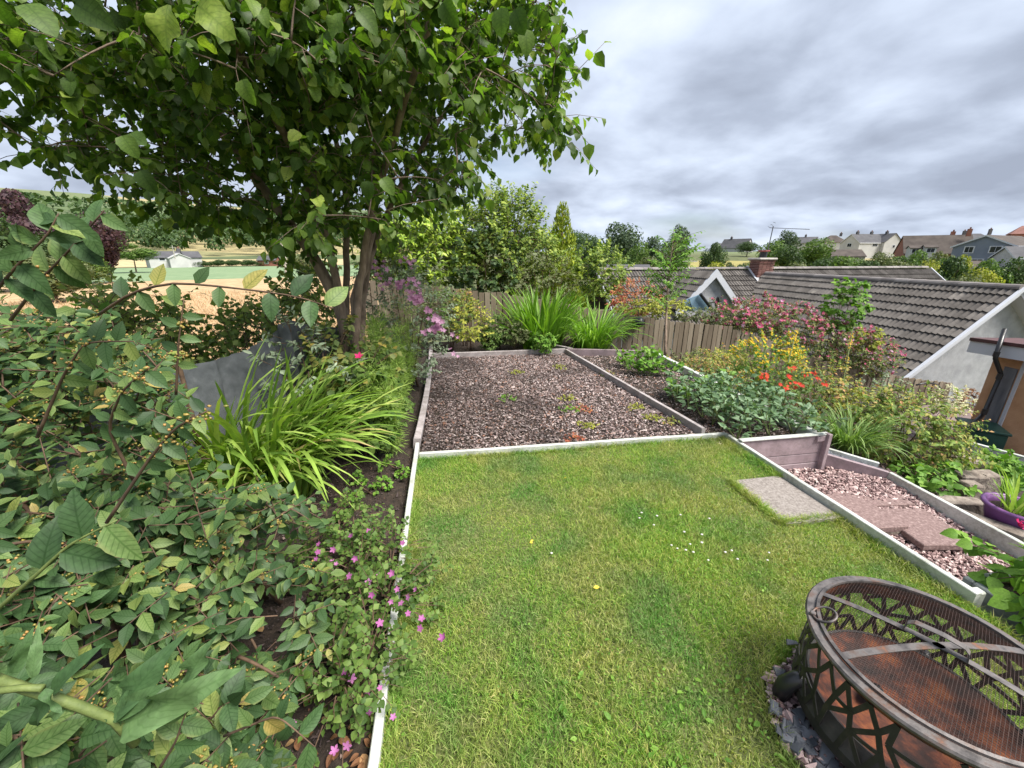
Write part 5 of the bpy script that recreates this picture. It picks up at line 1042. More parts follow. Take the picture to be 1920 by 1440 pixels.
# ================================================================== shrubs and perennials
T_small = variants(4, n=3, wid=0.55, fold=0.2, curl=0.25)
T_long = variants(4, n=4, wid=0.36, fold=0.2, curl=0.3)
T_round = variants(4, n=4, wid=0.85, fold=0.14, curl=0.25, p=0.75)
LO[id(T_small)] = variants(4, n=2, wid=0.60, fold=0.2, curl=0.25); LO[id(T_long)] = variants(4, n=2, wid=0.40, fold=0.2, curl=0.3); LO[id(T_round)] = variants(4, n=2, wid=0.9, fold=0.14, curl=0.25, p=0.75)
def lm(name, *cols, **kw):
    k = len(cols); return leafmat(name, [(i/(k-1), c) for i, c in enumerate(cols)], **kw)
ML = dict(
    laurel=lm('laurel_leaf', (0.07, 0.125, 0.014), (0.135, 0.215, 0.022), (0.23, 0.32, 0.035), (0.36, 0.43, 0.065), trans=0.25, rough=0.35),
    hornbeam=lm('hornbeam_leaf', (0.06, 0.105, 0.018), (0.11, 0.17, 0.026), (0.19, 0.25, 0.042), (0.29, 0.34, 0.07), trans=0.35),
    golden=lm('golden_conifer', (0.09, 0.135, 0.014), (0.19, 0.24, 0.022), (0.31, 0.35, 0.036), trans=0.2, rough=0.7),
    mid=lm('mid_leaf', (0.04, 0.08, 0.018), (0.075, 0.13, 0.026), (0.13, 0.19, 0.045), trans=0.3),
    dark=lm('dark_leaf', (0.022, 0.045, 0.016), (0.042, 0.075, 0.022), (0.07, 0.11, 0.035), trans=0.25),
    grey=lm('grey_leaf', (0.09, 0.125, 0.075), (0.15, 0.19, 0.12), (0.22, 0.26, 0.18), trans=0.2, rough=0.7),
    yellow=lm('yellow_leaf', (0.12, 0.15, 0.025), (0.22, 0.24, 0.035), (0.36, 0.34, 0.06), trans=0.3),
    redl=lm('red_leaf', (0.16, 0.05, 0.035), (0.34, 0.09, 0.055), (0.46, 0.17, 0.09), (0.15, 0.15, 0.04), trans=0.3),
    orange=lm('orange_leaf', (0.09, 0.14, 0.03), (0.17, 0.22, 0.045), (0.26, 0.22, 0.06), (0.42, 0.21, 0.10), trans=0.3),
    bean=lm('bean_leaf', (0.065, 0.12, 0.055), (0.105, 0.17, 0.085), (0.17, 0.245, 0.14), trans=0.22, rough=0.45),
    lush=lm('lush_leaf', (0.06, 0.14, 0.018), (0.11, 0.22, 0.03), (0.18, 0.30, 0.05), trans=0.35),
    fuchs=lm('fuchsia_leaf', (0.055, 0.095, 0.022), (0.10, 0.155, 0.035), (0.16, 0.20, 0.055), (0.27, 0.15, 0.09), trans=0.28),
    purple=lm('purple_leaf', (0.030, 0.016, 0.022), (0.055, 0.028, 0.034), (0.085, 0.048, 0.05), trans=0.2),
    blue=lm('blue_leaf', (0.035, 0.06, 0.035), (0.06, 0.09, 0.05), (0.09, 0.125, 0.07), trans=0.2, rough=0.7),
    abelia=lm('abelia_leaf', (0.06, 0.105, 0.02), (0.115, 0.18, 0.03), (0.19, 0.26, 0.05), (0.33, 0.27, 0.08), trans=0.3),
    olive=lm('olive_leaf', (0.05, 0.065, 0.025), (0.09, 0.11, 0.04), (0.14, 0.16, 0.065), trans=0.25),
)
def petalmat(name, a, b_):
    a = tuple(v/kw_gain for v in a); b_ = tuple(v/kw_gain for v in b_)
    return lm(name, a, b_, trans=0.35, rough=0.6, tcol=(1.2, 1.0, 1.1))
MP = dict(magenta=petalmat('magenta_petal', (0.40, 0.10, 0.32), (0.54, 0.22, 0.45)), pink=petalmat('pink_petal', (0.54, 0.26, 0.43), (0.68, 0.42, 0.58)), yellowp=petalmat('yellow_petal', (0.62, 0.42, 0.02), (0.78, 0.58, 0.05)),
          scarlet=petalmat('scarlet_petal', (0.60, 0.035, 0.02), (0.75, 0.08, 0.04)), rosepink=petalmat('rose_petal', (0.46, 0.07, 0.17), (0.58, 0.18, 0.28)), white=petalmat('white_petal', (0.70, 0.70, 0.66), (0.8, 0.8, 0.78)), crimson=petalmat('crimson_petal', (0.45, 0.01, 0.10), (0.6, 0.03, 0.16)))
def flower_geo(n=5, w=0.75, cup=0.35):
    Vs, Fs, uvs, k = [], [], [], 0
    for i in range(n):
        V, Fq, uv = leaf_geo(3, w, 0.1, -cup, 1.25, 0.0); V = V @ rotz(i*6.283/n).T; Vs.append(V); Fs.append(Fq[0]+k); uvs.append(uv); k += len(V)
    return np.concatenate(Vs), [np.concatenate(Fs)], np.concatenate(uvs)
T_fl = [flower_geo(5, 0.62, c) for c in (0.1, 0.35, 0.6)]; T_fl6 = [flower_geo(6, 0.4, c) for c in (0.2, 0.4)]
def put_flowers(host, pts, mat, size, temps=T_fl, face=(0, -0.7, 0.75), nmax=150, name='flower', minpx=5):
    pts = np.asarray(pts); n = len(pts); nrm = unit(np.asarray(face)+rng.normal(0, 0.35, (n, 3))); d = unit(np.cross(nrm, rng.normal(size=(n, 3)))); foliage(host, temps, pts, frames(d, nrm), size*(0.75+0.5*rng.random(n)), mat, nmax, name, 'blossom', minpx)
def shrub(name, c, rad, label, nt_=120, lpt=9, size=0.06, mat='mid', temps=None, base=None, nstem=5, cat='shrub', nmax=120, upright=0.2, shell=0.45, droop=0.2, lump=0.18, group=None, twl=None, up=(0, -0.35, 1), keep=None, stemmat=None):
    """ellipsoidal bush: stems, twigs and leaves set on twigs"""
    c = np.asarray(c, float); rad = np.asarray(rad, float); base = np.array([c[0], c[1], float(gz(c[0], c[1]))]) if base is None else np.asarray(base, float)
    h = thing(name, base, label, cat, group); mat = ML[mat] if isinstance(mat, str) else mat; temps = temps or T_small; LVs = Leaves(); tw_ = MB(); nodes = [base]; ph = rng.random(4)*6.28
    for k in range(nstem):
        v = rng.normal(size=3); v[2] = abs(v[2])*0.8+0.3; e = c+unit(v)*rad*0.55; mid_ = (base+e)/2+rng.normal(0, 0.08, 3)*rad; pth = bez(base+rng.normal(0, 0.03, 3)*[1, 1, 0], mid_, e, 7); sr_ = 0.012*max(rad.max(), 0.3)+0.004
        g = MB(); g.tube(pth, np.linspace(sr_, sr_*0.35, 7), 6); g.build('stem', stemmat or M_twig, h, smooth=True); nodes += list(pth[2:])
    N0 = np.array(nodes); made = 0; tries = 0
    while made < nt_ and tries < nt_*12:
        tries += 1; v = unit(rng.normal(size=3)); r_ = shell+(1-shell)*rng.random()**0.5; az_ = math.atan2(v[1], v[0]); lf = 1+lump*math.sin(3*az_+ph[0])*math.cos(2.3*v[2]*2+ph[1])+lump*0.6*math.sin(7*az_+ph[2]+5*v[2]); p = c+v*rad*r_*lf
        if p[2] < base[2]+0.02 or (keep is not None and not keep(p)): continue
        made += 1; a = N0[int(np.argmin(np.linalg.norm(N0-p, axis=1)))]; tl_ = twl or 0.22*rad.mean(); d = unit(unit(p-a)+np.array([0, 0, upright])+rng.normal(0, 0.35, 3)); tw_.tube([a*0.35+p*0.65, p, p+d*tl_], [0.004*rad.mean()+0.0012, 0.002*rad.mean()+0.001, 0.0008], 4)
        LVs.add(spray(p-d*tl_*0.25, p+d*tl_, lpt, size, up=unit(np.array(up)+0.35*v+rng.normal(0, 0.2, 3)), droop=droop, spread=0.85, jit=0.3))
    tw_.build('twigs', M_twig, h, kind='stuff'); LVs.out(h, temps, mat, nmax); h['tops'] = 0
    return h, np.array(LVs.p)
def tops(pts, c, rad, n, zmin=0.2, front=True):
    """outer points of a leaf cloud, for flowers"""
    q = (pts-np.asarray(c))/np.asarray(rad); s = np.linalg.norm(q, axis=1)+0.5*q[:, 2]-(0.35*q[:, 1] if front else 0); ix = np.argsort(-s)[:max(int(len(s)*0.42), 1)]; ix = rng.choice(ix, min(n, len(ix)), replace=False); return pts[ix]+[0, 0, 0.015]
def PB(px, py, zc): return P(px, py, zc)
# ------------------------------------------------------------------ left hedge beyond the netting
hl = Leaves(); tw = MB(); hd = thing('boundary_hedge', (-3.0, 4.2, -0.3), 'loose mixed bramble and beech hedge along the left boundary before the wheat', 'hedge')
for k in range(760):
    s = rng.random(); px = -150+790*s; pyt = 595+22*math.sin(px*0.02)+25*math.sin(px*0.051+1)-55*sstep(430, 600, px)+(25 if px < 120 else 0); py = pyt+(rng.random()**1.3)*170; zc = 2.2+1.6*s+0.8*rng.random()+0.7*(1-(py-pyt)/170)
    p = P(px, py, zc); d = unit(np.array([rng.normal(), rng.normal()-0.3, 0.5+0.3*rng.random()])); L_ = 0.22+0.2*rng.random(); tw.tube([p-d*L_*0.5+[0, 0, -0.1], p, p+d*L_], [0.005, 0.004, 0.0015], 4)
    hl.add(spray(p-d*L_*0.4, p+d*L_, 11, 0.062, up=unit(np.array([0.15, -0.5, 0.8])+rng.normal(0, .3, 3)), droop=0.2, spread=0.9, jit=0.35))
for k in range(9):
    p = P(-100+80*k, 700, 2.6+0.2*k); g = MB(); g.tube([[p[0], p[1], -0.5], p], [0.016, 0.008], 6); g.build('stem', M_twig, hd)
tw.build('twigs', M_twig, hd, kind='stuff')
hl.out(hd, T_round, lm('hedge_leaf', (0.075, 0.12, 0.028), (0.125, 0.18, 0.042), (0.19, 0.25, 0.06), (0.27, 0.31, 0.09), trans=0.35), 260)
# greenery at the foot of the hazel
c = P(640, 640, 3.3); shrub('honeysuckle', (c[0], c[1], 0.55), (0.40, 0.42, 0.52), 'tangled olive and yellow green climber at the hazel trunk base', 150, 9, 0.055, lm('climber_leaf', (0.05, 0.085, 0.022), (0.085, 0.125, 0.035), (0.15, 0.18, 0.05), (0.27, 0.21, 0.05), trans=0.3), T_round, cat='climber', base=(c[0], c[1], -.06))
c = P(570, 650, 3.0); shrub('willow_leaved_shrub', (c[0], c[1], 0.72), (0.30, 0.30, 0.50), 'grey green narrow-leaved shrub at the end of the netting', 90, 10, 0.050, 'grey', T_long, base=(c[0], c[1], -.06))
c = P(670, 720, 3.3); rs, pp = shrub('rose_bush', (c[0], c[1], 0.42), (0.36, 0.40, 0.42), 'low leafy rose bush with a single crimson bloom under hazel', 110, 8, 0.055, 'mid', T_round, base=(c[0], c[1], -.06))
put_flowers(rs, [P(673, 668, 2.95)], MP['crimson'], 0.032, T_fl)
# dill: feathery plants along the bowed board
M_dill = lm('dill_thread', (0.13, 0.21, 0.04), (0.20, 0.30, 0.06), (0.28, 0.38, 0.09), trans=0.3)
T_thr = [(np.array([[-0.012, 0, 0], [0.012, 0, 0], [0.0, 0.55, 0.03], [0.006, 1, -0.1], [-.006, 1, -0.1]]), [np.array([[0, 1, 2]]), np.array([[2, 3, 4]])], np.zeros((5, 2)))]
T_thr = [(np.array([[-0.045, 0, 0], [0.045, 0, 0], [0.035, 0.5, 0.04], [-0.035, 0.5, 0.04], [0.0, 1, -0.08]]), [np.array([[0, 1, 2, 3]]), np.array([[3, 2, 4]])], np.zeros((5, 2)))]
for i, (px, py, zc, hgt, lab) in enumerate([(735, 850, 3.05, 0.62, 'feathery dill plant nearest the lawn in the left bed'), (725, 800, 3.3, 0.72, 'second feathery dill plant behind the nearest one'), (752, 770, 3.7, 0.70, 'feathery dill plant close beside the bowed board'), (718, 760, 3.6, 0.78, 'tall feathery dill plant near the rose bush'), (765, 730, 4.3, 0.75, 'farthest feathery dill plant along the bowed board')]):
    b0 = at(px, py, -0.05); h = thing('dill_plant', b0, lab, 'plant', 'feathery dill plants'); lv = Leaves()
    for s in range(6):
        e = b0+np.array([rng.normal(0, 0.10), rng.normal(0, 0.12), hgt*1.2*(0.7+0.5*rng.random())]); pth = bez(b0, (b0+e)/2+rng.normal(0, .03, 3), e, 7); g = MB(); g.tube(pth, np.linspace(0.004, 0.0015, 7), 5); g.build('stem', M_gtwig, h)
        for k in range(1, 7):
            for j in range(110):
                d = unit(rng.normal(size=3)+[0, 0, 0.35]); r0 = rng.random()*0.10; lv.one(pth[k]+d*r0+rng.normal(0, 0.012, 3), d+rng.normal(0, .5, 3), rng.normal(size=3), 0.055)
    lv.out(h, T_thr, M_dill, 0)
# pink mallow
c = P(765, 560, 5.0); ml, pp = shrub('mallow_shrub', (c[0], c[1], 0.80), (0.55, 0.5, 0.78), 'grey green mallow bush with pale pink flower spikes beside hazel', 200, 9, 0.055, 'grey', T_small, base=(c[0], c[1], -0.06), upright=0.7)
fl = []
for px, py, zc, n in ((708, 505, 4.8, 12), (765, 490, 4.8, 8), (748, 528, 4.7, 10), (722, 522, 4.7, 5), (778, 532, 4.6, 6), (780, 562, 4.5, 20), (783, 550, 4.5, 10), (805, 588, 4.5, 7), (817, 612, 4.4, 22), (792, 626, 4.4, 4), (722, 546, 4.6, 3), (850, 642, 4.8, 3), (765, 540, 4.6, 3), (856, 668, 5.2, 2)):
    q = P(px, py, zc); fl += list(q+rng.normal(0, 1, (n, 3))*[0.035, 0.035, 0.05])
put_flowers(ml, np.array(fl)*0.94+np.array([0, 0, EYE])*0.06, MP['pink'], 0.032)
# back border small plants
for px, py, zc, r_, m_, lab in ((880, 605, 6.95, 0.36, 'yellow', 'yellow green bushy plant before the back fence'), (842, 590, 7.1, 0.42, 'mid', 'mid green bush left of the yellow green plant'), (812, 575, 7.3, 0.42, 'olive', 'olive bush growing against the left end of the fence'), (868, 575, 7.5, 0.28, 'orange', 'pale shrub with orange tips on the back fence'), (938, 618, 7.2, 0.26, 'mid', 'small leafy plant in soil before the fence'), (965, 625, 7.1, 0.24, 'olive', 'low dull green plant left of the sword leaves'), (920, 635, 7.0, 0.18, 'mid', 'tiny green plant behind the far bed board'), (1015, 640, 6.9, 0.2, 'lush', 'fresh green seedling clump below the sword leaves')):
    c = P(px, py, zc); shrub('border_plant', (c[0], c[1], max(c[2], r_*0.7)), (r_, r_, r_*0.95), lab, int(90+80*r_), 8, 0.055, m_, T_small, nmax=60, cat='plant', base=(c[0], c[1], -0.06))
# seedlings and weeds on the left soil
for i, (px, py, sz, lab) in enumerate(((660, 945, 0.07, 'small pale seedling in dark soil nearest the lawn board'), (690, 925, 0.09, 'seedling between strap leaves and the white board'), (720, 915, 0.06, 'tiny seedling hard by the white board'), (640, 975, 0.05, 'tiny weed in soil right of the cotoneaster'), (735, 880, 0.09, 'feathery seedling below the dill'), (755, 895, 0.05, 'sparse seedling left of the lawn corner'), (668, 905, 0.05, 'lone weed under the strap leaf tips'))):
    b0 = at(px, py, -0.05); shrub('seedling', b0+[0, 0, sz*0.6], (sz, sz, sz*0.7), lab, 12, 6, 0.028, 'lush', T_round, base=b0, nstem=2, cat='seedling', group='seedlings in the left bed', nmax=10)
# geranium with magenta flowers spilling over the board
for k, (x0, y0, r_, lab, fl) in enumerate((( -0.36, 1.62, 0.26, 'magenta flowered geranium spilling over the white board onto the lawn', ((655, 1080), (711, 1078), (735, 1075), (780, 1105), (733, 1128), (752, 1131), (691, 1092), (765, 1150), (788, 1178), (712, 1168), (830, 1196), (697, 1115), (765, 1120), (790, 1160), (745, 1105))), (-0.62, 1.95, 0.24, 'geranium with magenta flowers at the soil bed centre', ((597, 1020), (596, 1035), (593, 1048), (622, 1052), (630, 1058), (658, 1005), (666, 1047), (690, 995), (755, 1018), (625, 1030), (415, 944), (400, 1070))), (-0.43, 1.22, 0.20, 'low geranium with few magenta flowers nearest the camera', ((646, 1259), (660, 1272), (712, 1290), (690, 1298), (666, 1233), (651, 1398), (627, 1408), (737, 1345), (695, 1335), (514, 1312), (550, 1355))))):
    b0 = (x0, y0, -0.05); h, pp = shrub('geranium_plant', (x0, y0, 0.12), (r_*1.05, r_*1.3, 0.20), lab, 210, 6, 0.026, 'mid', T_round, base=b0, nstem=4, cat='plant', nmax=150, shell=0.1, droop=0.05)
    put_flowers(h, [at(px, py, 0.27 if k < 2 else 0.15) for px, py in fl], MP['magenta'], 0.0150, T_fl, (0, -0.6, 0.8))
# fallen leaves on the soil
M_dead = lm('dead_leaf', (0.10, 0.045, 0.022), (0.20, 0.10, 0.045), (0.30, 0.19, 0.09), trans=0.1, rough=0.8)
me_dead = [mesh_np('fallen_leaf', tp[0], tp[1], np.zeros(len(tp[0])), tp[2]) for tp in T_cot[:3]]
for m_ in me_dead: m_.materials.append(M_dead)
for i in range(60):
    px, py = 540+170*rng.random(), 1290+150*rng.random()
    if i > 30: px, py = 120+520*rng.random(), 1130+310*rng.random()
    p = at(px, py, -0.045); o = link(bpy.data.objects.new('fallen_leaf', me_dead[i % 3]), soil); o.matrix_basis = Matrix.Translation(p+[0, 0, 0.008]) @ Matrix.Rotation(rng.random()*6.28, 4, 'Z') @ Matrix.Rotation(rng.normal(0, .3), 4, 'X') @ Matrix.Scale(0.03+0.03*rng.random(), 4)
q = fill([(-1.4, 0.6), (-0.36, 0.6), (-0.36, 3.2), (-1.6, 3.2)], 4500); n = len(q); mb = MB()
scatter(mb, chip_templates(6, 'chip'), np.c_[q, -0.052+0.008*rng.random(n)], rand_rot(n, 0.5), 0.0055*np.exp(rng.normal(0, 0.5, n)), rng.random(n)*0.6); tag(mb.build('soil_crumbs', M_chips), kind='stuff')
# ------------------------------------------------------------------ behind the fence
def hedgebush(name, px, py, zc, rad, lab, **kw):
    c = P(px, py, zc); return shrub(name, c, rad, lab, base=(c[0], c[1], float(gz(c[0], c[1]))), **kw)
hedgebush('laurel_bush', 785, 480, 9.2, (1.15, 0.8, 0.95), 'bright yellow green laurel bush right of the hazel trunk', nt_=700, lpt=9, size=0.13, mat='laurel', temps=T_long, nmax=200, upright=0.8, shell=0.6)
hedgebush('laurel_bush', 745, 520, 9.0, (0.9, 0.7, 0.8), 'shaded laurel bush behind the pink mallow', nt_=200, lpt=8, size=0.13, mat='dark', temps=T_long, nmax=80)
hedgebush('hornbeam_shrub', 950, 470, 9.6, (1.15, 1.0, 1.3), 'tall loose hornbeam shrub behind the back fence', nt_=820, lpt=10, size=0.085, mat='hornbeam', temps=T_round, nmax=250, upright=0.9, shell=0.4, lump=0.25)
hedgebush('hornbeam_shrub', 935, 410, 9.8, (0.55, 0.5, 0.65), 'pale topmost shoots of the tall hornbeam shrub', nt_=100, lpt=9, size=0.085, mat='hornbeam', temps=T_round, nmax=80, upright=1.4)
hedgebush('dark_shrub', 905, 500, 9.0, (0.8, 0.6, 0.8), 'dark shaded shrub between laurel and hornbeam', nt_=170, lpt=8, size=0.09, mat='dark', temps=T_round, nmax=60)
hedgebush('pale_shrub', 1020, 530, 9.3, (0.8, 0.6, 0.6), 'olive flowering shrub at the foot of the golden conifer', nt_=200, lpt=8, size=0.065, mat='olive', nmax=60)
hedgebush('hornbeam_shrub', 1120, 515, 10.5, (0.72, 0.7, 0.75), 'rounded light green shrub right of the golden conifer', nt_=240, lpt=9, size=0.085, mat='hornbeam', temps=T_round, nmax=120, upright=0.6)
hedgebush('hornbeam_shrub', 850, 440, 10.5, (1.1, 0.8, 0.75), 'light green shrub top showing above the laurel', nt_=380, lpt=9, size=0.09, mat='hornbeam', temps=T_round, nmax=100, upright=0.9)
# golden conifer
cc = P(1050, 540, 12.0); con = thing('golden_conifer', (cc[0], cc[1], -2.4), 'golden green pointed conifer beyond the fence', 'tree'); topz = P(1047, 388, 12.0)[2]
g = MB(); g.tube([(cc[0], cc[1], -2.4), (cc[0], cc[1], topz-0.2)], [0.12, 0.02], 7); g.build('trunk', M_bark, con); lv = Leaves()
for k in range(3400):
    t_ = rng.random()**0.8; z = topz-t_*3.3; r_ = (0.06+0.72*t_**0.75)*(0.72+0.3*rng.random())*(1+0.15*math.sin(z*7)); a = rng.random()*6.283; d = np.array([math.cos(a)*0.5, math.sin(a)*0.5, 0.9]); lv.one((cc[0]+r_*math.cos(a), cc[1]+r_*math.sin(a), z), d+rng.normal(0, .2, 3), [math.cos(a), math.sin(a), 0.3], 0.20*(0.5+0.6*rng.random())*(0.5+t_))
lv.out(con, T_long, ML['golden'], 150)
# ------------------------------------------------------------------ right hand side beyond the fence
hedgebush('acer_shrub', 1190, 565, 9.6, (0.62, 0.5, 0.45), 'red leaved acer beyond the back fence', nt_=190, lpt=9, size=0.06, mat='redl', nmax=120)
hedgebush('fence_climber', 1225, 578, 9.0, (0.85, 0.3, 0.18), 'yellow green climber growing over the fence top', nt_=190, lpt=8, size=0.055, mat='yellow', temps=T_round, nmax=80, keep=lambda p: p[1] < 8.9)
hedgebush('fence_climber', 1320, 592, 9.2, (0.75, 0.3, 0.14), 'olive climber trailing over the fence beside pink hedge', nt_=150, lpt=8, size=0.05, mat='olive', nmax=60)
FUC = ((1372, 603, 9.4, 0.62, 0.48), (1425, 603, 9.6, 0.70, 0.55), (1480, 618, 9.7, 0.75, 0.60), (1538, 640, 9.8, 0.75, 0.60), (1592, 658, 9.9, 0.72, 0.56), (1638, 672, 10.0, 0.55, 0.46))
FL_ = ('leftmost pink flowering hedge bush above the fence', 'second pink flowering hedge bush from the left', 'third pink flowering hedge bush behind the yellow flowers', 'fourth pink flowering hedge bush left of the maple sapling', 'fifth pink flowering hedge bush below the maple sapling', 'rightmost pink flowering hedge bush near the white gable')
for (px, py, zc, rx, rz), lab in zip(FUC, FL_):
    c = P(px, py, zc); h, pp = shrub('flowering_bush', c, (rx, 0.5, rz), lab, 270, 9, 0.055, 'fuchs', T_small, base=(c[0], c[1], float(gz(c[0], c[1]))), nmax=40, group='pink flowering hedge bushes', upright=0.6)
    put_flowers(h, tops(pp, c, (rx, .5, rz), 150 if px < 1500 else 70), MP['rosepink'], 0.042, T_fl, nmax=25); put_flowers(h, tops(pp, c, (rx, .5, rz), 26), MP['pink'], 0.042, T_fl, nmax=10)
hedgebush('maple_sapling', 1583, 575, 9.6, (0.42, 0.4, 0.62), 'light green maple sapling rising in front of the roof', nt_=120, lpt=8, size=0.10, mat='lush', temps=T_round, nmax=120, cat='sapling')
hedgebush('maple_sapling', 1628, 635, 9.6, (0.25, 0.25, 0.30), 'small yellow green sapling right of the maple sapling', nt_=45, lpt=7, size=0.08, mat='yellow', temps=T_round, nmax=40, cat='sapling')
# ------------------------------------------------------------------ right bed
rb = at(1250, 668, -0.35); rw = thing('rowan_sapling', rb, 'slender young rowan tree with airy light green leaves', 'tree'); lv = Leaves(); tip = P(1262, 455, 7.9); rb = P(1248, 668, 7.4)
pth = bez(rb, (rb+tip)/2+[-0.1, 0, 0.1], tip, 12); g = MB(); g.tube(pth, np.linspace(0.028, 0.006, 12), 7); g.build('trunk', M_bark, rw, smooth=True); tw = MB()
for k in range(95):
    s = 4+7*rng.random()**0.9; i = int(min(s, 10)); p = pth[i]+(pth[i+1]-pth[i])*(s-i); d = unit(np.array([rng.normal(), rng.normal(), 0.55])); L_ = 0.30+0.32*rng.random(); e = p+d*L_; tw.tube([p, (p+e)/2+[0, 0, 0.03], e], [0.005, 0.0035, 0.0015], 4); lv.add(spray(p+d*L_*0.25, e, 13, 0.085, up=unit(rng.normal(0, .3, 3)+[0, -0.3, 1]), droop=0.25, spread=1.0, jit=0.25))
tw.build('twigs', M_twig, rw, kind='stuff'); lv.out(rw, T_long, ML['lush'], 120)
def rbed(name, px, py, z, rad, lab, **kw):
    b0 = at(px, py, z); zg = float(gz(b0[0], b0[1])); c = np.array([b0[0], b0[1], max(zg+rad[2]*0.75, z)]); h, pp = shrub(name, c, rad, lab, base=(c[0], c[1], zg), **kw); return h, pp, c
hp = rbed('spiraea_shrub', 1325, 705, -0.2, (0.58, 0.5, 0.36), 'rusty orange tinted spiraea shrub right of the vegetable bed', nt_=230, lpt=8, size=0.045, mat='orange', nmax=80)
rbed('border_perennial', 1290, 690, -0.35, (0.5, 0.45, 0.26), 'green and bronze perennials before the fence beside the rowan', nt_=170, lpt=8, size=0.05, mat='olive', nmax=60, cat='plant')
rbed('border_perennial', 1365, 680, -0.4, (0.5, 0.4, 0.26), 'yellowish grassy perennials between spiraea and yellow flowers', nt_=150, lpt=8, size=0.06, mat='yellow', temps=T_long, nmax=60, cat='plant', upright=0.9)
h, pp, c = rbed('hypericum_shrub', 1437, 690, -0.1, (0.52, 0.45, 0.50), 'domed shrub covered in golden yellow flowers', nt_=420, lpt=8, size=0.045, mat='lush', nmax=60)
put_flowers(h, tops(pp, c, (0.52, 0.45, 0.5), 800), MP['yellowp'], 0.018, T_fl, nmax=150)
h, pp, c = rbed('montbretia_plant', 1480, 735, -0.15, (0.50, 0.35, 0.32), 'green plant with scarlet flowers in front of the yellow shrub', nt_=150, lpt=7, size=0.06, mat='mid', temps=T_long, nmax=60, cat='plant', upright=0.9)
fl = []
for px, py, n in ((1437, 705, 8), (1431, 713, 5), (1486, 692, 6), (1481, 706, 6), (1497, 721, 7), (1475, 729, 6), (1462, 723, 2), (1525, 700, 4), (1535, 712, 6), (1548, 720, 6), (1510, 706, 5)):
    q = P(px, py, 4.6 if px < 1500 else 5.2); fl += list(q+rng.normal(0, 0.022, (n, 3)))
put_flowers(h, fl, MP['scarlet'], 0.026, T_fl6)
rbed('red_foliage_plant', 1535, 728, -0.2, (0.55, 0.4, 0.34), 'red tipped leafy plant left of the tall yellow spire', nt_=160, lpt=8, size=0.05, mat='orange', nmax=60, cat='plant')
for px, py0, py1, lab in ((1592, 745, 618, 'tall leaning mullein spire with yellow buds near the fence'), (1488, 690, 618, 'thin yellow flower spire behind the yellow shrub')):
    b0, e = P(px-14, py0, 5.6), P(px+6, py1, 5.8); h = thing('mullein_plant', b0, lab, 'plant'); pth = bez(b0-[0, 0, 0.3], (b0+e)/2, e, 10); g = MB(); g.tube(pth, np.linspace(0.014, 0.005, 10), 6); g.build('stem', M_gtwig, h); lv = Leaves()
    for k in range(28): s = rng.random()*4; i = int(s); p = pth[i]; a = rng.random()*6.28; lv.one(p, [math.cos(a), math.sin(a), 0.5], [0, 0, 1], 0.16*(0.6+0.5*rng.random()))
    lv.out(h, T_long, ML['yellow'], 40); put_flowers(h, [pth[4]+(pth[9]-pth[4])*rng.random()+rng.normal(0, 0.013, 3) for _ in range(60)], MP['yellowp'], 0.012, T_fl, nmax=40)
clump('ornamental_grass', at(1592, 838, -0.42)+[0, 0, -0.02], 260, T_day, 0.55, lm('sedge_blade', (0.07, 0.13, 0.03), (0.12, 0.20, 0.05), (0.20, 0.28, 0.09), trans=0.3), 'fine green grass clump behind the planter corner post', 0.14, 0.35, 150)
h, pp, c = rbed('abelia_shrub', 1690, 815, -0.45, (0.60, 0.55, 0.48), 'broad arching shrub with orange tinted tips on the lower slope', nt_=560, lpt=9, size=0.055, mat='abelia', nmax=200, upright=0.1, droop=0.35)
c2 = c+[0.05, -0.05, 0.1]; shrub('abelia_shrub', c2, (0.50, 0.45, 0.46), 'orange tipped shoots above the broad arching shrub', 45, 8, 0.045, 'orange', T_small, base=(c2[0], c2[1], float(gz(c2[0], c2[1]))), nmax=80, shell=0.75)
rbed('grey_shrub', 1635, 760, -0.5, (0.42, 0.4, 0.42), 'silvery grey leaved shrub left of the arching shrub', nt_=140, lpt=8, size=0.045, mat='grey', nmax=60)
rbed('border_perennial', 1585, 770, -0.45, (0.4, 0.4, 0.32), 'yellow green low foliage behind the grass clump', nt_=120, lpt=7, size=0.05, mat='yellow', nmax=40, cat='plant')
rbed('pale_flowering_plant', 1785, 752, -1.6, (0.45, 0.3, 0.3), 'pale cream flowering plant at the gable foot', nt_=100, lpt=7, size=0.06, mat=lm('cream_leaf', (0.30, 0.30, 0.18), (0.5, 0.48, 0.33), trans=0.2), nmax=30, cat='plant')
rbed('brown_plant', 1832, 748, -1.9, (0.5, 0.3, 0.2), 'reddish brown dying plant against the gable wall', nt_=90, lpt=7, size=0.06, mat=lm('brown_leaf', (0.14, 0.06, 0.03), (0.24, 0.12, 0.05), trans=0.1), nmax=30, cat='plant')
for i, (px, py, z, lab) in enumerate(((1905, 892, -0.75, 'strawberry plants at the right picture edge above iris'), (1880, 872, -0.85, 'strawberry plants along the white edged low wall'), (1735, 892, -0.6, 'low leafy plant at the foot of arching shrub'))):
    rbed('strawberry_plant', px, py, z, (0.32, 0.28, 0.14), lab, nt_=70, lpt=5, size=0.07, mat='lush', temps=T_round, nmax=60, cat='plant', shell=0.2)
# dry litter on the slope
q = fill([(3.75, 3.1), (4.15, 2.9), (4.3, 2.0), (5.4, 2.4), (5.2, 3.4), (4.2, 3.6)], 2600); n = len(q); mb = MB(); scatter(mb, chip_templates(6, 'chip'), np.c_[q, gz(q[:, 0], q[:, 1])+0.012], rand_rot(n, 0.6), 0.014*np.exp(rng.normal(0, 0.5, n)), 0.3+0.65*rng.random(n)); tag(mb.build('bark_mulch', M_chips), kind='stuff')
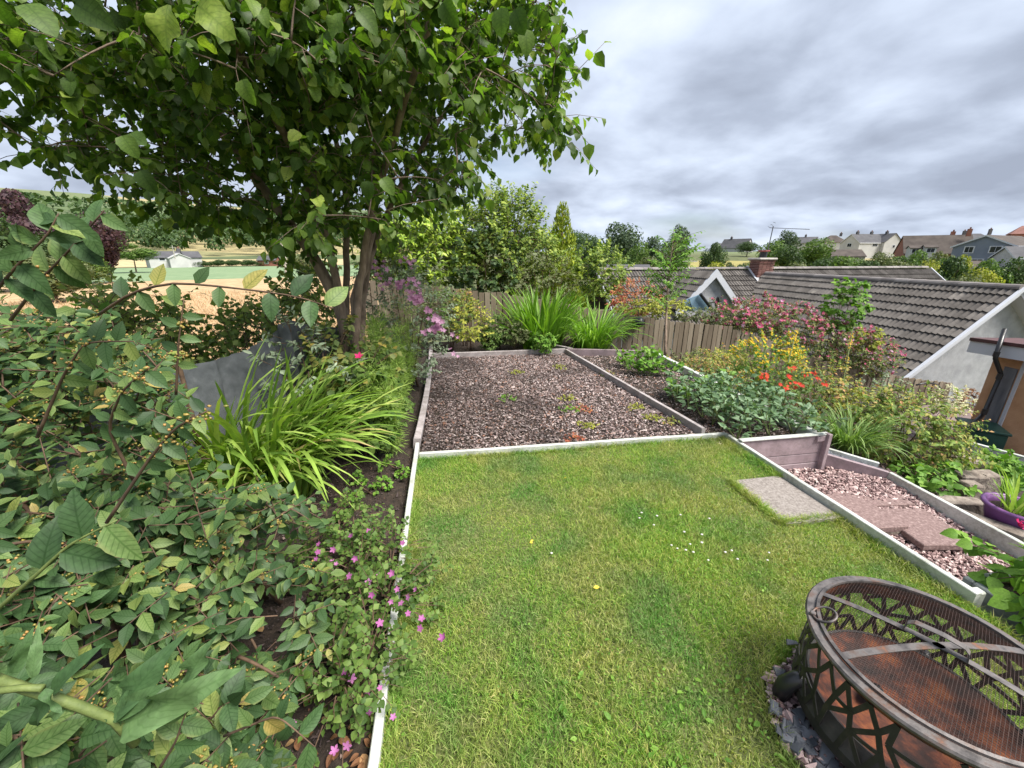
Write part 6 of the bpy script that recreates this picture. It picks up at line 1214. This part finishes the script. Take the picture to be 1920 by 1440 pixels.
# ------------------------------------------------------------------ vegetable bed
def vegplant(name, b0, hgt, lab, group, size, mat, nst=3, lps=12, temps=None, spread=0.10, cat='plant', nmax=40):
    h = thing(name, b0, lab, cat, group); lv = Leaves()
    for s in range(nst):
        e = np.array(b0)+[rng.normal(0, spread), rng.normal(0, spread), hgt*(0.75+0.4*rng.random())]; pth = bez(b0, (np.array(b0)+e)/2+rng.normal(0, .02, 3), e, 6); g = MB(); g.tube(pth, np.linspace(0.006, 0.003, 6), 5); g.build('stem', M_gtwig, h)
        for k in range(lps):
            x = (0.15+0.85*(k+rng.random())/lps)*5; i = int(min(x, 4)); p = pth[i]+(pth[i+1]-pth[i])*(x-i); a = k*2.4+rng.normal(0, .4); d = np.array([math.cos(a), math.sin(a), 0.25+0.5*rng.random()]); j = p+unit(d)*0.045; lv.one(j, d+rng.normal(0, .2, 3), [0, 0, 1]+rng.normal(0, .3, 3), size*(0.7+0.6*rng.random()))
            if k % 2: lv.one(j, d+rng.normal(0, .6, 3), [0, 0, 1]+rng.normal(0, .4, 3), size*(0.7+0.5*rng.random()))
    lv.out(h, temps or T_small, mat, nmax); return h
rows_ = 0
for i in range(7):
    for j in range(5):
        x, y = 2.66+j*0.19+rng.normal(0, .025), 3.06+i*0.19+rng.normal(0, .03)
        if y > 4.25 or (j == 0 and i > 5): continue
        rowname = ('first', 'second', 'third', 'fourth', 'fifth', 'sixth', 'seventh')[i]; colname = ('at the inner board', 'second from the inner board', 'in the middle', 'second from the outer board', 'at the outer board')[j]
        vegplant('broad_bean_plant', (x, y, -0.05), 0.30, f'low grey green broad bean plant, {rowname} row from planter front, {colname}', 'broad bean plants in the vegetable bed', 0.078, ML['bean'], nst=3, lps=8, nmax=8, spread=0.09)
for i, (px, py, lab) in enumerate(((1272, 740, 'squash plant nearest the broad beans'), (1300, 728, 'squash plant in the middle of the vegetable bed'), (1330, 720, 'squash plant by the pale outer board'), (1255, 735, 'squash plant by the inner grey board'), (1348, 712, 'squash plant leaning over the pale outer board'))):
    vegplant('squash_plant', at(px, py+12, -0.05), 0.16, lab, 'squash plants', 0.085, ML['lush'], 2, 7, T_round, 0.12, nmax=20)
for i, (px, py, lab) in enumerate(((1172, 690, 'tall yellow green bean plant at the far bed end'), (1195, 684, 'second bean plant from the far left bed corner'), (1212, 690, 'pea plant left of the pale board'), (1232, 697, 'bushy pea plant beside the pale board'), (1200, 702, 'short pea plant in the mulch'), (1218, 706, 'pea plant nearest the squash'), (1245, 706, 'pea plant touching the pale outer board'))):
    vegplant('pea_plant', at(px, py, -0.05), 0.30 if i < 4 else 0.2, lab, 'pea plants', 0.075, ML['lush'], 4, 8, T_round, 0.13, nmax=20)
# iris in the purple pot, geranium in the trough
M_iris = lm('iris_blade', (0.14, 0.24, 0.04), (0.22, 0.34, 0.07), (0.34, 0.42, 0.12), trans=0.3)
clump('iris_clump', pc+[0, 0, 0.17], 60, [blade_geo(7, 0.055, 0.3+0.5*rng.random(), 0.05+0.2*rng.random(), rng.normal(0, .5)) for _ in range(5)], 0.42, M_iris, 'upright pale green iris leaves growing in the purple pot', 0.11, 0.2)
trg, pp = shrub('trough_geranium', (2.93, 0.98, 0.07), (0.34, 0.42, 0.20), 'lush round-leaved geranium filling the grey stone trough', 110, 5, 0.075, 'lush', T_round, base=(2.93, 0.98, -0.07), nmax=200, shell=0.3, cat='plant')
put_flowers(trg, [P(1917, 985, 2.1)+rng.normal(0, .012, 3) for _ in range(5)], MP['crimson'], 0.02, T_fl)
# black hanging feeder on the fence
fd = thing('hanging_feeder', atY(1197, 605, 7.9), 'small black feeder hanging on the fence right of the grasses', 'bird feeder'); c = atY(1197, 604, 7.88); g = MB(); g.add(*lathe_at(c, [(0.001, 0.12), (0.10, 0.08), (0.13, 0.0), (0.12, -0.08), (0.001, -0.12)], 12)); g.build('body', M_black, fd, smooth=True); g = MB(); g.tube([c+[0, 0, 0.1], c+[0, 0.05, 0.25]], 0.008, 5); g.build('hook', M_black, fd)
# garden hose loop at the fence end
g = MB(); g.tube(bez(atY(1718, 722, 7.9), atY(1772, 706, 7.85), atY(1768, 755, 7.85), 12), 0.022, 6); tag(g.build('hose_pipe', M_black, smooth=True), 'black pipe looping over the lower end of the fence', 'hose')
# ================================================================== far trees
def crown_mesh(name, n=2600, lobes=16, flat=1.0, leaf=0.055, conic=False):
    P0, Nn = [], []; cs = []
    for k in range(lobes):
        v = unit(rng.normal(size=3)); r0 = 0.62*rng.random()**0.5; cs.append((v*r0, 0.26+0.20*rng.random()))
    per = n//lobes
    for c_, r_ in cs:
        v = unit(rng.normal(size=(per, 3))); P0.append(c_+v*r_*(0.75+0.3*rng.random((per, 1)))); Nn.append(v)
    P0 = np.concatenate(P0); Nn = np.concatenate(Nn); m_ = len(P0)
    if conic: hh = (P0[:, 2]+1)/2; P0[:, :2] *= (1.05-0.95*np.clip(hh, 0, 1))[:, None]
    d = unit(np.cross(Nn, rng.normal(size=(m_, 3)))+0.6*rng.normal(size=(m_, 3))); mb_ = MB(); scatter(mb_, T_card, P0-d*leaf*0.5, frames(d, Nn+rng.normal(0, .5, (m_, 3))), leaf*(0.6+0.8*rng.random(m_)), rng.random(m_)); return mb_.mesh(name, True)
T_card = [(np.array([[-0.42, 0, 0.0], [0.42, 0.08, 0.0], [0.3, 0.95, 0.12], [-0.35, 1.0, 0.05]]), [np.array([[0, 1, 2, 3]])], np.zeros((4, 2))), (np.array([[-0.3, 0, 0.0], [0.45, 0.2, 0.1], [0.1, 1.0, 0.0]]), [np.array([[0, 1, 2]])], np.zeros((3, 2)))]
CR = [crown_mesh('crown', 7000, 16, leaf=0.058), crown_mesh('crown', 6500, 11, leaf=0.058), crown_mesh('crown', 8000, 22, leaf=0.052), crown_mesh('crown', 6000, 14, leaf=0.062), crown_mesh('crown', 2400, 18, leaf=0.08, conic=True)]
for me in CR: me.materials.append(ML['dark'])
def ftree(px, pyb, pyt, D, wpx, mat, lab, cr=None, name='tree', cat='tree', group=None, trunk=0.06):
    b0 = atD(px, pyb, D); t0 = atD(px, pyt, D); _, _, zc = project(b0); hgt = t0[2]-b0[2]; rx = wpx/2*zc[0]/F; gzv = float(gz(b0[0], b0[1])); h = thing(name, (b0[0], b0[1], gzv), lab, cat, group)
    g = MB(); g.tube([(b0[0], b0[1], gzv-0.3), (b0[0]+0.1*rx, b0[1], b0[2]+hgt*0.6)], [0.05*hgt*0.6+0.05, 0.03], 6); g.build('trunk', M_bark, h)
    o = link(bpy.data.objects.new('crown', CR[rng.integers(4) if cr is None else cr]), h); low = b0[2]+hgt*trunk if D > 100 else min(b0[2], gzv+0.3)
    o.matrix_basis = Matrix.Translation((b0[0], b0[1], (low+t0[2])/2)) @ Matrix.Rotation(rng.random()*6.28, 4, 'Z') @ Matrix.Diagonal((rx*1.4, rx*1.4, (t0[2]-low)/2*1.12, 1)); o.material_slots[0].link = 'OBJECT'; o.material_slots[0].material = ML[mat]; o['kind'] = 'stuff'
    return h
for a_ in ((1150, 500, 412, 62, 100, 'blue', 'tall dark bushy tree centre right on the skyline'), (1118, 505, 438, 55, 70, 'dark', 'dark round tree left of the tall skyline tree'), (1215, 505, 440, 52, 62, 'blue', 'grey green rounded tree right of the tall skyline tree'), (1190, 505, 452, 48, 55, 'mid', 'green tree in front of the tall skyline tree'), (1268, 480, 417, 95, 40, 'blue', 'thin spreading pine on the skyline behind rowan'), (1262, 498, 446, 75, 70, 'dark', 'dark bush mass behind the young rowan'),
           (1333, 503, 449, 70, 46, 'dark', 'round dark tree before the yellow meadow'), (1372, 505, 487, 60, 28, 'dark', 'low pointed bush at the foot of the meadow'), (1462, 500, 428, 95, 46, 'blue', 'dark tree behind the chimney aerial'), (1440, 500, 450, 85, 60, 'mid', 'green tree beside the chimney'), (1515, 500, 446, 85, 70, 'mid', 'broad green tree right of the chimney'), (1480, 500, 458, 80, 60, 'dark', 'dark shrubby tree between chimney and broad green tree'),
           (1560, 506, 478, 75, 60, 'dark', 'dark hedge tree below the brown roofed bungalow'), (1600, 508, 482, 70, 60, 'mid', 'green hedge tree right of the brown roofed bungalow'), (1640, 506, 470, 78, 50, 'olive', 'olive tree below the white wing'), (1690, 508, 478, 62, 70, 'dark', 'dark bush under the chalet roof'), (1722, 506, 462, 62, 60, 'mid', 'green tree in front of the brick chalet'), (1755, 512, 468, 58, 62, 'olive', 'olive feathery tree before the brick gable'), (1790, 520, 470, 52, 60, 'yellow', 'pale yellow green tree beside the blue grey house'), (1745, 524, 486, 40, 60, 'yellow', 'pale willow like bush behind the far verge'),
           (1895, 535, 478, 42, 72, 'dark', 'dense dark tree at far right below the blue house'), (1850, 540, 502, 38, 70, 'yellow', 'yellow green shrub right of the roof verge'), (1800, 540, 508, 36, 70, 'olive', 'olive shrub beyond the roof ridge'), (1915, 560, 515, 32, 60, 'olive', 'olive bush at right picture edge above the ridge'), (1410, 520, 492, 44, 50, 'yellow', 'low yellow green bush left of the chimney base'), (1090, 505, 455, 120, 40, 'blue', 'bluish distant tree right of the conifer'), (1400, 478, 452, 150, 40, 'dark', 'dark tree beside the cream gabled house'), (1670, 500, 480, 85, 60, 'mid', 'mid green hedge left of the chalet'),
           (65, 480, 352, 75, 95, 'purple', 'copper beech with purple crown at far left'), (195, 490, 398, 72, 100, 'purple', 'second copper beech left of the distant bungalow'), (20, 500, 400, 60, 120, 'dark', 'dark green tree below the copper beech'), (110, 510, 440, 62, 90, 'dark', 'dark green tree between the copper beeches'), (95, 535, 475, 45, 130, 'olive', 'olive bank of scrub at the wheat field edge'), (150, 505, 465, 70, 70, 'mid', 'green bush under the second copper beech'), (580, 510, 478, 62, 70, 'olive', 'olive bush at the field edge beside the utility pole'), (250, 492, 455, 110, 70, 'mid', 'green tree left of the distant bungalow')):
    ftree(*a_)
for i in range(9):
    x = 30+i*70; ftree(380+i*28, 500, 486+rng.normal(0, 1.5), 150, 34, 'dark', ('hedge clump %s from the distant bungalow along the field' % ('first', 'second', 'third', 'fourth', 'fifth', 'sixth', 'seventh', 'eighth', 'ninth')[i]), name='hedge_clump', cat='hedge', group='field hedge clumps', trunk=0.0)
HB = ('dark', 'mid', 'olive', 'dark', 'mid', 'yellow', 'dark', 'mid', 'olive', 'dark', 'mid', 'dark', 'olive', 'yellow', 'mid', 'dark', 'mid', 'olive')
ORD = ('first', 'second', 'third', 'fourth', 'fifth', 'sixth', 'seventh', 'eighth', 'ninth', 'tenth', 'eleventh', 'twelfth', 'thirteenth', 'fourteenth', 'fifteenth', 'sixteenth', 'seventeenth', 'eighteenth')
for i, m_ in enumerate(HB):
    ftree(1105+i*47+rng.normal(0, 8), 508, 484+rng.normal(0, 4)-(8 if i < 4 else 0), 38+9*rng.random(), 64+14*rng.random(), m_, ORD[i]+' hedge bush from the left in the row beyond the bungalow ridge', name='hedge_bush', cat='bush', group='hedge bushes beyond the bungalow ridge')
# far-off wood below the hill: one mass
mb = MB(); V0 = []
pts, nr, sz = [], [], []
for k in range(420):
    px = -150+1250*rng.random(); D = 205+120*rng.random(); b0 = atD(px, 478, D); gzv = float(gz(b0[0], b0[1])); h = 6+6*rng.random(); c_ = np.array([b0[0], b0[1], gzv+h*0.45]); v = unit(rng.normal(size=(170, 3))); v[:, 2] = np.abs(v[:, 2]); pts.append(c_+v*np.array([h*0.5, h*0.5, h*0.55])*(0.75+0.35*rng.random((170, 1)))); nr.append(v); sz.append(np.full(170, 0.85))
pts = np.concatenate(pts); nr = np.concatenate(nr); sz = np.concatenate(sz); d = unit(np.cross(nr, rng.normal(size=nr.shape))); scatter(mb, T_card, pts, frames(d, nr+rng.normal(0, .4, nr.shape)), sz*(0.7+0.7*rng.random(len(sz))), rng.random(len(sz))); tag(mb.build('distant_wood', ML['dark'], smooth=True), kind='stuff')
# hedgerows on the hill
mb = MB(); pts, nr = [], []
for k in range(60):
    a0 = R(-65+70*rng.random()); D0 = 320+330*rng.random(); x0, y0 = D0*math.sin(a0), D0*math.cos(a0); th = rng.choice([a0+1.57, a0])+rng.normal(0, .2); L_ = 60+120*rng.random(); s = rng.random(150)*L_; x, y = x0+np.sin(th)*s, y0+np.cos(th)*s; v = unit(rng.normal(size=(150, 3))); v[:, 2] = np.abs(v[:, 2]); pts.append(np.c_[x, y, gz(x, y)+1.5]+v*[3, 3, 3.5]); nr.append(v)
pts = np.concatenate(pts); nr = np.concatenate(nr); d = unit(np.cross(nr, rng.normal(size=nr.shape))); scatter(mb, T_card, pts, frames(d, nr), 2.6*(0.7+0.7*rng.random(len(pts))), rng.random(len(pts))); tag(mb.build('hill_hedgerows', ML['dark'], smooth=True), kind='stuff')
# ================================================================== wheat ears and grass
def blades(n, xy, zf, L, w, mat, name, bend=0.5, rndf=None, jl=0.4):
    a = rng.random(n)*6.283; l_ = L*(1+jl*(rng.random(n)-0.5)*2); lean = np.abs(rng.normal(0, bend, n)); d = np.stack([np.cos(a)*np.sin(lean), np.sin(a)*np.sin(lean), np.cos(lean)], 1); s = np.stack([-np.sin(a), np.cos(a), np.zeros(n)], 1); b2 = rng.random(n)*6.283; s = s*np.cos(b2)[:, None]+np.cross(d, s)*np.sin(b2)[:, None]
    base_ = np.c_[xy, zf]; m1 = base_+d*(l_*0.5)[:, None]; tip_ = base_+d*l_[:, None]+np.c_[np.cos(a)*l_*0.28, np.sin(a)*l_*0.28, -l_*0.12]; ww = (w*(0.7+0.6*rng.random(n)))[:, None]
    V = np.stack([base_-s*ww/2, base_+s*ww/2, m1+s*ww*0.42, m1-s*ww*0.42, tip_], 1).reshape(-1, 3); o = np.arange(n)*5; q_ = np.stack([o, o+1, o+2, o+3], 1); t_ = np.stack([o+3, o+2, o+4], 1); r_ = np.repeat(rng.random(n) if rndf is None else rndf, 5)
    me = mesh_np(name, V, [q_, t_], r_, None, False); me.materials.append(mat); ob = link(bpy.data.objects.new(name, me)); return tag(ob, kind='stuff')
m, t, b = newmat('grass_blade'); r_ = rndv(t); v = pos(t)
green = ramp(t, r_, [(0.0, (0.125, 0.235, 0.042)), (0.35, (0.205, 0.36, 0.058)), (0.7, (0.295, 0.45, 0.085)), (0.9, (0.48, 0.52, 0.15)), (1.0, (0.46, 0.41, 0.18))])
dry = ramp(t, r_, [(0.0, (0.19, 0.235, 0.06)), (0.4, (0.285, 0.35, 0.095)), (0.8, (0.45, 0.46, 0.17)), (1.0, (0.56, 0.50, 0.26))])
pat = ramp(t, mth(t, 'ADD', mth(t, 'MULTIPLY', noise(t, v, 1.9, 4), 0.65), mth(t, 'MULTIPLY', noise(t, v, 9, 4), 0.35)), [(0.43, 0.0), (0.56, 0.9)])
lush_ = ramp(t, noise(t, v, 2.6, 3), [(0.35, (0.55, 0.78, 0.75)), (0.5, (0.95, 0.97, 0.9)), (0.7, (1.15, 1.08, 1.0))])
c = mixc(t, 1.0, mixc(t, pat, green, dry), lush_, 'MULTIPLY'); lk(t, c, b.inputs['Base Color']); b.inputs['Roughness'].default_value = 0.55; b.inputs['Specular IOR Level'].default_value = 0.25
tr = t.nodes.new('ShaderNodeBsdfTranslucent'); lk(t, mixc(t, 1.0, c, (1.3, 1.4, 0.6), 'MULTIPLY'), tr.inputs[0]); mx = t.nodes.new('ShaderNodeMixShader'); mx.inputs[0].default_value = 0.3; lk(t, b.outputs[0], mx.inputs[1]); lk(t, tr.outputs[0], mx.inputs[2]); lk(t, mx.outputs[0], t.nodes['Material Output'].inputs[0]); M_grass = m
def lawn_pts(n, y0, y1, x0=-0.295, x1=2.53):
    q = np.c_[x0+(x1-x0)*rng.random(n), y0+(y1-y0)*rng.random(n)]; k = ~((q[:, 0] > 2.115) & (q[:, 1] > 1.88) & (q[:, 1] < 2.385)) & ~(np.hypot(q[:, 0]-1.5, q[:, 1]-0.70) < 0.39+0.025*np.sin(5*np.arctan2(q[:, 1]-.7, q[:, 0]-1.5)+1)) & ~((q[:, 0] > 2.52)); return q[k]
q = np.r_[lawn_pts(115000, 0.45, 1.9), lawn_pts(70000, 1.9, 3.11), lawn_pts(9000, -0.6, 0.45)]; n = len(q)
blades(n, q, lawn_z(q[:, 0], q[:, 1])-0.002, 0.034*(1+0.35*np.sin(q[:, 0]*3+1)*np.sin(q[:, 1]*2.3))*1.0, 0.0030, M_grass, 'grass', 0.62)
# longer grass by the boards and slab
e1 = np.c_[-0.295+0.05*rng.random(5000)**2, 0.5+2.6*rng.random(5000)]; e2 = np.c_[-0.28+2.8*rng.random(3500), 3.11-0.05*rng.random(3500)**2]; e3 = np.c_[2.53-0.06*rng.random(4000)**2, 1.0+2.1*rng.random(4000)]; e4 = np.c_[2.09-0.02+0.05*rng.random(1400), 1.86+0.54*rng.random(1400)]; e5 = np.c_[2.1+0.43*rng.random(1400), 1.87+0.03*rng.random(1400)]; a = rng.random(2600)*6.283; e6 = np.c_[1.5+0.41*np.cos(a), 0.70+0.41*np.sin(a)]+rng.normal(0, .012, (2600, 2))
q = np.concatenate([e1, e2, e3, e4, e5, e6]); k = ~((q[:, 0] > 2.14) & (q[:, 1] > 1.905) & (q[:, 1] < 2.37)); q = q[k]; blades(len(q), q, lawn_z(q[:, 0], q[:, 1])-0.002, 0.055, 0.0034, M_grass, 'edge_grass', 0.5)
# clover leaves and weeds in the lawn
q = lawn_pts(9000, 0.5, 3.0); cl = np.array([[1.75, 1.75], [1.6, 1.6], [1.4, 1.95], [0.75, 1.05], [0.95, 1.0], [0.55, 1.2], [1.05, 0.9], [1.3, 2.2], [0.2, 1.3], [1.9, 1.45], [1.2, 1.5]]); w_ = np.exp(-np.min(np.hypot(q[:, None, 0]-cl[None, :, 0], q[:, None, 1]-cl[None, :, 1]), axis=1)**2/0.05)*0.6; q = q[rng.random(len(q)) < w_*0.95+0.03]; n = len(q)
d = unit(np.c_[rng.normal(size=(n, 2)), 0.25*rng.random(n)]); mb = MB(); scatter(mb, T_round, np.c_[q, lawn_z(q[:, 0], q[:, 1])+0.016+0.014*rng.random(n)], frames(d, np.c_[rng.normal(0, .3, (n, 2)), np.ones(n)]), 0.010*(0.7+0.7*rng.random(n)), rng.random(n)); o = mb.build('clover', ML['lush'], smooth=True, kind='stuff')
q = lawn_pts(520, 0.55, 1.7, 0.1, 1.3); cl2 = np.array([[0.72, 1.05], [0.95, 0.95], [0.6, 0.85], [1.05, 0.78], [0.4, 1.0]]); w_ = np.exp(-np.min(np.hypot(q[:, None, 0]-cl2[None, :, 0], q[:, None, 1]-cl2[None, :, 1]), axis=1)**2/0.02); q = q[rng.random(len(q)) < w_]; n = len(q); d = unit(np.c_[rng.normal(size=(n, 2)), 0.35*rng.random(n)+0.1])
wl = thing('x', (0, 0, 0), 'x', 'x') if False else lawn
foliage(lawn, T_small, np.c_[q, lawn_z(q[:, 0], q[:, 1])+0.018], frames(d, np.c_[rng.normal(0, .3, (n, 2)), np.ones(n)]), 0.026*(0.6+0.8*rng.random(n)), ML['lush'], 200, 'weed_leaf', 'weeds', 5)
# clover flowers, fallen leaves on the lawn
mw = mesh_np('clover_flower', *blob_geo(1)[0], None, None, True); mw.materials.append(MP['white'])
for px, py in ((1203, 961), (1199, 971), (1232, 967), (1276, 965), (1226, 984), (1330, 972), (1283, 997), (1259, 1022), (1294, 1020), (1286, 1031), (1300, 1035), (1316, 1017), (1360, 1035), (1372, 1032), (1328, 1050), (1383, 1048), (1442, 1036), (1439, 1050), (1034, 1037), (1316, 1002), (1270, 1028)):
    p = at(px, py, -0.015); o = link(bpy.data.objects.new('clover_flower', mw), lawn); o.matrix_basis = Matrix.Translation(p) @ Matrix.Scale(0.006+0.002*rng.random(), 4)
myl = mesh_np('fallen_leaf', *[x for x in T_cot[0][:2]], np.zeros(len(T_cot[0][0])), T_cot[0][2]); myl.materials.append(lm('yellow_dead_leaf', (0.55, 0.36, 0.03), (0.70, 0.48, 0.06), trans=0.2))
for px, py, s_ in ((995, 1015, 0.022), (1113, 1102, 0.034), (1062, 896, 0.02), (993, 1017, 0.02)):
    p = at(px, py, -0.012); o = link(bpy.data.objects.new('fallen_leaf', myl), lawn); o.matrix_basis = Matrix.Translation(p) @ Matrix.Rotation(rng.random()*6.28, 4, 'Z') @ Matrix.Rotation(0.3, 4, 'Y') @ Matrix.Scale(s_, 4)
# sedum tufts in the chip bed
for i, (px, py, m_, lab) in enumerate(((952, 748, 'lush', 'small green sedum tuft left of the chip bed centre'), (1064, 749, 'yellow', 'yellow green sedum tuft at the chip bed centre'), (1068, 768, 'lush', 'larger green sedum tuft below the central yellow one'), (1048, 690, 'yellow', 'green sedum patch near the far chip bed edge'), (1192, 765, 'yellow', 'yellow sedum patch in the right of the chip bed'), (1220, 785, 'yellow', 'golden sedum patch nearest the right chip board'), (1260, 792, 'orange', 'orange sedum patch by the right chip bed corner'), (1135, 702, 'orange', 'rusty sedum patch along the right chip board'), (1095, 768, 'redl', 'small red sedum patch right of the green tuft'), (1072, 825, 'redl', 'small red weed near the front white board'), (1100, 798, 'yellow', 'pale sedum patch before the front board'), (968, 700, 'yellow', 'faint yellow moss tuft in the far chip bed'))):
    b0 = at(px, py, -0.02); shrub('sedum_tuft', b0+[0, 0, 0.005], (0.11, 0.11, 0.03), lab, 26, 5, 0.022, m_, T_small, base=b0-[0, 0, 0.01], nstem=1, cat='plant', nmax=8, shell=0.1)
# wheat stalks at the near edge of the field
nw = 26000; A_ = R(-60)+R(50)*rng.random(nw); D_ = 15+32*rng.random(nw)**1.5; xw, yw = D_*np.sin(A_), D_*np.cos(A_)
blades(nw, np.c_[xw, yw], gz(xw, yw)+0.25, 0.55, 0.035, M_wheat, 'wheat_ears', 0.25)
